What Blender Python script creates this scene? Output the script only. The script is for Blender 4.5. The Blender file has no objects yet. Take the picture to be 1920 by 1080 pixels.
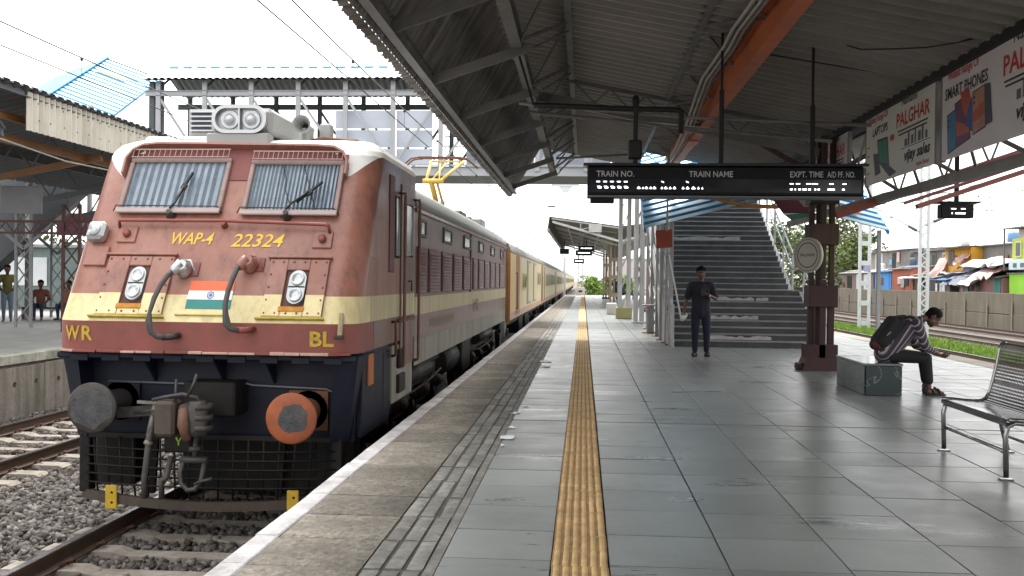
import bpy, math, random
import numpy as np
from mathutils import Vector, Matrix

random.seed(11)
rng = np.random.default_rng(5)
scene = bpy.context.scene
COL = scene.collection
pi = math.pi

# ------------------------------------------------------------------ camera, sky, sun, exposure
def rot_x(a): return Matrix.Rotation(a, 4, 'X')
def rot_y(a): return Matrix.Rotation(a, 4, 'Y')
def rot_z(a): return Matrix.Rotation(a, 4, 'Z')

cam_data = bpy.data.cameras.new('camera')
cam_data.sensor_fit = 'HORIZONTAL'
cam_data.sensor_width = 36.0
cam_data.lens = 36.0 * 1850 / 1920
cam_data.clip_start = 0.05
cam_data.clip_end = 6000
cam = bpy.data.objects.new('camera', cam_data)
COL.objects.link(cam)
cam.matrix_world = (Matrix.Translation((0, 0, 1.48)) @ rot_z(math.atan(134 / 1850))
                    @ rot_x(pi / 2 - math.atan(15 / 1850)) @ rot_z(0.012))
scene.camera = cam

SUN_EL, SUN_AZ = math.radians(58), math.radians(-14)      # azimuth from +Y towards +X
world = bpy.data.worlds.new('World')
scene.world = world
world.use_nodes = True
wn = world.node_tree
wn.nodes.clear()
sky = wn.nodes.new('ShaderNodeTexSky')
sky.sky_type = 'NISHITA'
sky.sun_disc = False
sky.sun_elevation = SUN_EL
sky.sun_rotation = SUN_AZ
sky.dust_density = 4.0
sky.air_density = 1.2
whs = wn.nodes.new('ShaderNodeHueSaturation')
whs.inputs['Saturation'].default_value = 0.16
wmix = wn.nodes.new('ShaderNodeMixRGB')
wmix.inputs['Fac'].default_value = 0.5
wmix.inputs['Color2'].default_value = (11.2, 11.1, 11.0, 1)     # even white cloud cover over the clear sky
wbg = wn.nodes.new('ShaderNodeBackground')
wbg.inputs['Strength'].default_value = 0.13
wout = wn.nodes.new('ShaderNodeOutputWorld')
wn.links.new(sky.outputs[0], whs.inputs['Color'])
wn.links.new(whs.outputs[0], wmix.inputs['Color1'])
wn.links.new(wmix.outputs[0], wbg.inputs['Color'])
wn.links.new(wbg.outputs[0], wout.inputs[0])

sun_data = bpy.data.lights.new('sun', 'SUN')
sun_data.energy = 1.4
sun_data.angle = math.radians(11)
sun_data.color = (1.0, 0.96, 0.9)
sun = bpy.data.objects.new('sun', sun_data)
COL.objects.link(sun)
sun_dir = Vector((math.cos(SUN_EL) * math.sin(SUN_AZ), math.cos(SUN_EL) * math.cos(SUN_AZ), math.sin(SUN_EL)))
sun.rotation_euler = sun_dir.to_track_quat('Z', 'Y').to_euler()
sun.location = (0, 20, 40)

vs = scene.view_settings
vs.view_transform = 'Standard'
vs.look = 'None'
vs.gamma = 1
vs.use_curve_mapping = False
vs.exposure = 1.36
scene.cycles.max_bounces = 7
scene.cycles.diffuse_bounces = 4
scene.cycles.use_denoising = True

# ------------------------------------------------------------------ materials
MATS = {}
def srgb(r, g, b):
    f = lambda c: (c / 255 / 12.92) if c / 255 <= 0.04045 else ((c / 255 + 0.055) / 1.055) ** 2.4
    return (f(r), f(g), f(b))

def M(name, col, rough=0.6, metal=0.0, var=0.18, scale=2.5, bump=0.0, bscale=40, dirt=None, damt=0.0, dscale=1.3,
      streak=False, grime=None, emit=0.0, rand=0.0, spec=0.5, coat=0.0, alpha=None, trans=0.0):
    """procedural paint / stone / metal: base colour, world-space mottling, optional dirt or vertical streaks, fine bump"""
    if name in MATS: return MATS[name]
    m = bpy.data.materials.new(name)
    m.use_nodes = True
    nt = m.node_tree
    b = nt.nodes['Principled BSDF']
    L = nt.links.new
    b.inputs['Roughness'].default_value = rough
    b.inputs['Metallic'].default_value = metal
    b.inputs['Specular IOR Level'].default_value = spec
    if coat: b.inputs['Coat Weight'].default_value = coat; b.inputs['Coat Roughness'].default_value = 0.15
    if trans: b.inputs['Transmission Weight'].default_value = trans
    if alpha is not None: b.inputs['Alpha'].default_value = alpha
    geo = nt.nodes.new('ShaderNodeNewGeometry')
    n1 = nt.nodes.new('ShaderNodeTexNoise')
    n1.inputs['Scale'].default_value = scale
    n1.inputs['Detail'].default_value = 7
    n1.inputs['Roughness'].default_value = 0.62
    L(geo.outputs['Position'], n1.inputs['Vector'])
    mr = nt.nodes.new('ShaderNodeMapRange')
    mr.inputs[1].default_value = 0.25; mr.inputs[2].default_value = 0.75
    mr.inputs[3].default_value = 1 - var; mr.inputs[4].default_value = 1 + var
    L(n1.outputs['Fac'], mr.inputs[0])
    fac = mr.outputs[0]
    if rand:
        oi = nt.nodes.new('ShaderNodeObjectInfo')
        m2 = nt.nodes.new('ShaderNodeMapRange')
        m2.inputs[3].default_value = 1 - rand; m2.inputs[4].default_value = 1 + rand
        L(oi.outputs['Random'], m2.inputs[0])
        mu = nt.nodes.new('ShaderNodeMath'); mu.operation = 'MULTIPLY'
        L(fac, mu.inputs[0]); L(m2.outputs[0], mu.inputs[1])
        fac = mu.outputs[0]
    vm = nt.nodes.new('ShaderNodeVectorMath'); vm.operation = 'SCALE'
    vm.inputs[0].default_value = col
    L(fac, vm.inputs['Scale'])
    out = vm.outputs[0]
    if dirt is not None:
        mp = nt.nodes.new('ShaderNodeMapping')
        if streak: mp.inputs['Scale'].default_value = (0.09, 1, 0.09) if streak == 'y' else (1, 1, 0.09)
        L(geo.outputs['Position'], mp.inputs['Vector'])
        n2 = nt.nodes.new('ShaderNodeTexNoise')
        n2.inputs['Scale'].default_value = dscale * (6 if streak else 1)
        n2.inputs['Detail'].default_value = 8
        n2.inputs['Roughness'].default_value = 0.7
        L(mp.outputs[0], n2.inputs['Vector'])
        r2 = nt.nodes.new('ShaderNodeMapRange')
        r2.inputs[1].default_value = 0.42; r2.inputs[2].default_value = 0.72
        r2.inputs[3].default_value = 0; r2.inputs[4].default_value = damt
        L(n2.outputs['Fac'], r2.inputs[0])
        mx = nt.nodes.new('ShaderNodeMixRGB')
        mx.inputs['Color2'].default_value = (*dirt, 1)
        L(r2.outputs[0], mx.inputs['Fac']); L(out, mx.inputs['Color1'])
        out = mx.outputs[0]
    if grime is not None:          # thin vertical run-off streaks and soot: (colour, amount, scale)
        mp = nt.nodes.new('ShaderNodeMapping'); mp.inputs['Scale'].default_value = (1, 1, 0.07)
        L(geo.outputs['Position'], mp.inputs['Vector'])
        n4 = nt.nodes.new('ShaderNodeTexNoise'); n4.inputs['Scale'].default_value = grime[2]; n4.inputs['Detail'].default_value = 9; n4.inputs['Roughness'].default_value = 0.75
        L(mp.outputs[0], n4.inputs['Vector'])
        r4 = nt.nodes.new('ShaderNodeMapRange'); r4.inputs[1].default_value = 0.48; r4.inputs[2].default_value = 0.72; r4.inputs[3].default_value = 0; r4.inputs[4].default_value = grime[1]
        L(n4.outputs['Fac'], r4.inputs[0])
        m4 = nt.nodes.new('ShaderNodeMixRGB'); m4.inputs['Color2'].default_value = (*grime[0], 1)
        L(r4.outputs[0], m4.inputs['Fac']); L(out, m4.inputs['Color1'])
        out = m4.outputs[0]
    L(out, b.inputs['Base Color'])
    rr = nt.nodes.new('ShaderNodeMapRange')
    rr.inputs[3].default_value = max(0.03, rough - 0.12); rr.inputs[4].default_value = min(1, rough + 0.12)
    L(n1.outputs['Fac'], rr.inputs[0]); L(rr.outputs[0], b.inputs['Roughness'])
    if bump:
        n3 = nt.nodes.new('ShaderNodeTexNoise')
        n3.inputs['Scale'].default_value = bscale
        n3.inputs['Detail'].default_value = 5
        L(geo.outputs['Position'], n3.inputs['Vector'])
        bp = nt.nodes.new('ShaderNodeBump')
        bp.inputs['Strength'].default_value = bump
        bp.inputs['Distance'].default_value = 0.02
        L(n3.outputs['Fac'], bp.inputs['Height']); L(bp.outputs[0], b.inputs['Normal'])
    if emit:
        b.inputs['Emission Color'].default_value = (*col, 1)
        b.inputs['Emission Strength'].default_value = emit
    MATS[name] = m
    return m

# ------------------------------------------------------------------ mesh builder
def unit(v): return Vector(v).normalized()
def frame_for(d, up=(0, 0, 1)):
    d = unit(d); u = Vector(up)
    if abs(d.dot(u)) > 0.98: u = Vector((0, 1, 0)) if abs(d.y) < 0.9 else Vector((1, 0, 0))
    s = d.cross(u).normalized()
    return d, s, s.cross(d).normalized()

class MB:
    def __init__(s): s.v = []; s.f = []; s.sm = []; s.mi = []
    def add(s, vs, fs, smooth=False, mi=0):
        o = len(s.v)
        s.v += [tuple(p) for p in vs]
        s.f += [tuple(i + o for i in f) for f in fs]
        s.sm += [smooth] * len(fs); s.mi += [mi] * len(fs)
        return s
    def box(s, x0, x1, y0, y1, z0, z1, mi=0):
        return s.add([(x0,y0,z0),(x1,y0,z0),(x1,y1,z0),(x0,y1,z0),(x0,y0,z1),(x1,y0,z1),(x1,y1,z1),(x0,y1,z1)],
                     [(0,3,2,1),(4,5,6,7),(0,1,5,4),(1,2,6,5),(2,3,7,6),(3,0,4,7)], False, mi)
    def bbox(s, x0, x1, y0, y1, z0, z1, c=0.01, mi=0):
        """box with chamfered edges"""
        pts = []; idx = {}
        X = (x0, x1); Y = (y0, y1); Z = (z0, z1); sg = (1, -1)
        for i in (0,1):
            for j in (0,1):
                for k in (0,1):
                    for a in range(3):
                        p = [X[i], Y[j], Z[k]]
                        for q, e in enumerate((i, j, k)):
                            if q != a: p[q] += sg[e] * c
                        idx[(i,j,k,a)] = len(pts); pts.append(p)
        fs = []
        g = lambda i,j,k,a: idx[(i,j,k,a)]
        for i in (0,1): fs.append([g(i,0,0,0),g(i,1,0,0),g(i,1,1,0),g(i,0,1,0)][::(-1 if i==0 else 1)])
        for j in (0,1): fs.append([g(0,j,0,1),g(1,j,0,1),g(1,j,1,1),g(0,j,1,1)][::(1 if j==0 else -1)])
        for k in (0,1): fs.append([g(0,0,k,2),g(1,0,k,2),g(1,1,k,2),g(0,1,k,2)][::(-1 if k==0 else 1)])
        for j in (0,1):
            for k in (0,1): fs.append([g(0,j,k,1),g(1,j,k,1),g(1,j,k,2),g(0,j,k,2)][::(1 if j!=k else -1)])
        for i in (0,1):
            for k in (0,1): fs.append([g(i,0,k,0),g(i,1,k,0),g(i,1,k,2),g(i,0,k,2)][::(1 if i==k else -1)])
        for i in (0,1):
            for j in (0,1): fs.append([g(i,j,0,0),g(i,j,1,0),g(i,j,1,1),g(i,j,0,1)][::(1 if i!=j else -1)])
        for i in (0,1):
            for j in (0,1):
                for k in (0,1): fs.append([g(i,j,k,0),g(i,j,k,1),g(i,j,k,2)][::(1 if (i+j+k)%2 else -1)])
        return s.add(pts, fs, False, mi)
    def bar(s, p, q, w, h, up=(0, 0, 1), mi=0):
        p = Vector(p); q = Vector(q)
        d, a, b = frame_for(q - p, up)
        vs = []
        for e in (p, q):
            for sx, sy in ((-1,-1),(1,-1),(1,1),(-1,1)): vs.append(e + a * (sx * w / 2) + b * (sy * h / 2))
        return s.add(vs, [(0,1,2,3),(7,6,5,4),(0,4,5,1),(1,5,6,2),(2,6,7,3),(3,7,4,0)], False, mi)
    def angle(s, p, q, w, t=0.008, up=(0, 0, 1), fl=1):
        """L-section"""
        p = Vector(p); q = Vector(q)
        d, a, b = frame_for(q - p, up)
        s.bar(p - b * (w / 2), q - b * (w / 2), w, t, up)
        return s.bar(p + a * (fl * (w / 2 - t / 2)) + b * t, q + a * (fl * (w / 2 - t / 2)) + b * t, t, w, up)
    def ibeam(s, p, q, w, h, tf=0.012, up=(0, 0, 1)):
        p = Vector(p); q = Vector(q)
        d, a, b = frame_for(q - p, up)
        s.bar(p + b * (h / 2 - tf / 2), q + b * (h / 2 - tf / 2), w, tf, up)
        s.bar(p - b * (h / 2 - tf / 2), q - b * (h / 2 - tf / 2), w, tf, up)
        return s.bar(p, q, tf, h - 2 * tf, up)
    def tube(s, pts, r, n=8, cap=True, smooth=True, mi=0):
        pts = [Vector(p) for p in pts]
        rs = r if isinstance(r, (list, tuple)) else [r] * len(pts)
        vs = []; fs = []
        t0 = unit(pts[1] - pts[0])
        _, a, b = frame_for(t0)
        for i, p in enumerate(pts):
            if i == 0: t = pts[1] - pts[0]
            elif i == len(pts) - 1: t = pts[-1] - pts[-2]
            else: t = (pts[i + 1] - pts[i]).normalized() + (pts[i] - pts[i - 1]).normalized()
            t = unit(t)
            a = (a - t * a.dot(t)).normalized(); b = t.cross(a)
            for k in range(n):
                th = 2 * pi * k / n
                vs.append(p + (a * math.cos(th) + b * math.sin(th)) * rs[i])
        for i in range(len(pts) - 1):
            for k in range(n):
                k2 = (k + 1) % n
                fs.append((i*n+k, i*n+k2, (i+1)*n+k2, (i+1)*n+k))
        s.add(vs, fs, smooth, mi)
        if cap:
            o = len(s.v) - len(vs); e = len(s.v) - n
            s.f += [tuple(range(o, o + n))[::-1], tuple(range(e, e + n))]; s.sm += [False] * 2; s.mi += [mi] * 2
        return s
    def cyl(s, p, q, r, n=16, mi=0, r2=None):
        return s.tube([p, q], [r, r if r2 is None else r2], n, True, True, mi)
    def lathe(s, prof, c, axis=(0, 0, 1), n=24, smooth=True, mi=0, cap=True):
        """prof: (radius, height along axis)"""
        d, a, b = frame_for(axis); c = Vector(c)
        vs = []; fs = []
        for (r, h) in prof:
            for k in range(n):
                th = 2 * pi * k / n
                vs.append(c + d * h + (a * math.cos(th) + b * math.sin(th)) * r)
        for i in range(len(prof) - 1):
            for k in range(n):
                k2 = (k + 1) % n
                fs.append((i*n+k, i*n+k2, (i+1)*n+k2, (i+1)*n+k))
        s.add(vs, fs, smooth, mi)
        o = len(s.v) - len(vs)
        for i, fl in ((0, -1), (len(prof) - 1, 1)):
            if prof[i][0] > 1e-4 and cap: s.f.append(tuple(range(o + i*n, o + (i+1)*n))[::fl]); s.sm.append(False); s.mi.append(mi)
        return s
    def prism(s, poly, a, b, axis='y', mi=0):
        """poly: 2-D outline; axis y: (x,z) points from y=a to y=b; axis x: (y,z); axis z: (x,y)"""
        n = len(poly)
        def P(u, v, w): return (u, w, v) if axis == 'y' else ((w, u, v) if axis == 'x' else (u, v, w))
        vs = [P(u, v, a) for u, v in poly] + [P(u, v, b) for u, v in poly]
        fs = [tuple(range(n)), tuple(range(2 * n - 1, n - 1, -1))]
        for i in range(n):
            j = (i + 1) % n
            fs.append((i, i + n, j + n, j))
        return s.add(vs, fs, False, mi)
    def quad(s, a, b, c, d, mi=0): return s.add([a, b, c, d], [(0, 1, 2, 3)], False, mi)
    def slab(s, a, b, c, d, t, mi=0):
        """a quad with thickness t along its normal"""
        a, b, c, d = map(Vector, (a, b, c, d))
        n = (b - a).cross(d - a).normalized() * t
        vs = [a, b, c, d, a - n, b - n, c - n, d - n]
        return s.add(vs, [(0,1,2,3),(7,6,5,4),(0,4,5,1),(1,5,6,2),(2,6,7,3),(3,7,4,0)], False, mi)
    def corr(s, o, u, v, lu, lv, pitch, depth, t=0.004, trap=False, sub=4, wob=0.0, mi=0, mi2=None):
        """corrugated sheet: waves along u (length lu), straight along v (length lv), with thickness"""
        o = Vector(o); u = unit(u); v = unit(v); n = u.cross(v).normalized()
        if trap:
            xs = []; hs = []
            k = 0
            while k * pitch < lu:
                for fr, h in ((0, 0), (0.55, 0), (0.68, 1), (0.87, 1)):
                    x = (k + fr) * pitch
                    if x <= lu: xs.append(x); hs.append(h * depth)
                k += 1
            xs.append(lu); hs.append(0)
        else:
            m = max(2, int(lu / pitch * sub))
            xs = [lu * i / m for i in range(m + 1)]
            hs = [depth * 0.5 * (1 + math.sin(2 * pi * x / pitch)) for x in xs]
        vs = []
        for x, h in zip(xs, hs):
            w = random.uniform(-wob, wob)
            for l, sh in ((0, 0), (lv + w, 0), (0, t), (lv + w, t)): vs.append(o + u * x + v * l + n * (h + sh))
        fs = []; mis = []
        for i in range(len(xs) - 1):
            A = 4 * i; B = 4 * (i + 1)
            fs += [(A, A+1, B+1, B), (A+2, B+2, B+3, A+3), (A, B, B+2, A+2), (A+1, A+3, B+3, B+1)]
            mm = mi if mi2 is None else (mi2 if hs[i] + hs[i+1] > 0.6 * depth else mi)
            mis += [mm] * 4
        s.add(vs, fs, False, mi)
        s.mi[-len(fs):] = mis
        return s
    def text(s, txt, o, right, up, size, bold=0.0, shear=0.0, width=None, align='LEFT', off=0.0, depth=0.0, mi=0):
        cu = bpy.data.curves.new('t', 'FONT')
        cu.body = txt; cu.size = 1.0; cu.offset = bold; cu.shear = shear; cu.align_x = align
        cu.resolution_u = 2; cu.extrude = depth / size if depth else 0
        ob = bpy.data.objects.new('t', cu); COL.objects.link(ob)
        dg = bpy.context.evaluated_depsgraph_get()
        me = bpy.data.meshes.new_from_object(ob.evaluated_get(dg))
        right = unit(right); up = unit(up); nn = right.cross(up); o = Vector(o)
        xs = [v.co.x for v in me.vertices]
        kx = size
        if width and xs: kx = width / (max(xs) - min(xs))
        x0 = min(xs) if (width and align == 'LEFT') else 0
        vs = [o + right * ((v.co.x - x0) * kx) + up * (v.co.y * size) + nn * (off + v.co.z * size) for v in me.vertices]
        s.add(vs, [tuple(p.vertices) for p in me.polygons], False, mi)
        bpy.data.objects.remove(ob); bpy.data.curves.remove(cu); bpy.data.meshes.remove(me)
        return s
    def xf(s, m):
        s.v = [tuple(m @ Vector(p)) for p in s.v]
        return s
    def mesh(s, name, mats):
        me = bpy.data.meshes.new(name)
        me.from_pydata(s.v, [], s.f)
        for m in (mats if isinstance(mats, (list, tuple)) else [mats]): me.materials.append(m)
        me.polygons.foreach_set('use_smooth', s.sm)
        me.polygons.foreach_set('material_index', s.mi)
        me.update()
        return me
    def build(s, name, mats, parent=None, **kw):
        """link as one object; coordinates are world ones unless the parent is still at the origin"""
        if parent is not None:
            w = wloc(parent)
            if w.length > 0: s.v = [(p[0] - w.x, p[1] - w.y, p[2] - w.z) for p in s.v]
        o = bpy.data.objects.new(name, s.mesh(name, mats))
        COL.objects.link(o)
        if parent is not None: o.parent = parent
        if kw: tag(o, **kw)
        return o

def build_each(mb, name, mats, parent):
    """every loose piece of the builder as an object of its own"""
    par = list(range(len(mb.v)))
    def find(a):
        while par[a] != a: par[a] = par[par[a]]; a = par[a]
        return a
    for f in mb.f:
        r = find(f[0])
        for q in f[1:]: par[find(q)] = r
    groups = {}
    for i, f in enumerate(mb.f): groups.setdefault(find(f[0]), []).append(i)
    out = []
    for fi in groups.values():
        ids = sorted({q for i in fi for q in mb.f[i]}); ix = {q: k for k, q in enumerate(ids)}
        c = MB()
        c.v = [mb.v[q] for q in ids]; c.f = [tuple(ix[q] for q in mb.f[i]) for i in fi]
        c.sm = [mb.sm[i] for i in fi]; c.mi = [mb.mi[i] for i in fi]
        out.append(c.build(name, mats, parent))
    return out

def wloc(o):
    w = Vector((0, 0, 0))
    while o is not None: w += o.location; o = o.parent
    return w
def tag(o, label=None, cat=None, group=None, kind=None):
    if label: o['label'] = label
    if cat: o['category'] = cat
    if group: o['group'] = group
    if kind: o['kind'] = kind
    return o
def empty(name, loc=(0, 0, 0), **kw):
    o = bpy.data.objects.new(name, None)
    o.empty_display_size = 0.2
    o.location = loc
    COL.objects.link(o)
    return tag(o, **kw)
def inst(name, me, loc, parent=None, rz=0.0, scale=None):
    o = bpy.data.objects.new(name, me)
    COL.objects.link(o)
    if parent is not None:
        w = wloc(parent); o.parent = parent
        o.location = Vector(loc) - w
    else: o.location = loc
    if rz: o.rotation_euler.z = rz
    if scale is not None: o.scale = scale
    return o
def copy_tree(o, parent=None):
    c = o.copy(); COL.objects.link(c); c.parent = parent
    for ch in list(o.children): copy_tree(ch, c)
    return c
# ------------------------------------------------------------------ setting: ground, platforms, tracks
RAIL = -0.93                     # top of rail; platform top is z = 0
SLP = RAIL - 0.165               # sleeper top at the rail seat
T1, T2 = -3.73, -8.33            # track centres left of the platform
T3, T4, T5 = 12.65, 18.05, 22.3  # track centres right of it
EDGE = -1.866

m_ground = M('dry_earth', (0.16, 0.13, 0.095), 0.95, var=0.35, scale=0.6, dirt=(0.07, 0.10, 0.03), damt=0.8, dscale=0.25)
MB().add([(-1500, -60, -1.32), (1500, -60, -1.32), (1500, 3000, -1.32), (-1500, 3000, -1.32)], [(0, 1, 2, 3)]).build('ground', m_ground, kind='structure')

def ballast_material():
    m = bpy.data.materials.new('ballast'); m.use_nodes = True
    nt = m.node_tree; b = nt.nodes['Principled BSDF']; L = nt.links.new
    geo = nt.nodes.new('ShaderNodeNewGeometry')
    vo = nt.nodes.new('ShaderNodeTexVoronoi'); vo.inputs['Scale'].default_value = 17
    L(geo.outputs['Position'], vo.inputs['Vector'])
    cr = nt.nodes.new('ShaderNodeValToRGB')
    cr.color_ramp.elements[0].color = (0.06, 0.052, 0.045, 1); cr.color_ramp.elements[1].color = (0.24, 0.22, 0.2, 1)
    sp = nt.nodes.new('ShaderNodeSeparateColor'); L(vo.outputs['Color'], sp.inputs[0])
    L(sp.outputs[0], cr.inputs[0]); L(cr.outputs[0], b.inputs['Base Color'])
    bp = nt.nodes.new('ShaderNodeBump'); bp.inputs['Strength'].default_value = 1; bp.inputs['Distance'].default_value = 0.04; bp.invert = True
    L(vo.outputs['Distance'], bp.inputs['Height']); L(bp.outputs[0], b.inputs['Normal'])
    b.inputs['Roughness'].default_value = 0.95
    return m
m_ballast = ballast_material()
MB().box(-10.25, -1.8, -34, 420, -1.31, -1.20).build('ballast_bed', m_ballast, kind='structure')
MB().box(7.85, 24.3, -34, 420, -1.31, -1.13).build('ballast_bed', m_ballast, kind='structure')

# --- island platform
m_conc = M('platform_concrete', (0.27, 0.25, 0.22), 0.9, var=0.25, bump=0.4, bscale=25, dirt=(0.08, 0.08, 0.06), damt=0.7)
m_wallc = M('platform_wall', (0.24, 0.22, 0.2), 0.92, var=0.25, bump=0.5, bscale=12, dirt=(0.05, 0.055, 0.04), damt=0.85, streak=True, dscale=0.5)
m_tile = M('kota_stone', (0.238, 0.258, 0.246), 0.33, var=0.20, scale=2.2, bump=0.10, bscale=7, dirt=(0.140, 0.150, 0.145), damt=0.75, dscale=1.1, rand=0.16)
def add_wet_stains(m):
    """dark, glossier damp streaks lying across the flags"""
    nt = m.node_tree; L = nt.links.new; b = nt.nodes['Principled BSDF']
    g = nt.nodes.new('ShaderNodeNewGeometry'); mp = nt.nodes.new('ShaderNodeMapping'); mp.inputs['Scale'].default_value = (0.42, 1.5, 1)
    L(g.outputs['Position'], mp.inputs['Vector'])
    n = nt.nodes.new('ShaderNodeTexNoise'); n.inputs['Scale'].default_value = 1.25; n.inputs['Detail'].default_value = 9; n.inputs['Roughness'].default_value = 0.68; n.inputs['Distortion'].default_value = 0.4
    L(mp.outputs[0], n.inputs['Vector'])
    r = nt.nodes.new('ShaderNodeMapRange'); r.inputs[1].default_value = 0.575; r.inputs[2].default_value = 0.66; r.inputs[3].default_value = 0; r.inputs[4].default_value = 0.72
    L(n.outputs['Fac'], r.inputs[0])
    src = b.inputs['Base Color'].links[0].from_socket; mx = nt.nodes.new('ShaderNodeMixRGB'); mx.inputs['Color2'].default_value = (0.055, 0.058, 0.056, 1)
    L(r.outputs[0], mx.inputs['Fac']); L(src, mx.inputs['Color1']); L(mx.outputs[0], b.inputs['Base Color'])
    rs = b.inputs['Roughness'].links[0].from_socket; m2 = nt.nodes.new('ShaderNodeMixRGB'); m2.inputs['Color2'].default_value = (0.14, 0.14, 0.14, 1)
    L(r.outputs[0], m2.inputs['Fac']); L(rs, m2.inputs['Color1']); L(m2.outputs[0], b.inputs['Roughness'])
add_wet_stains(m_tile)
m_white = M('edge_white_paint', (0.50, 0.49, 0.50), 0.8, var=0.14, scale=7, bump=0.6, bscale=30, dirt=(0.17, 0.16, 0.15), damt=0.85, dscale=3.6, rand=0.10)
m_pave = M('rough_paver', (0.225, 0.203, 0.168), 0.9, var=0.75, scale=24, bump=1.0, bscale=30, dirt=(0.085, 0.075, 0.058), damt=0.85, dscale=3.0, rand=0.22)
m_block = M('paver_block', (0.27, 0.265, 0.24), 0.8, var=0.4, scale=14, bump=0.6, bscale=35, dirt=(0.10, 0.093, 0.075), damt=0.8, dscale=3.4, rand=0.25)
m_tact = M('yellow_tactile', (0.66, 0.455, 0.20), 0.6, var=0.16, scale=7, dirt=(0.16, 0.09, 0.035), damt=0.6, dscale=5.0, rand=0.11)
m_tactb = M('tactile_grime_shade', (0.43, 0.25, 0.105), 0.8, var=0.3, scale=14, dirt=(0.07, 0.045, 0.025), damt=0.6, dscale=6)  # dirt and groove shade between the bars, both put into this colour
m_joint = M('dark_joint', (0.065, 0.06, 0.052), 0.95, var=0.3)

PEND = 104.0
plat = MB()
plat.prism([(EDGE + 0.07, -1.3), (7.72, -1.3), (7.72, -0.04), (EDGE + 0.07, -0.04)], -34, PEND)
platform = plat.build('platform', m_joint, kind='structure')
MB().box(EDGE, 7.30, -34, 3.3, -0.039, -0.004).build('rear_floor', m_tile, platform)
MB().box(EDGE + 0.045, EDGE + 0.066, -34, PEND, -1.3, -0.12).build('edge_wall', m_wallc, platform)
MB().box(7.724, 7.745, -34, PEND, -1.3, -0.12).build('edge_wall', m_wallc, platform)

# rows of 0.62 m flags, with the dark expansion joint that crosses the platform at y = 10.4
rows = []
y = 4.555 - 0.62 * 2
while y < 10.0: rows.append((y, y + 0.62)); y += 0.62
rows.append((y, 10.375)); y = 10.425
while y < 100: rows.append((y, y + 0.62)); y += 0.62
cols = [(-0.735, -0.150)] + [(0.150, 0.775)] + [(0.155 + 0.62 * k, 0.155 + 0.62 * (k + 1)) for k in range(1, 11)] + [(6.975, 7.30)]
tile_me = {}
def tile_mesh(w, l, mat, h=0.03, c=0.0012, nm='floor_tile', gap=0.0055):
    k = (round(w, 3), round(l, 3), mat.name)
    if k not in tile_me:
        tile_me[k] = MB().bbox(-w/2 + gap, w/2 - gap, -l/2 + gap, l/2 - gap, -h, 0, c).mesh(nm, mat)
    return tile_me[k]
far_tiles = MB()
n_t = 0
r_t = random.Random(77)
coff = [r_t.uniform(-.05, .05) for _ in cols]
def row_edge(y, ci):                 # joints wander a little from column to column, but not at the expansion joint
    return y if 10.3 < y < 10.5 else y + coff[ci] + 0.007 * math.sin(37.7 * y + 5.1 * ci)
for (ya, yb) in rows:
    for ci, (x0, x1) in enumerate(cols):
        y0, y1 = row_edge(ya, ci), row_edge(yb, ci)
        if n_t < 300 and not (y0 < 7 and x0 > 2.6) and y0 > 3.9:
            o = inst('floor_tile', tile_mesh(x1 - x0, 0.62, m_tile), ((x0 + x1) / 2, (y0 + y1) / 2, random.uniform(-0.0016, 0.0016)), platform, scale=(1, (y1 - y0) / 0.62, 1))
            o.rotation_euler = (random.uniform(-0.003, 0.003), random.uniform(-0.003, 0.003), random.uniform(-0.003, 0.003))
            n_t += 1
        else:
            dz = random.uniform(-0.0016, 0.0016); g = 0.0055
            far_tiles.add([(x0 + g, y0 + g, dz), (x1 - g, y0 + g, dz + random.uniform(-.001, .001)), (x1 - g, y1 - g, dz), (x0 + g, y1 - g, dz),
                           (x0 + g, y0 + g, -.03), (x1 - g, y0 + g, -.03), (x1 - g, y1 - g, -.03), (x0 + g, y1 - g, -.03)],
                          [(0, 1, 2, 3), (0, 4, 5, 1), (1, 5, 6, 2), (2, 6, 7, 3), (3, 7, 4, 0)])
o = far_tiles.build('floor_tiles', m_tile, platform, kind='stuff')
MB().box(7.305, 7.80, -6, PEND, -0.13, 0.004).build('edge_strip', M('right_edge_stone', (0.42, 0.38, 0.32), 0.85, var=0.2, dirt=(0.2, 0.17, 0.13), damt=0.6, bump=0.3), platform)

# yellow tactile line: 0.30 m tiles with five ribbed bars each
tm = MB()
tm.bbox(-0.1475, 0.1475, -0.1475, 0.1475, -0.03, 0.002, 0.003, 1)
for k in range(6):
    cx = -0.1225 + 0.049 * k; n = 24
    vs = []; fs = []
    for i in range(n + 1):
        yy = -0.143 + 0.286 * i / n
        h = 0.0105 if (i % 2) else 0.0078
        if i in (0, n): h = 0.002
        vs += [(cx - 0.0155, yy, 0.0019), (cx - 0.0105, yy, h), (cx + 0.0105, yy, h), (cx + 0.0155, yy, 0.0019)]
    for i in range(n):
        for q in range(3): fs.append((4*i+q, 4*i+q+1, 4*i+4+q+1, 4*i+4+q))
    tm.add(vs, fs, True)
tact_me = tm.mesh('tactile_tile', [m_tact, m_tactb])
y = 3.9; n_y = 0
while y < 33:
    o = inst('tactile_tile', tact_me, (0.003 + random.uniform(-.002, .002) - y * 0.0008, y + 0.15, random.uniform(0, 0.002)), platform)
    o.rotation_euler = (random.uniform(-.004, .004), random.uniform(-.004, .004), random.uniform(-0.012, 0.012))
    y += 0.3002
fb = MB()
while y < 101:
    dx = 0.003 - y * 0.0008
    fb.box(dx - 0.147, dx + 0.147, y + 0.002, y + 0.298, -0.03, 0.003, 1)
    for k in range(6): fb.box(dx - 0.137 + 0.049 * k, dx - 0.108 + 0.049 * k, y + 0.006, y + 0.294, 0.0028, 0.007)
    y += 0.3
fb.build('tactile_line', [m_tact, m_tactb], platform, kind='stuff')

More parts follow.
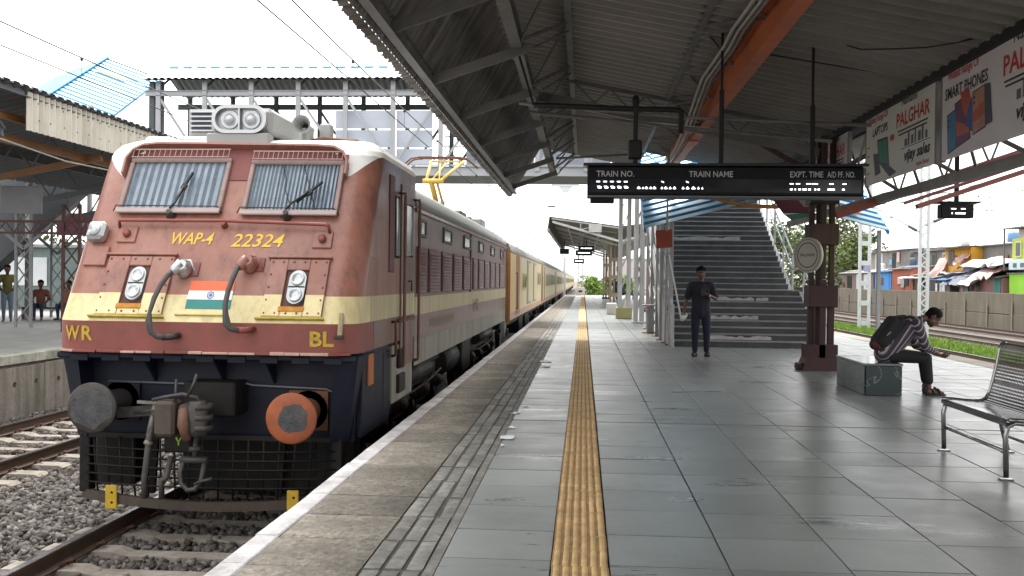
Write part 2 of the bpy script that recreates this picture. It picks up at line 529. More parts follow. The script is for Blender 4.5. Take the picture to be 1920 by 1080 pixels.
# edge zone: white coping, rough slabs, three rows of narrow blocks, mortar strip
fc = MB(); fs_ = MB(); fk = MB()
y = 3.86
me_cop = MB().bbox(-0.07, 0.07, -0.278, 0.278, -0.11, 0, 0.008).mesh('coping_stone', m_white)
me_slab = None
def rough_top(w, l, nx, ny, amp, h=0.035):
    b = MB(); vs = []; fs = []
    for j in range(ny + 1):
        for i in range(nx + 1):
            e = i in (0, nx) or j in (0, ny)
            vs.append((-w/2 + w*i/nx, -l/2 + l*j/ny, (-0.006 if e else random.uniform(-amp, amp))))
    for j in range(ny):
        for i in range(nx): fs.append((j*(nx+1)+i, j*(nx+1)+i+1, (j+1)*(nx+1)+i+1, (j+1)*(nx+1)+i))
    b.add(vs, fs, True)
    return b.box(-w/2, w/2, -l/2, l/2, -h, -0.0062)
slabs = [rough_top(0.600, 0.545, 12, 11, 0.005).mesh('paving_slab', m_pave) for _ in range(4)]
blocks = [rough_top(0.084, 0.53, 3, 9, 0.003).mesh('paving_block', m_block) for _ in range(4)]
bx = [(-1.117, -1.011), (-1.011, -0.907), (-0.907, -0.792)]
while y < 100:
    yc = y + 0.28
    if y < 33:
        o = inst('coping_stone', me_cop, (EDGE + 0.071 + random.uniform(-.004, .004), yc, random.uniform(-0.003, 0.003)), platform); o.rotation_euler.z = random.uniform(-0.008, 0.008)
        o = inst('paving_slab', random.choice(slabs), (-1.4215, yc, random.uniform(-0.004, 0.001)), platform); o.rotation_euler = (random.uniform(-.004, .004), random.uniform(-.004, .004), pi * random.randint(0, 1))
        for a, b_ in bx:
            o = inst('paving_block', random.choice(blocks), ((a + b_) / 2 + random.uniform(-.006, .006), yc + random.uniform(-.008, .008), random.uniform(-0.009, 0.0)), platform)
            o.rotation_euler = (random.uniform(-.005, .005), random.uniform(-.03, .03), pi * random.randint(0, 1) + random.uniform(-.012, .012))
    else:
        fc.box(EDGE, EDGE + 0.14, y + .003, y + .557, -0.11, random.uniform(-.003, .003))
        fs_.box(-1.724, -1.12, y + .003, y + .557, -0.035, random.uniform(-.005, 0))
        for a, b_ in bx: fk.box(a + .011, b_ - .011, y + .012, y + .548, -0.035, random.uniform(-.005, 0))
    y += 0.56
fc.build('coping', m_white, platform, kind='stuff'); fs_.build('paving_slabs', m_pave, platform, kind='stuff'); fk.build('paving_blocks', m_block, platform, kind='stuff')
MB().box(-0.792, -0.737, -6, 100, -0.039, -0.006).build('mortar_strip', m_block, platform)
MB().box(-1.118, -0.793, -6, 100, -0.0392, -0.0155).build('grout_bed', M('dirty_grout', (0.095, 0.088, 0.075), 0.95, var=0.5, scale=12), platform)
MB().box(EDGE, 7.3, 100.2, PEND, -0.039, 0.0).build('end_slab', m_conc, platform)

# --- platform across the tracks
LP = MB().box(-40, -10.32, -34, 160, -1.3, -0.006)
left_platform = LP.build('platform', m_wallc, kind='structure')
m_lp = M('left_platform_top', (0.30, 0.30, 0.28), 0.6, var=0.25, scale=1.5, dirt=(0.12, 0.12, 0.11), damt=0.6)
MB().box(-40, -10.62, -34, 160, -0.005, 0.002).build('floor_slab', m_lp, left_platform)
m_cope2 = M('mossy_coping', (0.42, 0.41, 0.36), 0.85, var=0.25, scale=4, dirt=(0.10, 0.14, 0.05), damt=0.9, dscale=2.5, bump=0.4)
y = 12.0
while y < 60:
    l = 1.0
    MB().bbox(-10.62, -10.26, y + .006, y + l - .006, -0.16, 0.012 + random.uniform(-.006, .006), 0.012).build('coping_stone', m_cope2, left_platform)
    y += l
m_panel = M('stained_wall_panel', (0.27, 0.235, 0.205), 0.9, var=0.3, scale=2.5, bump=0.5, bscale=14, dirt=(0.07, 0.085, 0.05), damt=0.95, dscale=0.55, streak=True)
y = 12.0; k = 0
while y < 60:
    l = 3.1
    p = MB().bbox(-10.318, -10.28, y + .01, y + l - .01, -1.28, -0.20 - 0.02 * (k % 2), 0.01).build('wall_panel', m_panel, left_platform)
    for hy in (0.5, 1.3, 2.1, 2.8): MB().lathe([(0.045, 0), (0.045, 0.012), (0.028, 0.012), (0.028, -0.01)], (-10.279, y + hy, -0.55 - 0.05 * (hy > 1) + .08 * (hy > 2)), (1, 0, 0), 10).build('weep_hole', m_joint, p)
    y += l; k += 1

# --- tracks: two rails, sleepers and clips each
m_rail = M('rail_steel', (0.10, 0.065, 0.048), 0.7, 0.3, var=0.3, scale=8, bump=0.2)
m_railtop = M('rail_running_face', (0.42, 0.43, 0.46), 0.25, 1.0, var=0.1)
m_sleep = M('concrete_sleeper', (0.34, 0.305, 0.26), 0.92, var=0.28, scale=7, bump=0.5, bscale=30, dirt=(0.15, 0.10, 0.065), damt=0.7, dscale=3, rand=0.12)
m_clip = M('rusty_clip', (0.10, 0.045, 0.028), 0.85, 0.2, var=0.4, scale=30)
prof = [(-.068, 0), (.068, 0), (.068, .012), (.012, .03), (.012, .125), (.034, .135), (.034, .158), (-.034, .158), (-.034, .135), (-.012, .125), (-.012, .03), (-.068, .012)]
sl = MB()
hw = 1.37
def slp_sec(x):
    a = abs(x) / hw
    z = 0.0 if a > 0.45 else -0.035
    return (-0.125 if a > .45 else -0.105), z
vs = []; fs = []
secs = [-hw, -hw + .06, -0.62, -0.5, 0.5, 0.62, hw - .06, hw]
for x in secs:
    e = abs(x) == hw
    w = 0.105 if abs(x) < .55 else 0.125
    z = (-0.035 if abs(x) < .55 else 0.0) - (0.03 if e else 0)
    vs += [(x, -w - .02, -.2), (x, -w, z), (x, w, z), (x, w + .02, -.2)]
for i in range(len(secs) - 1):
    for q in range(4): fs.append((4*i+q, 4*i+(q+1) % 4, 4*i+4+(q+1) % 4, 4*i+4+q))
fs += [(3, 2, 1, 0), tuple(range(4*len(secs)-4, 4*len(secs)))]
sleeper_me = sl.add(vs, fs).mesh('sleeper', m_sleep)
clip = MB()
clip.tube([(.06, -.07, .015), (.085, -.03, .05), (.12, -.02, .055), (.125, .03, .03), (.09, .05, .055), (.07, .07, .02)], 0.013, 5)
clip_me = clip.mesh('rail_clip', m_clip)
def track(cx, ys, ye, label, clips_to=0, sleep_from=2, sleep_to=30, far=420):
    t = empty('railway_track', (cx, ys, SLP), label=label, cat='track', group='railway tracks')
    for s_ in (-1, 1):
        x = cx + s_ * 0.872
        r = MB().prism([(x + a, SLP + .006 + b) for a, b in prof], ys, far).build('rail', m_rail, t)
        MB().box(x - 0.026, x + 0.026, ys, far, SLP + .164, SLP + .1665).build('running_face', m_railtop, r)
    k = 0; y = sleep_from
    while y < sleep_to:
        o = inst('sleeper', sleeper_me, (cx + random.uniform(-.015, .015), y, SLP), t); o.rotation_euler.z = random.uniform(-.006, .006)
        if y < clips_to:
            for s_ in (-1, 1):
                for r_ in (0, pi): inst('rail_clip', clip_me, (cx + s_ * 0.872, y, SLP + .002), t, rz=r_)
        y += 0.61
    return t
track(T1, 2, 420, 'track under the brown locomotive beside the tiled platform', 12, 5.32, 12)
track(T2, 2, 420, 'empty track between the locomotive and the far left platform', 22, 8.05, 24)
track(T3, 4, 420, 'rusty track nearest the right edge of the tiled platform', 0, 2, 2)
track(T4, 4, 420, 'rusty track just beyond the grass strip on the right', 0, 30, 34)
track(T5, 4, 420, 'rusty track running along the foot of the grey boundary wall', 0, 30, 34)

# loose ballast stones near the camera: thousands of small broken stones
def stones(n, xr, yr, smin, smax, z):
    c = np.empty((n, 3)); c[:, 0] = rng.uniform(*xr, n); c[:, 1] = rng.uniform(*yr, n)
    c[:, 2] = z + rng.uniform(-0.03, 0.03, n)
    keep = np.ones(n, bool)
    for cx, y0 in ((T1, 5.32), (T2, 8.05)):
        inx = np.abs(c[:, 0] - cx) < 1.38
        ph = (c[:, 1] - y0 + 0.305) % 0.61 - 0.305
        onsl = inx & (np.abs(ph) < 0.13)
        keep &= ~(onsl & (rng.random(n) < 0.965))
        for s_ in (-1, 1): keep &= ~(np.abs(c[:, 0] - (cx + s_ * .872)) < 0.075)
        sh = (~inx) & (np.abs(c[:, 0] - cx) < 1.5)
        c[sh, 2] += 0.0
    c = c[keep]; n = len(c)
    size = rng.uniform(smin, smax, (n, 1, 1))
    base = np.array([(-1,-1,-1),(1,-1,-1),(1,1,-1),(-1,1,-1),(-1,-1,1),(1,-1,1),(1,1,1),(-1,1,1)], float) * 0.5
    v = base[None] * rng.uniform(0.55, 1.15, (n, 8, 3)) * rng.uniform(0.6, 1.25, (n, 1, 3)) * size
    a = rng.uniform(0, 6.28, (n, 3)); ca, sa = np.cos(a), np.sin(a)
    R = np.empty((n, 3, 3))
    R[:, 0] = np.stack([ca[:,0]*ca[:,1], ca[:,0]*sa[:,1]*sa[:,2]-sa[:,0]*ca[:,2], ca[:,0]*sa[:,1]*ca[:,2]+sa[:,0]*sa[:,2]], 1)
    R[:, 1] = np.stack([sa[:,0]*ca[:,1], sa[:,0]*sa[:,1]*sa[:,2]+ca[:,0]*ca[:,2], sa[:,0]*sa[:,1]*ca[:,2]-ca[:,0]*sa[:,2]], 1)
    R[:, 2] = np.stack([-sa[:,1], ca[:,1]*sa[:,2], ca[:,1]*ca[:,2]], 1)
    v = np.einsum('nij,nkj->nki', R, v) + c[:, None]
    f = np.array([(0,3,2,1),(4,5,6,7),(0,1,5,4),(1,2,6,5),(2,3,7,6),(3,0,4,7)])
    return v.reshape(-1, 3), (f[None] + 8 * np.arange(n)[:, None, None]).reshape(-1, 4)
sets = [stones(24000, (-10.2, -1.9), (6.2, 12.5), 0.04, 0.075, -1.165), stones(19000, (-10.2, -3.0), (9.5, 19.5), 0.045, 0.085, -1.165), stones(5000, (-10.2, -6.3), (18, 30), 0.055, 0.11, -1.165)]
vv = np.concatenate([s[0] for s in sets]); off = np.cumsum([0] + [len(s[0]) for s in sets])
ff = np.concatenate([s[1] + off[i] for i, s in enumerate(sets)])
me = bpy.data.meshes.new('ballast_stones')
me.vertices.add(len(vv)); me.vertices.foreach_set('co', vv.ravel())
me.loops.add(ff.size); me.loops.foreach_set('vertex_index', ff.ravel().astype(np.int32))
me.polygons.add(len(ff)); me.polygons.foreach_set('loop_start', np.arange(0, ff.size, 4, dtype=np.int32))
me.update(calc_edges=True)
def stone_material():
    m = bpy.data.materials.new('ballast_stone'); m.use_nodes = True
    nt = m.node_tree; b = nt.nodes['Principled BSDF']; L = nt.links.new
    g = nt.nodes.new('ShaderNodeNewGeometry')
    cr = nt.nodes.new('ShaderNodeValToRGB'); e = cr.color_ramp.elements
    e[0].color = (0.045, 0.037, 0.031, 1); e[1].color = (0.22, 0.205, 0.19, 1)
    x = e.new(0.45); x.color = (0.092, 0.082, 0.074, 1); x = e.new(0.75); x.color = (0.135, 0.118, 0.104, 1)
    L(g.outputs['Random Per Island'], cr.inputs[0]); L(cr.outputs[0], b.inputs['Base Color'])
    b.inputs['Roughness'].default_value = 0.9
    return m
me.materials.append(stone_material())
bo = bpy.data.objects.new('ballast_stones', me); COL.objects.link(bo)
tag(bo, 'loose grey broken stone ballast around the tracks left of the platform', 'gravel', kind='stuff')
# ------------------------------------------------------------------ locomotive
LX = T1
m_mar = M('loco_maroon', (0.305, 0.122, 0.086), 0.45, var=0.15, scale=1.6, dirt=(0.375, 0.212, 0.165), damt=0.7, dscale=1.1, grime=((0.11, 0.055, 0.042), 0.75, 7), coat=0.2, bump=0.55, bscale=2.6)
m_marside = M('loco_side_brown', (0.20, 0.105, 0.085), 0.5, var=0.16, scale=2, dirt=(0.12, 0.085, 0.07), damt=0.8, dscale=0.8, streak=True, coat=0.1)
m_mardk = M('loco_apron_maroon', (0.24, 0.062, 0.048), 0.5, var=0.18, scale=5, dirt=(0.12, 0.04, 0.03), damt=0.6, dscale=2)
m_cream = M('loco_cream', (0.76, 0.66, 0.36), 0.5, var=0.08, scale=2, dirt=(0.50, 0.38, 0.17), damt=0.5, dscale=1.5, grime=((0.30, 0.20, 0.09), 0.5, 8))
m_creamd = M('loco_cream_dirty', (0.58, 0.50, 0.30), 0.55, var=0.12, scale=2, dirt=(0.34, 0.28, 0.18), damt=0.7, dscale=0.8, streak=True)
m_rfwhite = M('loco_roof_white', (0.80, 0.79, 0.76), 0.6, var=0.08, scale=3, dirt=(0.40, 0.38, 0.35), damt=0.5, dscale=2)
m_rfgrey = M('loco_roof_grey', (0.33, 0.34, 0.335), 0.55, var=0.15, scale=2, dirt=(0.25, 0.25, 0.24), damt=0.7, dscale=1)
m_skirt = M('loco_skirt_grey', (0.30, 0.28, 0.235), 0.65, var=0.2, scale=2, dirt=(0.13, 0.11, 0.085), damt=0.8, dscale=0.7, streak=True)
m_navy = M('loco_navy', (0.0035, 0.0055, 0.020), 0.5, var=0.35, scale=4, spec=0.3, dirt=(0.012, 0.012, 0.015), damt=0.6, dscale=2)
m_blk = M('greasy_black', (0.009, 0.0085, 0.0085), 0.6, 0.1, var=0.4, scale=8, spec=0.3, dirt=(0.035, 0.027, 0.022), damt=0.5, dscale=4)
m_steel = M('worn_steel', (0.075, 0.07, 0.067), 0.55, 0.5, var=0.35, scale=12, dirt=(0.035, 0.024, 0.018), damt=0.6, dscale=5)
m_silver = M('silver_paint', (0.44, 0.455, 0.46), 0.35, 0.7, var=0.12, scale=8)
m_lens = M('lamp_lens', (0.55, 0.58, 0.6), 0.08, 0.2, var=0.2, scale=25)
m_yel = M('yellow_lettering', (0.78, 0.50, 0.05), 0.55, var=0.12, scale=20)
m_louv = M('louvre_red', (0.145, 0.032, 0.028), 0.5, var=0.2, scale=4, dirt=(0.08, 0.03, 0.025), damt=0.5)
m_rust = M('rusty_brown', (0.17, 0.075, 0.042), 0.75, 0.2, var=0.35, scale=14)
m_orange = M('buffer_orange', (0.36, 0.095, 0.032), 0.7, var=0.25, scale=7, dirt=(0.12, 0.05, 0.03), damt=0.6, dscale=3)
m_grease = M('dried_grease', (0.055, 0.055, 0.06), 0.75, var=0.45, scale=18, dirt=(0.12, 0.11, 0.10), damt=0.6, dscale=7, bump=0.6)
m_tan = M('coupler_tan', (0.075, 0.056, 0.045), 0.75, 0.1, var=0.3, scale=10)
m_hose = M('grey_hose', (0.065, 0.060, 0.056), 0.6, var=0.25, scale=20)
m_pyel = M('pantograph_yellow', (0.62, 0.42, 0.07), 0.5, var=0.2, scale=10)
m_rubber = M('black_rubber', (0.012, 0.012, 0.014), 0.5, var=0.2)
m_curt = M('cab_blind', (0.21, 0.255, 0.30), 0.25, 0.1, var=0.28, scale=5)
m_curt2 = M('cab_blind_fold', (0.085, 0.115, 0.15), 0.3, 0.1, var=0.3, scale=8)

RK = 1.06 / 1.82
HW, RC = 1.53, 0.28
def yf(z): return 9.42 if z < 1.03 else 9.42 + (z - 1.03) * RK
def yfx(x, z):
    a = abs(x) - (HW - RC)
    rec = RC - math.sqrt(max(0, RC * RC - a * a)) if a > 0 else 0
    return yf(z) + rec - 0.03 * (1 - (min(abs(x), 1.25) / 1.25) ** 2)
def on_face(mb):
    """maps (x, -outward, z) panels onto the raked cab front"""
    k = 1 / math.sqrt(1 + RK * RK)
    out = []
    for (x, y, z) in mb.v:
        raked = z > 1.03
        out.append((LX + x, yfx(x, z) + y * (k if raked else 1), z - (y * k * RK if raked else 0)))
    mb.v = out
    return mb
def fbox(x0, x1, z0, z1, t0, t1, c=0.006): return MB().bbox(x0, x1, -t1, -t0, z0, z1, min(c, (t1 - t0) * .45, (x1 - x0) * .4, (z1 - z0) * .4))
loco = empty('electric_locomotive', (LX, 9.42, RAIL), label='brown and cream electric locomotive with blinds down, approaching along the platform', cat='locomotive')

# cab shell: outlines lofted up the raked front
def outline(z, inset=0.0, yb=12.75):
    pts = []
    hw = HW - inset; rc = max(RC - inset * 0.4, 0.12); y0 = yf(z) + inset
    pts.append((-hw, yb))
    for k in range(7):
        th = pi + (pi / 2) * k / 6
        pts.append((-hw + rc + rc * math.cos(th), y0 + rc + rc * math.sin(th)))
    for k in range(1, 8):
        x = (-hw + rc) + (2 * (hw - rc)) * k / 8
        pts.append((x, y0 - 0.03 * (1 - (x / (hw - rc)) ** 2)))
    for k in range(7):
        th = 1.5 * pi + (pi / 2) * k / 6
        pts.append((hw - rc + rc * math.cos(th), y0 + rc + rc * math.sin(th)))
    pts.append((hw, yb))
    return [(LX + x, y) for x, y in pts]
def loft(levels, mats_mi, smooth=True):
    mb = MB(); n = len(outline(1))
    for (a, b, mi) in mats_mi:
        (za, ia), (zb, ib) = levels[a], levels[b]
        A = [(x, y, za) for x, y in outline(za, ia)]; B = [(x, y, zb) for x, y in outline(zb, ib)]
        mb.add(A + B, [(i, i + 1, n + i + 1, n + i) for i in range(n - 1)], smooth, mi)
    return mb
lv = [(0.735, 0), (0.90, 0), (1.03, 0), (1.295, 0), (1.7, 0), (2.1, 0), (2.45, 0)]
shell = loft(lv, [(0, 1, 1), (1, 2, 1), (2, 3, 2), (3, 4, 0), (4, 5, 0), (5, 6, 0)])
NO = len(outline(1))
def ring(zs):                      # an outline whose height varies round the cab: the paint line dips beside the visor
    return [(outline(z)[i][0], outline(z)[i][1], z) for i, z in enumerate(zs)]
def paint_z(i):
    x = abs(outline(2.6)[i][0] - LX)
    return 2.56 if x < 1.26 else min(2.80, 2.56 + .24 * (x - 1.26) / .25)
za = ring([2.45] * NO); zb = ring([paint_z(i) for i in range(NO)]); zc = ring([2.82 if i in (0, NO - 1) else 2.80 for i in range(NO)])
shell.add(za + zb, [(i, i + 1, NO + i + 1, NO + i) for i in range(NO - 1)], True, 0)
shell.build('cab_shell', [m_mar, m_mardk, m_cream], loco)
rl = [(2.80, 0.0), (2.86, 0.015), (2.93, 0.06), (2.99, 0.17), (3.03, 0.40), (3.05, 0.85)]
rf = loft(rl, [(i, i + 1, 0) for i in range(5)])
rf.add(zb + ring([2.80] * NO), [(i, i + 1, NO + i + 1, NO + i) for i in range(NO - 1)], True)
rf.add([(x, y, 3.05) for x, y in outline(3.05, 0.85)], [tuple(range(len(outline(3))))])
ba = [(x, z) for z, i in rl for x in (-(HW - i),)] + [(HW - i, z) for z, i in rl[::-1]]
rf.add([(LX + x, 12.74, z) for x, z in ba], [tuple(range(len(ba)))[::-1]])
rf.build('cab_roof', m_rfwhite, loco)
MB().box(LX - HW + .004, LX + HW - .004, 12.70, 12.748, 0.4, 2.77).build('cab_rear_wall', m_marside, loco)

# visor over the windscreens
pth = [(-1.20, 2.53), (-1.205, 2.70), (-1.15, 2.80), (-1.05, 2.855), (-0.9, 2.872), (-0.45, 2.868), (0, 2.86), (0.45, 2.856), (0.88, 2.85), (1.06, 2.835), (1.16, 2.78), (1.21, 2.69), (1.215, 2.53)]
v = MB()
for i in range(len(pth) - 1):
    (xa, za), (xb, zb) = pth[i], pth[i + 1]
    v.bar((xa, -0.05, za), (xb, -0.05, zb), 0.10, 0.022, up=(0, 0, 1) if abs(xb - xa) > abs(zb - za) else (1, 0, 0))
on_face(v).build('windscreen_visor', m_mar, loco)
hd = MB()
for k in range(16):
    xa = -1.195 + 2.40 * k / 16; xb = -1.195 + 2.40 * (k + 1) / 16
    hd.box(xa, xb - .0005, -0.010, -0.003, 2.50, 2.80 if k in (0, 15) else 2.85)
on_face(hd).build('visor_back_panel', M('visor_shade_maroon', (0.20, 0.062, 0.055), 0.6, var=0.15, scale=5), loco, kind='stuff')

for (x0, x1, z0, z1, npl) in ((-1.115, -0.09, 2.17, 2.685, 13), (0.225, 1.14, 2.155, 2.665, 22)):
    fr = MB()
    w = 0.05
    fr.bbox(x0 - w, x1 + w, -0.05, -0.003, z0 - w, z0, .012); fr.bbox(x0 - w, x1 + w, -0.05, -0.003, z1, z1 + w, .012)
    fr.bbox(x0 - w, x0, -0.049, -0.003, z0, z1, .01); fr.bbox(x1, x1 + w, -0.049, -0.003, z0, z1, .01)
    f = on_face(fr).build('windscreen', M('windscreen_frame', (0.30, 0.21, 0.19), 0.55, 0.2, var=0.2, scale=9), loco)
    bl = MB(); p = (x1 - x0) / npl
    for k in range(npl):
        a = x0 + p * k; q = random.uniform(0.42, 0.62)
        bl.add([(a, -0.012, z0), (a + p * q, -0.022, z0), (a + p * q, -0.022, z1), (a, -0.012, z1)], [(0, 1, 2, 3)], False, 0)
        bl.add([(a + p * q, -0.022, z0), (a + p, -0.012, z0), (a + p, -0.012, z1), (a + p * q, -0.022, z1)], [(0, 1, 2, 3)], False, 1)
    on_face(bl).build('pleated_blind', [m_curt, m_curt2], f)
    lip = MB().bbox(x0 - .05, x1 + .05, -0.075, -0.05, z0 - .065, z0 - .01, .008)
    on_face(lip).build('window_sill', M('sill_grey_pink', (0.42, 0.33, 0.31), 0.6, var=0.15), f)
    gb = MB()                              # rock guard mesh folded up under the visor
    gb.bar((x0 - .03, -.085, z1 + .115), (x1 + .03, -.085, z1 + .115), .012, .012); gb.bar((x0 - .03, -.085, z1 + .03), (x1 + .03, -.085, z1 + .03), .01, .01)
    for k in range(19):
        xx = x0 - .02 + (x1 - x0 + .04) * k / 18
        gb.bar((xx, -.085, z1 + .02), (xx, -.085, z1 + .115), .007, .007, up=(0, 1, 0))
    on_face(gb).build('guard_mesh', M('guard_pinkish', (0.34, 0.22, 0.2), 0.7, var=0.2), loco)
    wr_ = MB(); xm = -0.568 if x0 < 0 else 0.665; tip = (-0.43, 2.52) if x0 < 0 else (0.98, 2.44)
    wr_.tube([(xm, -0.09, 2.135), (xm + .05, -.095, 2.20), tuple((xm * .35 + tip[0] * .65, -.085, 2.135 * .35 + tip[1] * .65))], 0.011, 6)
    d = Vector((tip[0] - xm, 0, tip[1] - 2.135)).normalized()
    mid = Vector((xm * .35 + tip[0] * .65, -.07, 2.135 * .35 + tip[1] * .65))
    wr_.bar(mid - d * .16, mid + d * .17, 0.016, 0.03, up=(0, 1, 0)); wr_.bar(mid - d * .03, mid + d * .03, 0.05, 0.03, up=(0, 1, 0))
    wp = on_face(wr_).build('wiper', m_rubber, loco)
    on_face(MB().lathe([(0.045, 0), (0.05, .03), (0.025, .06), (0.025, .1)], (xm, 0.0, 2.10), (0, -1, 0), 12)).build('wiper_spindle', m_steel, wp)
    cb = MB().tube([(x0 - .09, -.03, z0 - .03), (x0 - .05, -.08, z0 + .005), (x1 + .02, -.075, z0 + .0), (x1 + .07, -.03, z0 - .05)], .006, 5)
    on_face(cb).build('grab_wire', m_rubber, loco)
cr = MB().tube([(0.53, -.035, 2.655), (0.585, -.035, 2.50), (0.61, -.036, 2.36), (0.665, -.036, 2.24), (0.72, -.036, 2.24)], 0.0045, 4)
on_face(cr).build('hanging_cord', m_rubber, loco)
cr = MB().tube([(0.75, -.035, 2.655), (0.83, -.035, 2.47), (0.90, -.036, 2.29), (0.95, -.036, 2.17)], 0.0045, 4)
on_face(cr).build('hanging_cord', m_rubber, loco)

hr = MB().tube([(-1.085, -0.012, 1.97), (-1.085, -.07, 2.012), (-1.05, -.075, 2.016), (0.03, -.075, 2.016), (1.09, -.075, 1.985), (1.13, -.07, 1.975), (1.14, -.012, 1.93)], 0.017, 8)
on_face(hr).build('front_handrail', M('handrail_red', (0.24, 0.05, 0.035), 0.4, var=0.2), loco)
for x, z in ((0.03, 2.0),): on_face(MB().lathe([(0.032, 0), (0.03, .08)], (x, 0, z), (0, -1, 0), 10)).build('handrail_bracket', m_mardk, loco)
tx = MB().text('WAP-4', (-0.50, -0.006, 1.805), (1, 0, 0), (0, 0, 1), 0.175, bold=0.012, shear=0.22, width=0.44)
tx.text('22324', (0.135, -0.006, 1.785), (1, 0, 0), (0, 0, 1), 0.19, bold=0.010, shear=0.22, width=0.54)
build_each(on_face(tx), 'number_letter', m_yel, loco)
tx = MB().text('W', (-1.395, -0.007, 0.84), (1, 0, 0), (0, 0, 1), 0.20, bold=0.025, width=0.165); tx.text('R', (-1.21, -0.007, 0.84), (1, 0, 0), (0, 0, 1), 0.20, bold=0.025, width=0.115)
tx.text('B', (1.085, -0.007, 0.815), (1, 0, 0), (0, 0, 1), 0.20, bold=0.028, width=0.12); tx.text('L', (1.215, -0.007, 0.815), (1, 0, 0), (0, 0, 1), 0.20, bold=0.028, width=0.105)
build_each(on_face(tx), 'zone_letter', M('worn_yellow_lettering', (0.55, 0.38, 0.035), 0.7, var=0.35, scale=22, dirt=(0.2, 0.1, 0.02), damt=0.6, dscale=12), loco)

# marker lamp, plates, bolted squares
o = on_face(fbox(-1.40, -1.19, 1.80, 1.985, 0, 0.13, .03)).build('marker_lamp', m_silver, loco)
on_face(MB().lathe([(0.07, 0), (0.065, .02), (0.0, .035)], (-1.295, -0.128, 1.89), (0, -1, 0), 16)).build('lens', m_lens, o)
on_face(fbox(-1.375, -1.13, 1.565, 1.765, 0, 0.035)).build('cover_plate', m_mar, loco)
for x, z in ((-0.985, 1.90), (1.075, 1.86)):
    o = on_face(fbox(x - .10, x + .10, z - .085, z + .085, 0, 0.02)).build('square_plate', m_mar, loco)
    on_face(MB().lathe([(0.04, 0), (0.04, .03), (0.02, .045)], (x, -0.02, z), (0, -1, 0), 8)).build('bolt', m_mardk, o)
# bolted lamp panels with recessed twin tail lamps
for (x0, x1, z0, z1, rx0, rx1, rz0, rz1, lx) in ((-1.10, -0.40, 1.085, 1.665, -0.865, -0.635, 1.19, 1.57, -0.735), (0.59, 1.19, 1.085, 1.65, 0.775, 1.0, 1.18, 1.54, 0.905)):
    pn = MB(); t = 0.03
    pn.bbox(x0, rx0, -t, -.002, z0, z1, .006, 0); pn.bbox(rx1, x1, -t, -.002, z0, z1, .006, 0)
    pn.bbox(rx0, rx1, -t, -.002, rz1, z1, .006, 0); pn.bbox(rx0, rx1, -t, -.002, z0, rz0, .006, 0)
    # split the paint at the cream line
    po = on_face(pn)
    fz = po.v
    for i, f in enumerate(po.f):
        if sum(fz[q][2] for q in f) / len(f) < 1.295 and max(fz[q][2] for q in f) < 1.36: po.mi[i] = 1
    panel = po.build('lamp_panel', [m_mar, m_cream], loco)
    build_each(on_face(MB().bbox(x0 + .004, rx0 - .004, -t - .003, -t, z0 + .006, 1.293, .001).bbox(rx1 + .004, x1 - .004, -t - .003, -t, z0 + .006, 1.293, .001)), 'cream_band', m_cream, panel)
    on_face(MB().bbox(x0 - .05, x1 + .03, -.045, -.004, z0 - .03, z0 - .012, .004)).build('drip_rail', M('yellowed_rail', (0.45, 0.34, 0.06), 0.7, var=0.4, scale=14), panel)
    on_face(MB().bbox(x0 - .03, x1 + .02, -.045, -.004, z1 + .008, z1 + .03, .004)).build('drip_rail', m_mar, panel)
    rv = MB()
    nx = 6; nz = 5
    for i in range(nx):
        for zz in (z0 + .03, z1 - .03): rv.lathe([(0.012, 0), (0.008, .009)], (x0 + .03 + (x1 - x0 - .06) * i / (nx - 1), -t, zz), (0, -1, 0), 6)
    for j in range(1, nz - 1):
        for xx in (x0 + .03, x1 - .03): rv.lathe([(0.012, 0), (0.008, .009)], (xx, -t, z0 + .03 + (z1 - z0 - .06) * j / (nz - 1)), (0, -1, 0), 6)
    on_face(rv).build('rivets', m_mardk, panel, kind='stuff')
    on_face(MB().bbox(rx0 + .002, rx1 - .002, -.008, -.002, rz0 + .002, rz1 - .002, .002)).build('recess_back', M('recess_brown', (0.10, 0.045, 0.035), 0.7, var=0.2), panel)
    on_face(MB().bbox(rx0 - .02, rx1 + .01, -t - .012, -t + .0, rz0 - .05, rz0 - .004, .004)).build('rust_stain_sill', M('rusty_orange', (0.52, 0.22, 0.03), 0.8, var=0.35, scale=16), panel)
    lu = MB()
    zs = [(rz0 + rz1) / 2 + .082, (rz0 + rz1) / 2 - .078]
    body = []
    for k in range(13): th = pi * k / 12; body.append((lx + .085 * math.cos(th), zs[0] + .085 * math.sin(th)))
    for k in range(13): th = pi + pi * k / 12; body.append((lx + .085 * math.cos(th), zs[1] + .085 * math.sin(th)))
    lu.prism(body, -.05, -.006)
    lo = on_face(lu).build('tail_lamp_unit', m_silver, panel)
    for zz in zs: on_face(MB().lathe([(0.066, 0), (0.066, .016), (0.05, .016), (0.046, .004), (0.0, .010)], (lx, -.0505, zz), (0, -1, 0), 20)).build('lens', m_lens, panel)
    on_face(MB().box(lx - .08, lx + .08, -.053, -.0502, sum(zs) / 2 - .006, sum(zs) / 2 + .006)).build('lamp_divider', m_blk, panel)
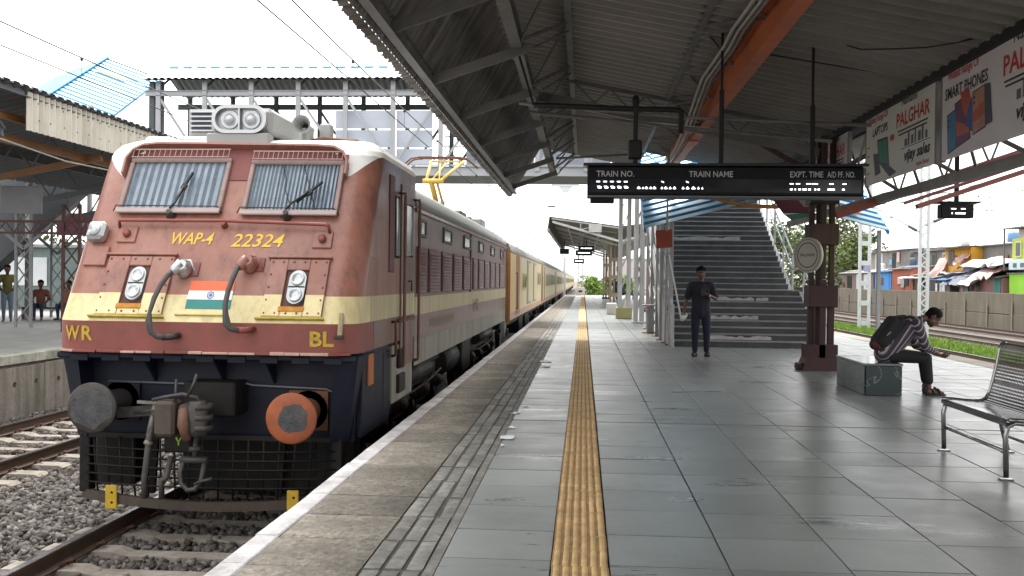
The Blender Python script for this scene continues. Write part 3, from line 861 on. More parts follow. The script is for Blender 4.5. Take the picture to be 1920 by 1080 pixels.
# flag sticker
fl = on_face(MB().box(-0.185, 0.265, -.006, -.002, 1.335, 1.43)).build('flag_sticker', M('flag_saffron', (0.75, 0.15, 0.06), 0.6, var=0.06), loco)
on_face(MB().box(-0.185, 0.265, -.0062, -.002, 1.248, 1.334)).build('white_band', M('flag_white', (0.85, 0.85, 0.85), 0.6, var=0.04), fl)
on_face(MB().box(-0.185, 0.265, -.006, -.002, 1.158, 1.247)).build('green_band', M('flag_green', (0.03, 0.22, 0.20), 0.6, var=0.06), fl)
wh = MB(); cxw, czw = 0.045, 1.291
for k in range(28):
    a, b = 2 * pi * k / 28, 2 * pi * (k + 1) / 28
    wh.add([(cxw + r * math.cos(t), -.0072, czw + r * math.sin(t)) for t in (a, b) for r in (.030, .037)], [(0, 1, 3, 2)])
for k in range(12):
    t = 2 * pi * k / 12
    wh.bar((cxw, -.0072, czw), (cxw + .03 * math.cos(t), -.0072, czw + .03 * math.sin(t)), .0035, .001, up=(0, 1, 0))
wh.lathe([(0.009, 0), (0.008, .001)], (cxw, -.0065, czw), (0, -1, 0), 8)
on_face(wh).build('wheel_emblem', M('flag_navy', (0.05, 0.12, 0.35), 0.6), fl)
on_face(MB().bbox(-0.27, 0.25, -.02, -.003, 1.088, 1.10, .003)).build('trim_strip', M('yellowed_rail', (0.45, 0.34, 0.06)), loco)
# jumper cables with sockets
for (hp, s0, s1, mm) in (([(-0.335, 1.475), (-0.37, 1.41), (-0.41, 1.30), (-0.435, 1.17), (-0.45, 1.03), (-0.42, 0.93), (-0.36, 0.89), (-0.30, 0.885)], (-0.29, 1.525), (-0.28, 0.89), m_silver),
                        ([(0.33, 1.53), (0.315, 1.48), (0.30, 1.38), (0.285, 1.25), (0.285, 1.12), (0.31, 1.03), (0.36, 0.975), (0.43, 0.965)], (0.37, 1.58), (0.46, 0.965), m_mar)):
    n = len(hp)
    hb = MB().tube([(x, -(0.13 - 0.05 * math.sin(pi * i / (n - 1)) * -1), z) for i, (x, z) in enumerate(hp)], 0.026, 10)
    h = on_face(hb).build('jumper_cable', m_hose, loco)
    sk = MB().lathe([(0.075, 0), (0.08, .05), (0.06, .09), (0.05, .14)], (s0[0] + .02, 0.0, s0[1]), (0, -1, 0), 14)
    sk.lathe([(0.055, 0), (0.05, .10), (0.03, .12)], (s0[0] + .01, -.12, s0[1] + .02), (-0.6, 0, -0.75), 12)
    on_face(sk).build('socket', mm, h)
    on_face(MB().tube([(s0[0] + .03, -.11, s0[1] + .055), (s0[0] + .1, -.12, s0[1] + .05), (s0[0] + .17, -.06, s0[1] - .06)], .012, 6)).build('socket_lever', mm, h)
    on_face(fbox(s0[0] - .02, s0[0] + .16, s0[1] - .05, s0[1] + .09, 0, 0.012)).build('socket_plate', m_mardk, h)
    on_face(MB().tube([(hp[-1][0] - .03, -.13, hp[-1][1]), (s1[0] + .03, -.10, s1[1]), (s1[0] + .07, -.01, s1[1] + .01)], .032, 8)).build('lower_plug', m_steel if mm is m_silver else m_mardk, h)
o = on_face(fbox(1.36, 1.40, 0.92, 1.12, 0.02, 0.05)).build('lamp_bracket', M('bracket_cream', (0.42, 0.36, 0.22), 0.7, var=0.3, scale=15), loco)
on_face(fbox(1.33, 1.41, 0.885, 0.92, 0.0, 0.07)).build('bracket_foot', m_tan, o)
# lower edge trim with flaking paint
tr = MB(); x = -1.47
while x < 1.44:
    w = random.uniform(.12, .3); tr.bbox(x, min(x + w, 1.47), -.05 - random.uniform(0, .02), -.002, 0.722, 0.742 + random.uniform(0, .014), .004, random.choice((0, 0, 1))); x += w + .004
on_face(tr).build('apron_edge', [M('flaked_pink', (0.52, 0.33, 0.26), 0.7, var=0.25, scale=12), m_mardk], loco)

# --- headstock, buffers, coupler, rail guard
nv = MB()
nv.box(LX - 1.44, LX + 1.44, 9.80, 9.86, -0.17, 0.70)
nv.bbox(LX - 1.50, LX + 1.50, 9.47, 9.84, 0.655, 0.718, .012)
for s_ in (-1, 1):
    nv.add([(LX + s_*1.52, 9.62, .70), (LX + s_*1.30, 9.50, .70), (LX + s_*1.24, 9.60, -.15), (LX + s_*1.40, 9.72, -.15), (LX + s_*1.52, 10.4, .70), (LX + s_*1.3, 10.4, .70), (LX + s_*1.24, 10.4, -.15), (LX + s_*1.40, 10.4, -.15)],
           [(0, 1, 2, 3), (4, 7, 6, 5), (0, 3, 7, 4), (1, 5, 6, 2), (0, 4, 5, 1), (3, 2, 6, 7)])
for x in (-0.62, 0.1, 0.62): nv.add([(LX + x - .012, 9.80, .66), (LX + x + .012, 9.80, .66), (LX + x + .012, 9.50, .66), (LX + x - .012, 9.50, .66), (LX + x - .012, 9.80, .40), (LX + x + .012, 9.80, .40)], [(0, 1, 2, 3), (3, 2, 5, 4), (0, 3, 4), (1, 5, 2)])
for k in range(9): nv.bbox(LX - 1.35 + .32 * k, LX - 1.17 + .32 * k, 9.455, 9.475, .63, .70, .006)
head = nv.build('headstock', m_navy, loco)
pp = MB().tube([(LX - 1.1, 9.76, .40), (LX - .2, 9.76, .385), (LX - .05, 9.74, .42), (LX + .3, 9.74, .415), (LX + .4, 9.76, .385), (LX + 1.16, 9.76, .36), (LX + 1.24, 9.76, .33), (LX + 1.22, 9.76, .05)], .013, 6)
pp.build('air_pipe', M('pipe_grey', (0.15, 0.16, 0.18), 0.5, 0.4, var=0.2), loco)
for s_, mf in ((-1, m_grease), (1, m_orange)):
    bx_ = LX + s_ * 0.978; bz = RAIL + 1.10 + (0.03 if s_ < 0 else -.03)
    st = MB().lathe([(0.20, .0), (0.20, .03), (0.125, .03), (0.125, .30), (0.10, .30), (0.10, .56)], (bx_, 9.80, bz), (0, -1, 0), 20).box(bx_ - .2, bx_ + .2, 9.77, 9.80, bz - .2, bz + .2)
    bf = st.build('buffer', m_blk if s_ < 0 else m_rust, loco)
    R = 0.245
    pf = [(0.05, -.02), (0.10, .0), (R - .03, .03), (R, .04), (R, .065), (R * .93, .078), (R * .6, .09), (0, .095)]
    MB().lathe(pf, (bx_, 9.24, bz), (0, -1, 0), 32).build('buffer_head', m_steel if s_ < 0 else m_orange, bf)
    gm = MB()
    ring = []
    for k in range(18):
        th = 2 * pi * k / 18; rr = (0.215 if s_ < 0 else 0.15) * random.uniform(0.86, 1.06)
        if s_ > 0: rr *= 1.0 + 0.12 * math.cos(th)
        h = 0.0785 + (R * .93 - rr) / (R * .93) * .02
        ring.append((bx_ + rr * math.cos(th) + (.01 if s_ > 0 else 0), 9.24 - h - .006, bz + rr * math.sin(th) * .95))
    gm.add([(bx_, 9.24 - .105, bz)] + ring, [(0, 1 + k, 1 + (k + 1) % 18) for k in range(18)], True)
    gm.build('grease_patch', m_grease, bf)
# centre coupler
cp = MB()
cp.bbox(LX - .18, LX + .34, 9.42, 9.80, .10, .44, .02)
cp.build('draft_box', m_blk, loco)
kn = MB()
kn.bbox(LX - .30, LX - .10, 9.02, 9.24, -.04, .30, .03); kn.bbox(LX - .10, LX + .04, 9.08, 9.5, .10, .26, .03)
cpl = kn.build('coupler', m_tan, loco)
k2 = MB().lathe([(0.085, -.16), (0.10, -.1), (0.10, .12), (0.075, .17)], (LX + .10, 9.10, .13), (0, 0, 1), 14)
for zz in (.02, .12, .22): k2.lathe([(0.12, 0), (0.12, .05)], (LX + .12, 9.12, zz), (0, 0, 1), 12)
k2.build('knuckle', m_steel, cpl)
MB().tube([(LX - .02, 9.06, .22), (LX + .0, 9.0, .08), (LX + .02, 9.04, -.06)], [.05, .055, .04], 8).build('knuckle_tongue', M('coupler_orange', (0.13, 0.062, 0.036), 0.7, var=0.3, scale=10), cpl)
lv_ = MB().tube([(LX - .12, 9.1, .28), (LX - .12, 9.12, .50)], .014, 6).tube([(LX + .0, 9.1, .34), (LX + .06, 9.1, .46), (LX + .08, 9.12, .55)], .016, 6)
lv_.tube([(LX - .34, 9.1, .30), (LX - .22, 9.08, .33), (LX - .05, 9.1, .36), (LX + .08, 9.12, .33), (LX + .12, 9.14, .24)], .02, 6)
lv_.build('uncoupling_lever', m_steel, cpl)
MB().tube([(LX - .95, 9.55, .10), (LX - .6, 9.4, .14), (LX - .42, 9.2, .18), (LX - .30, 9.1, .20)], .018, 6).bar((LX - .85, 9.45, .12), (LX - .42, 9.45, .16), .06, .10).build('operating_rod', m_steel, loco)
# screw shackle hanging below
sh = MB().tube([(LX + .03, 9.25, -.06), (LX + .03, 9.2, -.26)], .025, 8).lathe([(0.06, 0), (0.06, .05)], (LX + .03, 9.22, -.2), (0, 0, 1), 10)
sh.tube([(LX - .07, 9.2, -.28), (LX - .10, 9.18, -.40), (LX - .08, 9.16, -.50), (LX - .01, 9.14, -.56), (LX + .06, 9.14, -.55), (LX + .12, 9.16, -.46), (LX + .13, 9.2, -.30)], .026, 8).tube([(LX - .1, 9.2, -.28), (LX + .16, 9.2, -.28)], .035, 8)
sh.tube([(LX + .06, 9.14, -.5), (LX + .16, 9.12, -.46), (LX + .24, 9.12, -.44)], .018, 6)
sh.build('screw_shackle', m_steel, loco)
# brake hoses
for hx, mm in ((-0.47, 0), (-0.30, 1)):
    hz0 = .12 if mm == 0 else -.28
    ho = MB().tube([(LX + hx + .04, 9.35, hz0), (LX + hx + .02, 9.28, hz0 - .2), (LX + hx - .02, 9.26, -.50), (LX + hx - .03, 9.3, -.68)], .03, 8).build('brake_hose', m_hose, loco)
    if mm == 0:
        MB().tube([(LX + hx + .05, 9.34, .22), (LX + hx + .01, 9.29, -.08)], .032, 8).tube([(LX + hx + .02, 9.28, -.12), (LX + hx, 9.275, -.16)], .042, 10).tube([(LX + hx + .06, 9.33, .17), (LX + hx + .05, 9.32, .12)], .045, 10).bar((LX + hx - .12, 9.32, .25), (LX + hx + .12, 9.32, .24), .03, .03).build('hose_valve', M('valve_pale', (0.20, 0.19, 0.17), 0.5, 0.4, var=0.3, scale=12), ho)
sg = MB().bbox(LX - .40, LX - .13, 9.5, 9.52, -.27, -.06, .005).build('small_plate', m_blk, loco)
MB().tube([(LX - .275, 9.496, -.12), (LX - .25, 9.496, -.17), (LX - .225, 9.496, -.12)], .010, 5).tube([(LX - .25, 9.496, -.17), (LX - .25, 9.496, -.2)], .010, 5).build('plate_mark', M('mark_green', (0.25, 0.4, 0.03), 0.6), sg)
# rail guard: bowed lattice of bars with bottom beam
def gy(x): return 9.50 + 0.22 * (abs(x) / 1.4) ** 2
def gx(x, z): return x * (1.0 - 0.02 * (z + .15))
g = MB()
zs = [-.16, -.25, -.34, -.43, -.52, -.61]
xs = [-1.34 + 2.68 * i / 12 for i in range(13)]
for z in zs[1:]: g.tube([(LX + gx(x, z), gy(x) - .02, z) for x in xs], .0105, 5)
gv = [-1.2 + 2.4 * i / 16 for i in range(17)]
for x in gv: g.tube([(LX + x, gy(x), -.14), (LX + x * .985, gy(x), -.45), (LX + x * .97, gy(x) + .02, -.73)], .0105, 5)
guard = MB().bar((LX - 1.25, 9.64, -.13), (LX + 1.25, 9.64, -.13), .05, .05).build('rail_guard', m_blk, loco)
build_each(g, 'guard_bar', m_blk, guard)
b = MB()
for i in range(12):
    za = -.735 - .06 * (1 - (abs(xs[i]) / 1.34) ** 2); zb = -.735 - .06 * (1 - (abs(xs[i + 1]) / 1.34) ** 2)
    b.bar((LX + xs[i] * .985, gy(xs[i]), za), (LX + xs[i + 1] * .985, gy(xs[i + 1]), zb), .06, .09)
b.build('guard_beam', m_tan, guard)
e_ = MB()
for s_ in (-1, 1): e_.bbox(LX + s_ * 1.30 - .055, LX + s_ * 1.30 + .055, 9.66, 9.80, -.72, -.12, .01)
build_each(e_, 'guard_post', m_blk, guard)
for x in (-0.955, 0.90):
    p = MB().bbox(LX + x - .06, LX + x + .06, gy(x) - .075, gy(x) - .05, -.86, -.62, .008).build('rail_guard_plate', M('plate_yellow', (0.55, 0.36, 0.02), 0.6, var=0.2, scale=9, dirt=(0.3, 0.18, 0.03), damt=0.5), loco)
    for zz in (-.69, -.79): MB().lathe([(0.014, 0), (0.012, .004)], (LX + x + .01, gy(x) - .075, zz), (0, -1, 0), 8).build('bolt_hole', m_blk, p)

# brake gear and sand boxes hanging behind the guard
MB().bbox(LX - .52, LX + 1.32, 10.25, 10.32, -.80, -.12, .01).build('bogie_headstock', m_blk, loco)
MB().bbox(LX - 1.42, LX - .98, 10.1, 10.5, -.74, -.05, .03).build('sand_box', m_blk, loco)
MB().bbox(LX + .98, LX + 1.42, 10.0, 10.2, -.74, -.05, .03).build('sand_box', m_blk, loco)
for xx in (-.75, .62): MB().bar((LX + xx, 10.1, -.2), (LX + xx - .06, 10.15, -.82), .07, .05, up=(0, 1, 0)).build('brake_hanger', m_blk, loco)
# --- roof gear
hl = MB().bbox(LX - .40, LX + .30, 10.62, 11.9, 3.06, 3.34, .05)
hb = hl.build('headlight_box', m_rfgrey, loco)
MB().bbox(LX - .42, LX + .28, 10.56, 10.75, 2.90, 3.055, .015).build('headlight_base', m_rfgrey, hb)
cxh, czh = LX - .05, 3.205
rim = []
for t in (0, 1):
    for k in range(15):
        th = (pi / 2 if t else -pi / 2) + pi * k / 14
        rim.append((cxh + (-.16 if t else .16) + math.cos(th), math.sin(th)))
def stad(r): return [(cxh + (-.15 if i >= 15 else .15) + r * math.cos((pi / 2 if i >= 15 else -pi / 2) + pi * (i % 15) / 14), czh + r * math.sin((pi / 2 if i >= 15 else -pi / 2) + pi * (i % 15) / 14)) for i in range(30)]
rm = MB()
A, B = stad(.155), stad(.118)
for ya, yb, P0, P1 in ((10.62, 10.55, A, A), (10.55, 10.55, A, B), (10.55, 10.61, B, B)):
    rm.add([(x, ya, z) for x, z in P0] + [(x, yb, z) for x, z in P1], [(i, (i + 1) % 30, 30 + (i + 1) % 30, 30 + i) for i in range(30)])
rm.box(cxh - .008, cxh + .008, 10.552, 10.6, czh - .118, czh + .118)
rm.build('headlight_rim', m_silver, hb)
MB().add([(x, 10.612, z) for x, z in B], [tuple(range(30))[::-1]]).build('headlight_back', M('reflector_grey', (0.30, 0.31, 0.32), 0.3, 0.6, var=0.2), hb)
for dx in (-.12, .12): MB().lathe([(0.108, 0), (0.10, .012), (0.08, -.004), (0.05, .02), (0.045, .045), (0, .05)], (cxh + dx, 10.605, czh), (0, -1, 0), 22).build('headlight_lens', m_lens, hb)
ac = MB().bbox(LX - .92, LX - .50, 11.3, 12.1, 3.12, 3.44, .012).build('louvre_box', m_rfgrey, loco)
MB().box(LX - .88, LX - .56, 11.285, 11.299, 3.17, 3.41).build('louvre_opening', M('dark_opening', (0.04, 0.05, 0.07), 0.6, var=0.2), ac)
for k in range(5): MB().bbox(LX - .885, LX - .555, 11.255, 11.286, 3.175 + .055 * k, 3.195 + .055 * k, .004).build('slat', m_silver, ac)
MB().bbox(LX - 1.02, LX - .40, 11.2, 12.2, 3.07, 3.11, .01).bbox(LX - .9, LX - .5, 11.35, 12.0, 3.0, 3.07, .01).build('louvre_base', m_rfwhite, ac)
hn = MB().lathe([(0.025, .30), (0.03, .20), (0.05, .11), (0.085, .03), (0.104, .002), (0.11, 0), (0.098, .045), (0.062, .13), (0.042, .24), (0.036, .45)], (LX + .50, 11.05, 3.225), (0, 1, 0), 20).build('horn', m_rfgrey, loco)
MB().lathe([(0.0, 0.0), (0.042, .0)], (LX + .50, 11.23, 3.225), (0, 1, 0), 16, cap=False).build('horn_throat', m_blk, hn)
MB().bbox(LX + .60, LX + .74, 11.45, 11.6, 3.12, 3.30, .02).bbox(LX + .48, LX + .54, 11.15, 11.45, 3.02, 3.2, .01).build('horn_bracket', m_rfgrey, hn)
pr = MB().tube([(LX + .35, 11.4, 3.06), (LX + .7, 11.3, 3.10), (LX + 1.0, 11.6, 3.10), (LX + 1.2, 12.0, 3.06), (LX + 1.38, 12.6, 2.92)], .022, 6).bbox(LX + .6, LX + 1.05, 11.5, 11.62, 3.06, 3.12, .01)
pr.tube([(LX + 1.0, 11.55, 3.12), (LX + 1.0, 11.55, 3.0)], .012, 5)
pr.build('roof_pipe', m_rust, loco)
MB().bbox(LX - 1.32, LX - 1.0, 11.0, 11.4, 3.0, 3.08, .03).build('roof_hatch', m_rfwhite, loco)

# --- machine room
Y0, Y1 = 12.755, 27.9
sec = [(0.34, 0), (0.665, 0), (1.0, 0), (1.24, 0), (2.40, 0), (2.44, .02)]
body = MB()
for s_ in (-1, 1):
    for (za, ia), (zb, ib), mi in zip(sec[:-1], sec[1:], (3, 0, 1, 0, 2)):
        body.quad((LX + s_ * (HW - ia), Y0, za), (LX + s_ * (HW - ia), Y1, za), (LX + s_ * (HW - ib), Y1, zb), (LX + s_ * (HW - ib), Y0, zb), mi)
body.quad((LX - HW, Y1, .34), (LX + HW, Y1, .34), (LX + HW, Y1, 2.44), (LX - HW, Y1, 2.44))
body.quad((LX - HW, Y0, .34), (LX + HW, Y0, .34), (LX + HW, Y1, .34), (LX - HW, Y1, .34))
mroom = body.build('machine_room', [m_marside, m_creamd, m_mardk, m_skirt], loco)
arc = [(1.53, 2.42), (1.555, 2.45), (1.53, 2.53), (1.44, 2.66), (1.25, 2.79), (0.9, 2.88), (0, 2.93)]
poly = [(LX + x, z) for x, z in arc] + [(LX - x, z) for x, z in arc[-2::-1]]
for ya, yb in ((12.76, 17.2), (17.23, 21.4), (21.43, 24.4), (24.43, 27.88)):
    r_ = MB(); n = len(poly)
    r_.add([(x, ya, z) for x, z in poly] + [(x, yb, z) for x, z in poly], [(i, i + 1, n + i + 1, n + i) for i in range(n - 1)], True)
    r_.add([(x, ya, z) for x, z in poly], [tuple(range(n))]); r_.add([(x, yb, z) for x, z in poly], [tuple(range(n))[::-1]])
    r_.build('roof_section', m_rfgrey, loco)
SX = LX + HW
MB().box(SX - .01, SX + .03, Y0, Y1, 2.36, 2.405).build('gutter', m_mar, mroom)
lou_y = [(12.9, 13.55), (13.84, 14.8), (15.15, 16.13), (16.48, 17.5), (17.85, 18.85), (19.45, 20.1), (20.45, 21.42), (21.7, 22.72), (23.02, 24.08), (24.34, 25.34), (25.65, 26.95)]
for ya, yb in lou_y:
    fr = MB().bbox(SX, SX + .018, ya, yb, 1.285, 1.91, .006).build('louvre_panel', m_louv, loco)
    lo = MB(); k = 0; z = 1.31
    while z < 1.88: lo.add([(SX + .016, ya + .02, z), (SX + .016, yb - .02, z), (SX + .04, yb - .02, z - .012), (SX + .04, ya + .02, z - .012), (SX + .016, ya + .02, z + .032), (SX + .016, yb - .02, z + .032)], [(0, 1, 2, 3), (3, 2, 5, 4)]); z += .048
    lo.build('louvre_blades', m_louv, fr, kind='stuff')
m_glassd = M('dark_glass', (0.05, 0.07, 0.075), 0.1, 0.0, var=0.3, scale=3)
for ya, yb in ((13.05, 13.62), (15.3, 16.28), (17.95, 19.0), (20.55, 21.55), (23.2, 24.16), (25.95, 26.85)):
    w = MB()
    w.bbox(SX, SX + .025, ya, yb, 2.045, 2.09, .006).bbox(SX, SX + .025, ya, yb, 2.245, 2.29, .006).bbox(SX, SX + .025, ya, ya + .09, 2.09, 2.245, .006).bbox(SX, SX + .025, yb - .09, yb, 2.09, 2.245, .006)
    f = w.build('side_window', M('window_frame_green_grey', (0.13, 0.15, 0.13), 0.6, var=0.2), loco)
    MB().box(SX + .002, SX + .01, ya + .09, yb - .09, 2.09, 2.245).build('pane', m_glassd, f)
MB().bbox(SX, SX + .022, 19.02, 19.2, 1.24, 2.36, .006).build('vertical_strip', m_louv, mroom)
MB().text('INDIAN RAILWAYS', (SX + .006, 14.1, 0.78), (0, 1, 0), (0, 0, 1), 0.19, bold=.01, width=2.6).build('faded_lettering', M('faded_cream_letters', (0.33, 0.25, 0.18), 0.7, var=0.3, scale=12), mroom, kind='stuff')
build_each(MB().text('WR', (SX + .006, 19.5, 0.84), (0, 1, 0), (0, 0, 1), 0.36, bold=.01, width=1.2), 'faded_letter', M('faded_cream_letters', (0.33, 0.25, 0.18)), mroom)

# --- cab side: door, handrails, side window, steps
cs = MB().bbox(SX - .002, SX + .02, 11.72, 12.55, 0.42, 2.62, .01); 
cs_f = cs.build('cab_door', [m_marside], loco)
MB().box(SX + .0205, SX + .0235, 11.73, 12.54, 1.03, 1.295).build('cream_band', m_creamd, cs_f)
MB().bbox(SX + .018, SX + .03, 11.95, 12.4, 1.75, 2.4, .02).build('door_window', m_glassd, cs_f)
MB().tube([(SX + .02, 12.2, 1.45), (SX + .06, 12.2, 1.45), (SX + .06, 12.2, 1.33)], .012, 6).build('door_handle', m_steel, cs_f)
sw_ = MB().bbox(SX - .004, SX + .014, 11.32, 11.56, 1.72, 2.45, .03).build('cab_side_window', m_glassd, loco)
MB().bbox(SX - .004, SX + .016, 11.02, 11.30, 1.55, 2.66, .008).build('window_shutter', m_louv, loco)
for yy in (11.64, 12.66):
    h = MB().tube([(SX, yy, 2.50), (SX + .07, yy, 2.50), (SX + .075, yy, 2.44), (SX + .075, yy, 0.50), (SX + .07, yy, .44), (SX, yy, .42)], .019, 8).build('cab_handrail', M('handrail_brown', (0.16, 0.075, 0.05), 0.5, var=0.3, scale=10), loco)
# cream band and brown skirt on the cab side, proud of the shell
MB().box(SX - .001, SX + .004, 10.1, 11.70, 1.03, 1.295).build('cab_side_band', m_creamd, loco)
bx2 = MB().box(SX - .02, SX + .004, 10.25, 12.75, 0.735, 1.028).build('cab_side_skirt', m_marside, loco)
MB().tube([(SX + .0, 11.25, .98), (SX + .05, 11.22, .98), (SX + .06, 11.2, .8), (SX + .05, 11.25, .6), (SX, 11.3, .58)], .018, 6).tube([(SX + .03, 11.45, .98), (SX + .07, 11.8, .99), (SX + .07, 12.3, 1.0)], .022, 6).build('footboard_rail', m_rust, loco)
st = MB()
st.bbox(LX + .9, SX - .03, 9.9, 11.15, -.15, .735, .01, 0)
st.build('front_skirt', m_navy, loco)
MB().bbox(SX - .03, SX - .012, 10.10, 10.35, .36, .70, .004).build('orange_reflector', M('reflector_orange', (0.42, 0.13, 0.03), 0.6, var=0.25), loco)
s2 = MB().bbox(SX - .14, SX - .0, 11.30, 12.62, .02, .70, .01)
s2.build('step_box', m_skirt, loco)
for zz in (.12, .42): MB().bbox(SX - .02, SX + .04, 11.55, 11.95, zz, zz + .22, .01).build('step_hole', m_blk, loco)
MB().bbox(SX - .18, SX - .02, 10.9, 11.28, -.10, .66, .02).build('cable_box', m_navy, loco)
# opposite cab side counterpart
MB().bbox(LX - HW - .02, LX - HW + .002, 11.72, 12.55, 0.42, 2.62, .01).build('cab_door', m_marside, loco)

# --- bogies and tanks
def wheelset(y):
    ax = RAIL + .546
    for s_ in (-1, 1):
        w = MB().lathe([(0.10, -.07), (0.14, -.06), (0.16, -.02), (0.44, -.01), (0.48, -.055), (0.546, -.055), (0.553, .06), (0.58, .07), (0.58, .09)], (LX + s_ * .86, y, ax), (-s_, 0, 0), 28).build('wheel', m_blk, loco)
        MB().bbox(LX + s_ * 1.12 - .1, LX + s_ * 1.12 + .12, y - .17, y + .17, ax - .17, ax + .17, .04).lathe([(0.13, 0), (0.12, .06), (0, .07)], (LX + s_ * 1.24, y, ax), (s_, 0, 0), 16).build('axle_box', m_blk, w)
    MB().cyl((LX - .86, y, ax), (LX + .86, y, ax), .09, 12).build('axle', m_blk, loco)
for yc in (14.1, 23.9):
    for dy in (-1.95, 0, 1.95): wheelset(yc + dy)
    for s_ in (-1, 1):
        b = MB()
        x = LX + s_ * 1.10
        b.bbox(x - .09, x + .09, yc - 2.8, yc + 2.8, -.16, .08, .02)
        for dy in (-1.45, -.5, .5, 1.45): b.lathe([(0.09, -.5), (0.11, -.48), (0.085, -.42), (0.11, -.38), (0.085, -.32), (0.11, -.28), (0.085, -.22), (0.10, -.16)], (x + s_ * .06, yc + dy, 0), (0, 0, 1), 12)
        b.bbox(x + s_ * .1 - .05, x + s_ * .1 + .05, yc - 2.6, yc - .4, -.40, -.34, .01).bbox(x + s_ * .1 - .05, x + s_ * .1 + .05, yc + .4, yc + 2.6, -.40, -.34, .01)
        b.build('bogie_frame', m_blk, loco)
        q = MB()
        for dy in (-2.35, -.95, .95, 2.35): q.cyl((x + s_ * .17, yc + dy - .2, -.22), (x + s_ * .17, yc + dy + .2, -.22), .10, 12)
        q.tube([(x + s_ * .2, yc - 2.7, -.05), (x + s_ * .22, yc - 1, -.12), (x + s_ * .22, yc + 1, -.12), (x + s_ * .2, yc + 2.7, -.05)], .02, 6)
        build_each(q, 'brake_cylinder', M('bogie_rust', (0.06, 0.032, 0.022), 0.8, var=0.4, scale=10), loco)
for s_ in (-1, 1):
    MB().cyl((LX + s_ * 1.05, 17.3, .0), (LX + s_ * 1.05, 19.1, .0), .29, 20).build('air_reservoir', m_blk, loco)
    MB().bbox(LX + s_ * .95 - .3, LX + s_ * .95 + .42, 19.25, 20.6, -.35, .3, .03).build('equipment_box', m_blk, loco)
    MB().cyl((LX + s_ * 1.25, 12.9, .12), (LX + s_ * 1.25, 15.2, .12), .16, 14).build('air_reservoir', m_blk, loco)
    MB().cyl((LX + s_ * 1.25, 22.4, .14), (LX + s_ * 1.25, 25.4, .14), .14, 14).build('air_reservoir', m_blk, loco)
MB().box(LX - 1.2, LX + 1.2, 10.4, 27.6, .1, .36).build('underframe', m_blk, loco)
# rear end gear
MB().tube([(SX + .01, 27.2, 2.3), (SX + .07, 27.2, 2.3), (SX + .07, 27.2, .3)], .022, 6).tube([(SX + .01, 27.75, 2.5), (SX + .07, 27.75, 2.5), (SX + .07, 27.75, .3)], .022, 6).build('rear_handrail', M('handrail_orange', (0.38, 0.16, 0.05), 0.5, var=0.3, scale=10), loco)
MB().bbox(SX - .1, SX + .02, 27.55, 27.7, -.25, .35, .01).build('rear_step', m_silver, loco)

# --- roof: insulators, raised pantograph at the rear, lowered one ahead
ro = MB()
for yy in (13.2, 13.7, 14.2):
    ro.lathe([(.05, 0), (.09, .03), (.05, .06), (.09, .09), (.05, .12), (.09, .15), (.04, .2)], (LX + .9, yy, 2.86), (0, 0, 1), 12)
build_each(ro, 'insulator', M('insulator_brown', (0.16, 0.05, 0.04), 0.3, var=0.2), loco)
MB().tube([(LX + .9, 13.1, 3.08), (LX + .9, 14.4, 3.08), (LX + .6, 15.5, 3.1), (LX + .4, 19, 3.05)], .015, 6).build('busbar', m_steel, loco)
PY, KZ, HZ = 24.0, 3.86, 4.56
pg = MB().bbox(LX - .6, LX + .6, 23.3, 25.4, 2.98, 3.05, .02)
for sx in (-.5, .5):
    for yy in (23.5, 25.2): pg.lathe([(.06, -.12), (.1, -.08), (.06, -.04), (.1, 0)], (LX + sx, yy, 3.0), (0, 0, 1), 10)
pant = pg.build('pantograph', m_rust, loco)
MB().tube([(LX + .05, 25.0, 3.08), (LX, 23.8, KZ)], .07, 10).tube([(LX + .22, 25.0, 3.08), (LX + .14, 23.8, KZ)], .035, 8).cyl((LX - .2, 23.8, KZ), (LX + .3, 23.8, KZ), .06, 12).build('lower_arm', m_pyel, pant)
MB().tube([(LX - .12, 23.8, KZ), (LX - .22, 25.2, HZ - .06)], .04, 8).tube([(LX + .22, 23.8, KZ), (LX + .62, 25.2, HZ - .06)], .04, 8).tube([(LX + .0, 23.8, KZ), (LX + .2, 25.0, HZ - .12)], .02, 6).tube([(LX + .2, 23.8, KZ), (LX + .05, 25.0, HZ - .12)], .02, 6).tube([(LX - .22, 25.2, HZ - .06), (LX + .62, 25.2, HZ - .06)], .025, 6).build('upper_arm', m_pyel, pant)
hdp = MB()
for yy in (25.05, 25.35): hdp.tube([(LX - .98, yy, HZ - .22), (LX - .72, yy, HZ), (LX - .5, yy, HZ + .04), (LX + .5, yy, HZ + .04), (LX + .72, yy, HZ), (LX + .98, yy, HZ - .22)], .022, 6)
for sx in (-.5, -.17, .17, .5): hdp.bar((LX + sx, 25.0, HZ + .02), (LX + sx, 25.4, HZ + .02), .04, .03)
hdp.build('collector_head', m_rust, pant)
p2 = MB().bbox(LX - .5, LX + .5, 14.9, 16.6, 3.0, 3.05, .01)
p2.tube([(LX - .9, 15.1, 3.1), (LX - .6, 15.1, 3.2), (LX + .6, 15.1, 3.2), (LX + .9, 15.1, 3.1)], .02, 6).tube([(LX - .2, 15.1, 3.15), (LX - .1, 18, 3.1)], .03, 6).tube([(LX + .2, 15.1, 3.15), (LX + .1, 18, 3.1)], .03, 6)
p2.build('folded_pantograph', m_rust, loco)
MB().bbox(LX + .55, LX + 1.0, 21.8, 22.8, 2.86, 3.02, .03).tube([(LX + .75, 20.6, 2.92), (LX + .75, 20.6, 3.12)], .05, 8).build('roof_fitting', M('roof_fitting_green', (0.14, 0.17, 0.1), 0.7, var=0.4, scale=6), loco)
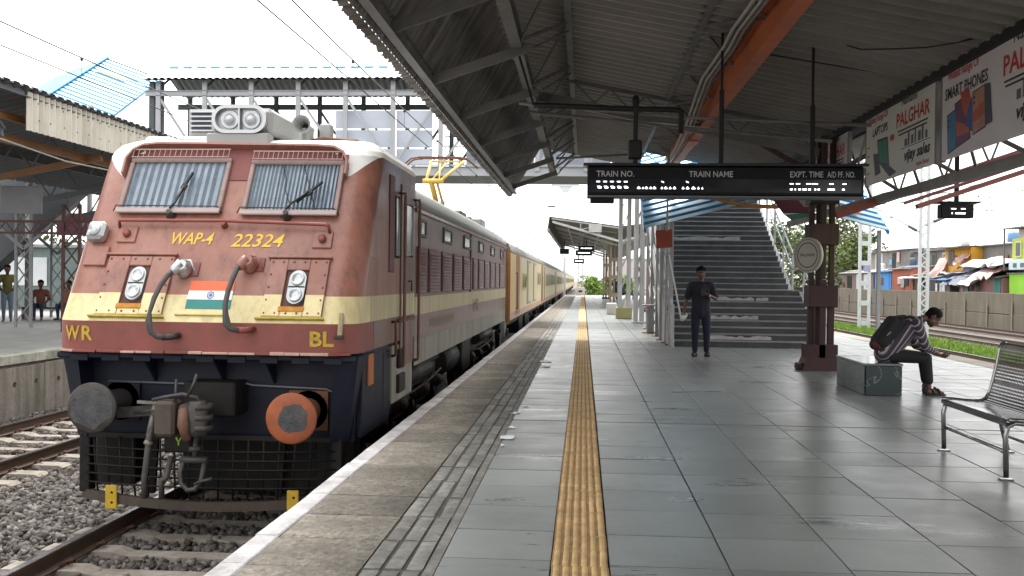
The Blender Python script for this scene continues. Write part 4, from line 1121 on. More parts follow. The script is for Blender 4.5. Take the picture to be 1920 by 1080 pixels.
MB().bbox(LX + .5, LX + 1.0, 26.2, 27.2, 2.9, 3.12, .04).tube([(LX + .6, 25.3, 2.95), (LX + .65, 25.6, 3.1), (LX + .7, 26.3, 3.14)], .03, 6).build('roof_vent', m_rfgrey, loco)
# ------------------------------------------------------------------ coaches
m_coach = M('coach_cream', (0.58, 0.49, 0.28), 0.42, var=0.12, scale=1.0, dirt=(0.30, 0.24, 0.14), damt=0.6, dscale=0.6, streak=True, coat=0.15)
m_coachlow = M('coach_lower_pink', (0.42, 0.27, 0.19), 0.55, var=0.2, scale=1.2, dirt=(0.25, 0.16, 0.1), damt=0.6, dscale=0.7)
m_croof = M('coach_roof_grey', (0.24, 0.235, 0.22), 0.65, var=0.2, scale=1.0, dirt=(0.12, 0.115, 0.1), damt=0.8, dscale=0.5)
m_door = M('coach_door_brown', (0.22, 0.085, 0.03), 0.55, var=0.2, scale=3)
m_cend = M('coach_end_orange', (0.52, 0.27, 0.07), 0.5, var=0.2, scale=2)
m_win = M('coach_window', (0.04, 0.045, 0.04), 0.12, var=0.3, scale=2)
CW, CL = 1.615, 23.2
def coach_shell(root, y0):
    y1 = y0 + CL; X = LX + CW
    b = MB()
    for s_ in (-1, 1):
        x = LX + s_ * CW
        b.quad((x, y0, .30), (x, y1, .30), (x, y1, .52), (x, y0, .52), 1)
        b.quad((x, y0, .52), (x, y1, .52), (x, y1, 2.32), (x, y0, 2.32), 0)
        b.quad((x, y0, .30), (x, y1, .30), (x - s_ * .12, y1, .22), (x - s_ * .12, y0, .22), 1)
    for yy in (y0, y1): b.quad((LX - CW, yy, .22), (LX + CW, yy, .22), (LX + CW, yy, 2.32), (LX - CW, yy, 2.32), 2)
    body = b.build('body', [m_coach, m_coachlow, m_cend], root)
    arc = [(CW, 2.32), (CW - .02, 2.42), (CW - .14, 2.58), (CW - .42, 2.72), (0.7, 2.82), (0, 2.86)]
    poly = [(LX + x, z) for x, z in arc] + [(LX - x, z) for x, z in arc[-2::-1]]; n = len(poly)
    r = MB().add([(x, y0, z) for x, z in poly] + [(x, y1, z) for x, z in poly], [(i, i + 1, n + i + 1, n + i) for i in range(n - 1)], True)
    r.add([(x, y0, z) for x, z in poly], [tuple(range(n))]); r.add([(x, y1, z) for x, z in poly], [tuple(range(n))[::-1]])
    r.build('roof', m_croof, root)
    MB().box(X - .01, X + .025, y0, y1, 2.29, 2.33).build('gutter', m_croof, root)
    MB().box(LX - 1.3, LX + 1.3, y0 + .2, y1 - .2, .02, .22).bbox(LX + .6, LX + 1.35, y0 + 8.2, y0 + 10.4, -.5, .1, .03).bbox(LX + .7, LX + 1.35, y0 + 12, y0 + 14.6, -.42, .1, .03).build('underframe', m_blk, root)
    for yc in (y0 + 3.6, y1 - 3.6):
        bg = MB()
        for s_ in (-1, 1):
            for dy in (-1.3, 1.3): bg.lathe([(0.1, -.06), (0.44, -.03), (0.455, .05), (0.48, .07)], (LX + s_ * .86, yc + dy, RAIL + .457), (-s_, 0, 0), 18)
            bg.bbox(LX + s_ * 1.1 - .07, LX + s_ * 1.1 + .07, yc - 1.9, yc + 1.9, -.38, -.18, .02)
            for dy in (-.35, .35): bg.lathe([(0.12, -.36), (0.12, .05)], (LX + s_ * 1.1, yc + dy, 0), (0, 0, 1), 10)
        bg.build('bogie', m_blk, root)
    for s_ in (-1, 1): MB().bbox(LX + s_ * .5 - .3, LX + s_ * .5 + .3, y0 - .22, y0 - .002, .3, 2.25, .02).build('vestibule', m_rubber, root)
    return body
def window_on(root, x, ya, yb, za, zb, fm, gm=None, nm='window'):
    w = .06
    f = MB().bbox(x, x + .02, ya, yb, za, za + w, .005).bbox(x, x + .02, ya, yb, zb - w, zb, .005).bbox(x, x + .02, ya, ya + w, za + w, zb - w, .005).bbox(x, x + .02, yb - w, yb, za + w, zb - w, .005).build(nm, fm, root)
    MB().box(x + .002, x + .008, ya + w, yb - w, za + w, zb - w).build('pane', gm or m_win, f)
CX = LX + CW
m_wfr = M('coach_window_frame', (0.35, 0.32, 0.22), 0.5, var=0.15)
c1 = empty('railway_coach', (LX, 28.45, RAIL), label='first cream coach coupled behind the locomotive, with brown doors', cat='train coach', group='coaches of the train')
coach_shell(c1, 28.45)
for ya, yb, mm in ((30.9, 32.5, m_door), (49.6, 50.9, m_door)):
    d = MB().bbox(CX, CX + .015, ya, yb, .40, 2.26, .005).build('door', mm, c1)
    MB().tube([(CX + .01, ya - .12, 1.7), (CX + .06, ya - .12, 1.7), (CX + .06, ya - .12, .6), (CX + .01, ya - .12, .6)], .02, 6).build('handrail', m_steel, d)
for ya, yb in ((37.4, 39.2), (41.9, 43.4)):
    d = MB().bbox(CX, CX + .014, ya - .5, yb + .6, .58, 2.22, .005).build('sliding_door', M('coach_door_grey', (0.20, 0.19, 0.13), 0.5, var=0.2), c1)
    MB().bbox(CX + .0145, CX + .03, ya, ya + .9, .66, 2.14, .005).build('leaf', m_coach, d); MB().bbox(CX + .0145, CX + .03, ya + 1.0, yb + .2, .66, 2.14, .005).build('leaf', m_coach, d)
window_on(c1, CX, 34.3, 36.4, 1.15, 1.72, M('yellow_frame', (0.42, 0.27, 0.05), 0.5, var=0.2))
MB().box(CX + .001, CX + .004, 28.45, 33.6, .52, 2.29).build('end_panel', M('coach_yellow_end', (0.60, 0.40, 0.13), 0.45, var=0.15, scale=1, dirt=(0.45, 0.2, 0.07), damt=0.7, dscale=0.6, streak=True), c1)
for ya in (45.4, 47.2): window_on(c1, CX, ya, ya + 1.1, 1.25, 1.85, m_wfr)
# the other coaches: one built with windows and end doors, then copied
c2 = empty('railway_coach', (LX, 52.0, RAIL), label='cream coach behind the first one, cut by the near canopy line', cat='train coach', group='coaches of the train')
coach_shell(c2, 52.0)
for ya in (53.0, 73.4): MB().bbox(CX, CX + .014, ya, ya + .8, .40, 2.2, .005).build('door', m_door, c2)
for k in range(9): window_on(c2, CX, 55.2 + 1.95 * k, 56.5 + 1.95 * k, 1.15, 1.85, m_wfr)
names = ['second', 'third', 'fourth', 'fifth', 'sixth', 'seventh', 'eighth', 'ninth', 'tenth', 'eleventh']
c2['label'] = 'cream railway coach, second behind the locomotive'
for k in range(1, 10):
    c = copy_tree(c2)
    c.location.y = 52.0 + 23.55 * k
    c.location.x = LX - 0.0006 * (23.55 * k) ** 1.25
    c['label'] = 'cream railway coach, %s behind the locomotive' % names[k]

# ------------------------------------------------------------------ canopy over the near platform
m_steelg = M('canopy_steel_grey', (0.20, 0.195, 0.185), 0.6, 0.1, var=0.2, scale=3, dirt=(0.09, 0.08, 0.07), damt=0.6)
m_sheet = M('canopy_sheet', (0.30, 0.272, 0.245), 0.55, 0.1, var=0.15, scale=0.8, dirt=(0.17, 0.15, 0.13), damt=0.7, dscale=0.5)
m_eavesheet = M('stained_eave_sheet', (0.125, 0.117, 0.11), 0.75, var=0.5, scale=5, dirt=(0.36, 0.34, 0.315), damt=0.95, dscale=1.3, streak='y')
m_girder = M('orange_girder', (0.52, 0.125, 0.034), 0.5, var=0.12, scale=2, dirt=(0.24, 0.06, 0.02), damt=0.6)
m_dark = M('dark_steel', (0.020, 0.019, 0.019), 0.6, 0.3, var=0.3, scale=6)
CY0, CY1 = -32.0, 27.6
def rz(x): return 5.014 - 0.2 * x            # underside of the main slope
can = empty('platform_canopy', (4.05, 17.3, 0), label='dark corrugated platform canopy overhead with a steep left eave', cat='canopy', group='station canopies')
L1 = math.hypot(5.6, 1.12)
CYS = 24.6                                   # right of the staircase wall the sheeting stops short of the stairs
MB().corr((-1.22, CY0, rz(-1.22)), (0, 1, 0), (5.6, 0, -1.12), CYS - CY0, L1, 0.30, 0.075, trap=True).build('roof_sheet', m_sheet, can)
MB().corr((-1.22, CYS, rz(-1.22)), (0, 1, 0), (2.7, 0, -.54), CY1 - CYS, math.hypot(2.7, .54), 0.30, 0.075, trap=True).build('roof_sheet', m_sheet, can)
MB().corr((4.40, CY0, 4.14), (0, 1, 0), (4.3, 0, 0.86), CYS - CY0, math.hypot(4.3, .86), 0.34, 0.045, trap=True).build('roof_sheet', m_sheet, can)
MB().corr((-2.02, CY1, 3.84), (0, -1, 0), (0.84, 0, 1.42), CY1 - CY0, 1.65, 0.155, 0.038, sub=6, wob=0.035).build('eave_sheet', m_eavesheet, can)
MB().corr((-2.035, CY1, 3.86), (0, -1, 0), (-0.35, 0, -0.05), CY1 - CY0, 0.10, 0.155, 0.038, sub=6, wob=0.02).build('eave_edge', m_eavesheet, can)
MB().ibeam((-1.93, CY0, 3.97), (-1.93, CY1, 3.97), 0.10, 0.17).build('eave_beam', m_steelg, can)
MB().ibeam((-0.87, CY0, 4.46), (-0.87, CY1, 4.46), 0.14, 0.20).build('longitudinal_beam', m_steelg, can)
for yy in (3.9, 6.9, 9.65, 12.25, 15.0, 17.9, 20.7, 23.4, 26.3):
    MB().bar((-1.96, yy, 3.95), (-0.74, yy, 4.36), 0.035, 0.12).bar((-1.96, yy + .05, 4.0), (-0.74, yy + .05, 4.41), 0.07, 0.012).build('bracket', m_steelg, can)
# lattice purlins: lower beam to a chord under the sheet
def lattice(name, xa, za, xb, zb, y0, y1, step, tw, chord, mat, off=0.55):
    l = MB()
    if chord: l.angle((xb, y0, zb), (xb, y1, zb), chord)
    y = y0; up = False
    parts = []
    while y < y1 - step * .5:
        l.bar((xa, y, za), (xb, y + step * off, zb), tw, tw); l.bar((xb, y + step * off, zb), (xa, min(y + step, y1), za), tw * .6, tw * .6)
        l.bar((xa + (xb - xa) * .25, y + step * .14, za), (xb, y + step * off, zb - .12), tw * .6, tw * .6)
        y += step
    return build_each(l, name, mat, can)
lattice('lattice_purlin', -0.80, 4.40, -0.25, rz(-.25) - .05, CY0, CY1, 2.75, 0.04, 0.09, m_steelg)
lattice('lattice_purlin', 2.0, 4.44, 1.42, rz(1.42) - .05, CY0, CY1, 2.4, 0.04, 0.08, m_steelg)
MB().bar((1.42, CY0, rz(1.42) - .03), (1.42, CY1, rz(1.42) - .03), .14, .02).build('purlin_plate', m_steelg, can)
MB().ibeam((2.0, CY0, 4.28), (2.0, 24.4, 4.28), 0.16, 0.40, 0.02).build('orange_girder', m_girder, can)
MB().bar((1.915, 18.3, 4.28), (1.915, 18.75, 4.28), .012, .34).bar((2.0, 18.3, 4.07), (2.0, 18.75, 4.07), .18, .012).build('splice_plate', m_girder, can)
# valley gutter and its girder on the columns
MB().bbox(4.26, 4.55, CY0, CYS, 3.98, 4.12, .02).build('valley_gutter', m_dark, can)
lg = MB()
for zz in (4.0, 3.45): lg.angle((4.62, CY0, zz), (4.62, CYS, zz), .09, .012)
y = CY0
while y < CYS - .7: lg.bar((4.62, y, 3.45), (4.62, y + .6, 4.0), .03, .03).bar((4.62, y + .6, 4.0), (4.62, y + 1.2, 3.45), .03, .03); y += 1.2
build_each(lg, 'valley_girder', m_steelg, can)
MB().bar((5.0, 6.0, 2.93), (5.0, CYS, 2.93), .12, .13).build('service_beam', m_steelg, can)
for k in range(7):
    y = 7.0 + 2.3 * k + random.uniform(-.3, .3)
    MB().bar((5.0, y, 2.98), (4.62, y + .8, 3.45), .045, .045).build('hanger_strut', m_steelg, can)
    MB().bar((5.0, y + 1.5, 2.98), (4.62, y + .9, 3.45), .035, .035).build('hanger_strut', m_steelg, can)
# cross trusses at the columns: one arm falls from the left roof, one rises to the right
for yy in (17.3,):
    t = MB()
    t.bar((-.87, yy, 4.72), (4.0, yy, 3.72), .10, .16).bar((-.3, yy, 4.98), (4.2, yy, 4.08), .08, .08)
    for k in range(7):
        x = -.2 + .62 * k
        t.bar((x, yy, 4.95 - .2 * (x + .2) ), (x + .35, yy, 4.62 - .205 * (x + .35)), .03, .03).bar((x + .35, yy, 4.62 - .205 * (x + .35)), (x + .62, yy, 4.95 - .2 * (x + .82)), .03, .03)
    build_each(t, 'cross_truss', m_steelg, can)
    MB().bar((4.3, yy, 2.66), (8.3, yy, 4.05), .10, .15).bar((4.5, yy, 4.05), (8.5, yy, 4.86), .08, .08).build('right_arm', M('arm_red', (0.30, 0.085, 0.06), 0.55, var=0.2, scale=4), can)
    t = MB()
    for k in range(5):
        x = 4.6 + .75 * k
        t.bar((x, yy, 2.76 + .3475 * (x - 4.6)), (x + .38, yy, 4.06 + .2 * (x - 4.3)), .03, .03).bar((x + .38, yy, 4.06 + .2 * (x - 4.3)), (x + .75, yy, 2.76 + .3475 * (x - 3.85)), .03, .03)
    build_each(t, 'arm_lattice', m_steelg, can)
MB().bar((5.0, 15.3, 2.66), (7.7, 15.3, 3.59), .12, .07).build('red_strut', M('strut_red', (0.33, 0.10, 0.075), 0.5, var=0.15, scale=3), can)
MB().bar((4.85, 15.42, 2.72), (7.6, 15.42, 3.66), .05, .05).build('red_strut', M('strut_red', (0.33, 0.10, 0.075)), can)
for (yy, x0) in ((7.0, 4.6), (12.0, 4.6), (22.0, 4.6)):
    MB().bar((x0, yy, 3.5), (8.4, yy, 4.72), .07, .12).build('right_rafter', m_steelg, can)
for xx in (5.6, 7.0, 8.5): MB().bar((xx, CY0, 4.15 + .2 * (xx - 4.4)), (xx, CYS, 4.15 + .2 * (xx - 4.4)), .07, .10).build('right_purlin', m_steelg, can)
# tie rods hanging under the roof
MB().tube([(-.9, 16.0, 4.2), (3.9, 16.0, 3.74)], .03, 6).build('tie_rod', m_steelg, can)
MB().tube([(-.6, 20.4, 4.0), (1.2, 20.4, 4.1)], .025, 6).build('tie_rod', m_steelg, can)
# old riveted column clusters of the canopy
m_colred = M('column_maroon', (0.040, 0.011, 0.010), 0.6, var=0.3, scale=5, dirt=(0.04, 0.022, 0.018), damt=0.6)
m_coldk = M('column_dark_rust', (0.045, 0.033, 0.026), 0.75, 0.1, var=0.4, scale=5, dirt=(0.16, 0.075, 0.035), damt=0.6, dscale=2.5, streak=True)
def column(yc, label):
    c = empty('canopy_column', (4.06, yc, 0), label=label, cat='column', group='canopy columns')
    for dx, dy in ((-.16, 0), (.0, .16), (.18, 0), (.0, -.16)):
        x = 4.06 + dx * (1.0); y = yc + dy
        lo = MB().prism([(x - .05, 0), (x + .05, 0), (x + .05, 1.55), (x - .05, 1.55)], y - .05, y + .05).build('post', m_colred, c)
        MB().bbox(x - .045, x + .045, y - .045, y + .045, 1.551, 4.0, .01).build('upper_post', m_coldk, c)
    for z0, z1, mm in ((1.08, 1.45, m_colred), (2.14, 2.50, m_coldk), (2.84, 2.92, m_dark)):
        MB().bbox(3.83, 4.31, yc - .225, yc + .225, z0, z1, .01).build('tie_plate', mm, c)
    f = MB()
    P = [(3.80, yc - .21), (4.32, yc - .21), (4.32, yc + .21), (3.80, yc + .21)]
    Q = [(3.72, yc - .28), (4.38, yc - .28), (4.38, yc + .28), (3.72, yc + .28)]
    f.add([(x, y, 0) for x, y in Q] + [(x, y, .22) for x, y in P] + [(x, y, .44) for x, y in P], [(0, 1, 5, 4), (1, 2, 6, 5), (2, 3, 7, 6), (3, 0, 4, 7), (4, 5, 9, 8), (5, 6, 10, 9), (6, 7, 11, 10), (7, 4, 8, 11), (8, 9, 10, 11)])
    f.build('base_casting', m_colred, c)
    MB().bbox(3.66, 3.78, yc - .2, yc + .1, 0.0, .12, .02).build('base_lug', m_colred, c)
    MB().bar((3.86, yc, 3.4), (2.9, yc, 3.95), .06, .08).bar((4.28, yc, 3.4), (5.2, yc, 3.9), .06, .08).build('knee_brace', m_coldk, c)
    return c
column(17.3, 'maroon riveted canopy column beside the stone block seat')
s = MB().lathe([(0.30, 0), (0.30, .02), (0.0, .022)], (0, 0, 0), (0, 0, 1), 32)
# round station badge on the column
rs = empty('round_sign', (3.84, 17.02, 1.94), label='round pale sign mounted edge-on on the maroon column', cat='sign')
d = unit((-.80, -.60, 0)); cpt = Vector((3.79, 17.02, 1.96))
MB().lathe([(0.30, -.02), (0.30, .02), (0.285, .024), (0.0, .025)], cpt, d, 32).build('disc', M('sign_cream', (0.50, 0.48, 0.40), 0.5, var=0.1), rs)
rg = MB()
_, a, b = frame_for(d)
for (r0, r1) in ((.20, .215), (.262, .27)):
    for k in range(32):
        t0, t1 = 2 * pi * k / 32, 2 * pi * (k + 1) / 32
        rg.add([cpt + d * .0275 + (a * math.cos(t) + b * math.sin(t)) * r for t in (t0, t1) for r in (r0, r1)], [(0, 1, 3, 2)])
rg.build('ring', m_dark, rs)
MB().text('PALGHAR', cpt + d * .028 - b * .02, -a if a.y > 0 else a, b, 0.07, bold=.01, align='CENTER').build('lettering', m_dark, rs)

# ------------------------------------------------------------------ second canopy further along the platform
m_st2 = M('canopy_steel_pale', (0.42, 0.42, 0.40), 0.6, 0.1, var=0.15, scale=3)
m_sh2 = M('canopy_sheet_pale', (0.26, 0.24, 0.21), 0.6, 0.1, var=0.2, scale=0.9, dirt=(0.14, 0.12, 0.1), damt=0.6)
C2 = empty('platform_canopy', (1.9, 60, 0), label='distant pale-steel canopy further along the platform, seen end-on', cat='canopy', group='station canopies')
a0, a1 = 54.3, 96.0
MB().corr((-1.9, a0, 5.0), (0, 1, 0), (3.9, 0, -.5), a1 - a0, math.hypot(3.9, .5), .4, .05, trap=True).build('roof_sheet', m_sh2, C2)
MB().corr((2.0, a0, 4.5), (0, 1, 0), (4.0, 0, .5), a1 - a0, math.hypot(4.0, .5), .4, .05, trap=True).build('roof_sheet', m_sh2, C2)
MB().corr((-2.0, a1, 4.22), (0, -1, 0), (.12, 0, .78), a1 - a0, .79, .3, .05, sub=4).build('eave_sheet', M('eave_sheet_dark', (0.12, 0.115, 0.11), 0.7, var=0.3), C2)
for k, yy in enumerate((54.4, 60.0, 66, 72, 78, 83.5, 90)):
    MB().bar((-1.75, yy, 4.72), (2.0, yy, 3.66), .07, .12).build('rafter', m_st2, C2)
    MB().bar((-1.8, yy, 4.9), (2.0, yy, 4.4), .06, .08).bar((-.2, yy, 4.3), (-.2, yy, 4.7), .05, .05).bar((.8, yy, 4.0), (.8, yy, 4.55), .05, .05).bar((-.2, yy, 4.3), (.8, yy, 4.55), .04, .04).bar((2.0, yy, 3.66), (6.0, yy, 4.8), .07, .12).build('rafter_truss', m_st2, C2)
MB().bar((-1.95, a0, 4.28), (-1.95, a1, 4.28), .06, .10).build('eave_beam', m_st2, C2)
MB().bar((-.9, a0, 4.5), (-.9, a1, 4.5), .06, .12).bar((.9, a0, 4.2), (.9, a1, 4.2), .06, .12).build('purlin', m_st2, C2)
MB().bbox(.25, .95, a0 - .05, a0 - .02, 4.15, 4.60, .01).build('end_plate', m_st2, C2)
MB().prism([(.9, 4.1), (3.4, 4.1), (2.7, 3.1), (2.0, 2.75), (1.5, 3.1)], 62.0, 62.15).build('haunch_plate', M('haunch_beige', (0.34, 0.31, 0.26), 0.6, var=0.2), C2)
m_c2col = M('column_beige', (0.42, 0.32, 0.22), 0.65, var=0.2, scale=2, dirt=(0.22, 0.14, 0.08), damt=0.6)
for yy, lab in ((62.0, 'beige column of the distant canopy'), (83.4, 'second beige column of the distant canopy, behind the first')):
    c = empty('canopy_column', (1.9, yy, 0), label=lab, cat='column', group='canopy columns')
    for dx in (-.22, .0, .26): MB().bbox(1.9 + dx - .07, 1.9 + dx + .07, yy - .1, yy + .1, 0, 4.2, .01).build('post', m_c2col if dx < 0 else m_steelg, c)
    for zz in (.5, 1.6, 2.7): MB().bbox(1.60, 2.24, yy - .12, yy - .102, zz, zz + .25, .005).build('tie_plate', m_c2col, c)
    MB().bbox(1.55, 2.3, yy - .2, yy + .2, 0, .12, .02).build('base', m_dark, c)
# gantry post on a plinth at the platform end
gp = empty('end_gantry', (-.35, 103, 0), label='pale lattice gantry post on a white plinth at the far platform end', cat='mast')
MB().bbox(-.75, .15, 102.6, 103.5, 0, .78, .02).build('plinth', M('plinth_white', (0.55, 0.53, 0.5), 0.8, var=0.15), gp)
MB().bbox(-.5, -.12, 102.58, 102.6, .3, .5, .005).build('plinth_window', m_dark, gp)
for dx in (-.28, .22): MB().bar((-.3 + dx, 103, .7), (-.3 + dx, 103, 6.2), .14, .14).build('leg', m_st2, gp)
l = MB()
for k in range(8): l.bar((-.58, 103, .8 + .65 * k), (-.08, 103, 1.45 + .65 * k), .05, .05)
build_each(l, 'lacing', m_st2, gp)
m_brd = M('board_black', (0.004, 0.0045, 0.007), 0.5, var=0.2, spec=0.25)
m_led = M('led_white', (0.9, 0.92, 1.0), 0.4, emit=1.6, var=0.0)
for (x, yy, z, w, h, lab) in ((.15, 62, 3.35, .95, .32, 'black hanging display under the distant canopy, upper right'), (.0, 60, 3.02, 1.0, .30, 'black hanging display under the distant canopy, wider lower one'),
                              (-1.3, 66, 3.25, .62, .36, 'small black hanging box at the eave of the distant canopy'), (-.35, 70, 2.72, .75, .3, 'lowest black hanging display in front of the far gantry post')):
    b = empty('hanging_display', (x, yy, z), label=lab, cat='display', group='displays under the distant canopy')
    MB().bbox(x - w/2, x + w/2, yy - .08, yy + .08, z, z + h, .02).build('case', m_brd, b)
    MB().bar((x, yy, z + h), (x, yy, 4.2), .05, .05, up=(0, 1, 0)).build('hanger', m_brd, b)
    if w > .7: MB().box(x - w*.36, x + w*.36, yy - .086, yy - .081, z + h*.45, z + h*.60).build('lit_row', m_led, b)

# ------------------------------------------------------------------ covered footbridge over the tracks
m_fob = M('bridge_grey_white', (0.34, 0.35, 0.365), 0.5, 0.1, var=0.12, scale=2, dirt=(0.33, 0.32, 0.31), damt=0.5)
m_fobdk = M('bridge_dark_steel', (0.075, 0.085, 0.09), 0.6, 0.2, var=0.25, scale=3)
m_panelw = M('bridge_side_panel', (0.47, 0.51, 0.58), 0.5, var=0.08, scale=1.5)
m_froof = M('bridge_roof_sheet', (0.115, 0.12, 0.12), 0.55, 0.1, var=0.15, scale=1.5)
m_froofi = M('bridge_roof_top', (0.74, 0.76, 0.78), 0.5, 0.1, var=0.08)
fob = empty('footbridge', (1.75, 38, 0), label='covered grey truss footbridge crossing over the tracks behind the locomotive', cat='footbridge')
FX0, FX1, FY0, FY1, DZ = -16.5, 7.5, 36.0, 39.0, 5.45
for yy in (FY0, FY1):
    sfx = m_fob if yy == FY0 else m_fobdk
    MB().ibeam((FX0, yy, DZ), (FX1, yy, DZ), .16, .34, .02).build('bottom_chord', m_fob, fob)
    MB().ibeam((FX0, yy, 8.32), (FX1, yy, 8.32), .14, .20, .02).build('top_chord', sfx, fob)
    k = 0; x = -15.98
    while x < FX1:
        MB().bar((x, yy - .02, DZ), (x, yy - .02, 8.75), .17, .10, up=(0, 1, 0)).build('post', sfx, fob)
        if x + 1.78 < FX1:
            dn = x < -7.2
            MB().bar((x, yy, 8.2 if dn else DZ + .15), (x + 1.78, yy, DZ + .15 if dn else 8.2), .09, .07, up=(0, 1, 0)).build('diagonal', sfx, fob)
        x += 1.78; k += 1
for x in (-16.3, -15.98): MB().bar((x, FY0 + .2, 4.5), (x, FY0 + .2, 8.8), .2, .2, up=(0, 1, 0)).build('end_post', m_fobdk, fob)
MB().box(FX0, FX1, FY0 + .1, FY1 - .1, DZ - .16, DZ + .02).build('deck', m_fobdk, fob)
MB().box(FX0, FX1, FY0 - .10, FY0 - .085, DZ + .18, DZ + .24).build('deck_edge', m_fob, fob)
# side panels between the posts on the right part, railings elsewhere
for yy in (FY1 - .06,):
    for (xa, xb, z0, z1) in ((-9.3, -7.05, 7.05, 7.72), (-7.0, -5.65, 7.05, 7.72), (-9.3, -7.05, 6.35, 7.0), (-7.0, -5.65, 6.35, 7.0), (-9.3, -7.05, 5.7, 6.3), (-7.0, -5.65, 5.7, 6.3),
                             (-4.7, -2.0, 5.7, 7.0), (-1.95, 1.0, 5.7, 7.0), (1.05, 4.0, 5.7, 7.0), (4.05, 7.4, 5.7, 7.0)):
        yp = FY0 + .3 if xa < -5.6 else yy
        MB().bbox(xa, xb, yp - .03, yp, z0, z1, .01).build('side_panel', m_panelw, fob)
    for zz in (6.2, 6.65, 7.0): MB().bar((-16, yy + .05, zz), (-9.4, yy + .05, zz), .04, .04).build('rail', m_fobdk, fob)
    for zz in (6.3, 6.75, 7.15): MB().bar((-5.6, yy + .05, zz), (-4.7, yy + .05, zz), .04, .04).build('rail', m_fob, fob)
# roof: gabled sheets, eave scallops
rw = math.hypot(1.9, .72)
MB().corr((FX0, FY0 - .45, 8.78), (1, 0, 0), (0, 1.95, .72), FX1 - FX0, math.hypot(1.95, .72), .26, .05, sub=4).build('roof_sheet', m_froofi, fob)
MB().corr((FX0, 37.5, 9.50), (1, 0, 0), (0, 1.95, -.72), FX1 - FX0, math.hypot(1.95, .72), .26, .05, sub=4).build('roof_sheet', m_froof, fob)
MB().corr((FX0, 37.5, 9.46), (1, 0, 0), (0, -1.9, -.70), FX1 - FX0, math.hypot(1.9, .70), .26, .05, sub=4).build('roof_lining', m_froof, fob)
x = FX0 + .3
cap = MB()
while x < FX1: cap.bar((x, 37.5, 9.60), (x + .34, 37.5, 9.60), .14, .05); x += .55
cap.build('ridge_cap', M('ridge_blue', (0.03, 0.25, 0.42), 0.5, var=0.2), fob)
for x in [-15.98 + 1.78 * k for k in range(14)]: MB().bar((x, FY0, 8.5), (x, 37.5, 9.35), .05, .07).bar((x, 37.5, 9.35), (x, FY1, 8.5), .05, .07).build('rafter', m_fobdk, fob)
# trestle columns of the bridge on this platform
m_trest = M('trestle_grey', (0.40, 0.405, 0.41), 0.55, 0.1, var=0.14, scale=2, dirt=(0.22, 0.2, 0.18), damt=0.6, streak=True)
def trestle(xc, yc, lab, w=.34, d=.9):
    t = empty('bridge_trestle', (xc, yc, 0), label=lab, cat='column', group='footbridge columns')
    for sx in (-1, 1):
        for sy in (-1, 1): MB().bar((xc + sx * w / 2, yc + sy * d / 2, 0), (xc + sx * w / 2, yc + sy * d / 2, DZ - .2), .13, .13, up=(0, 1, 0)).build('leg', m_trest, t)
    lc = MB()
    for k in range(6):
        z0 = .3 + .8 * k
        for sy in (-1, 1): lc.bar((xc - w/2, yc + sy * d/2, z0), (xc + w/2, yc + sy * d/2, z0 + .75), .05, .03)
        for sx in (-1, 1): lc.bar((xc + sx * w/2, yc - d/2, z0), (xc + sx * w/2, yc + d/2, z0 + .75), .05, .03)
    build_each(lc, 'lacing', m_trest, t)
    MB().bbox(xc - w/2 - .12, xc + w/2 + .12, yc - d/2 - .1, yc + d/2 + .1, 0, .06, .01).build('base_plate', m_trest, t)
trestle(1.62, 39.6, 'tall grey lattice footbridge column standing on the mossy block')
trestle(1.98, 35.6, 'grey lattice footbridge column nearer the stairs', .22, .7)
mb = MB().bbox(1.30, 1.92, 39.0, 40.2, 0, .45, .03).build('concrete_block', M('mossy_concrete', (0.33, 0.30, 0.16), 0.9, var=0.3, scale=3, dirt=(0.16, 0.17, 0.04), damt=0.8, dscale=1.5, bump=0.4), label='mossy yellow-green concrete block at the foot of the bridge column', cat='block')
MB().bbox(1.05, 1.5, 44.0, 45.0, 0, .5, .03).build('concrete_block', M('pale_concrete', (0.5, 0.48, 0.44), 0.85, var=0.15), label='pale concrete block left behind the mossy one', cat='block')

# ------------------------------------------------------------------ staircase up to the bridge
m_riser = M('stair_granite_dark', (0.034, 0.036, 0.039), 0.5, var=0.35, scale=3, dirt=(0.10, 0.10, 0.10), damt=0.6, dscale=2.0)
m_tread = M('stair_tread', (0.26, 0.255, 0.25), 0.5, var=0.25, scale=3, dirt=(0.1, 0.1, 0.1), damt=0.6)
m_poster = M('peeling_strip', (0.46, 0.45, 0.44), 0.7, var=0.2, scale=9, dirt=(0.25, 0.24, 0.23), damt=0.7, dscale=6)
SX0, SX1 = 2.1, 5.42
stair = empty('staircase', (3.75, 22.9, 0), label='broad dark stone staircase rising to the footbridge', cat='stairs')
steps = []
for k in range(9): steps.append((22.9 + .30 * k, .146 * (k + 1), .146, .30))
steps[-1] = (steps[-1][0], steps[-1][1], .146, 1.35)
for k in range(26): steps.append((26.65 + .29 * k, 1.314 + .155 * (k + 1), .155, .29))
ris = {}
for (y0, z1, h, dep) in steps:
    key = (h, dep)
    if key not in ris:
        w = SX1 - SX0
        ris[key] = (MB().bbox(-w/2, w/2, 0, .04, -h, -.032, .004).mesh('riser', m_riser), MB().bbox(-w/2 - .0, w/2, -.025, dep + .01, -.03, 0, .006).mesh('tread', m_tread))
    inst('riser', ris[key][0], (3.76, y0, z1), stair); inst('tread', ris[key][1], (3.76, y0, z1), stair)
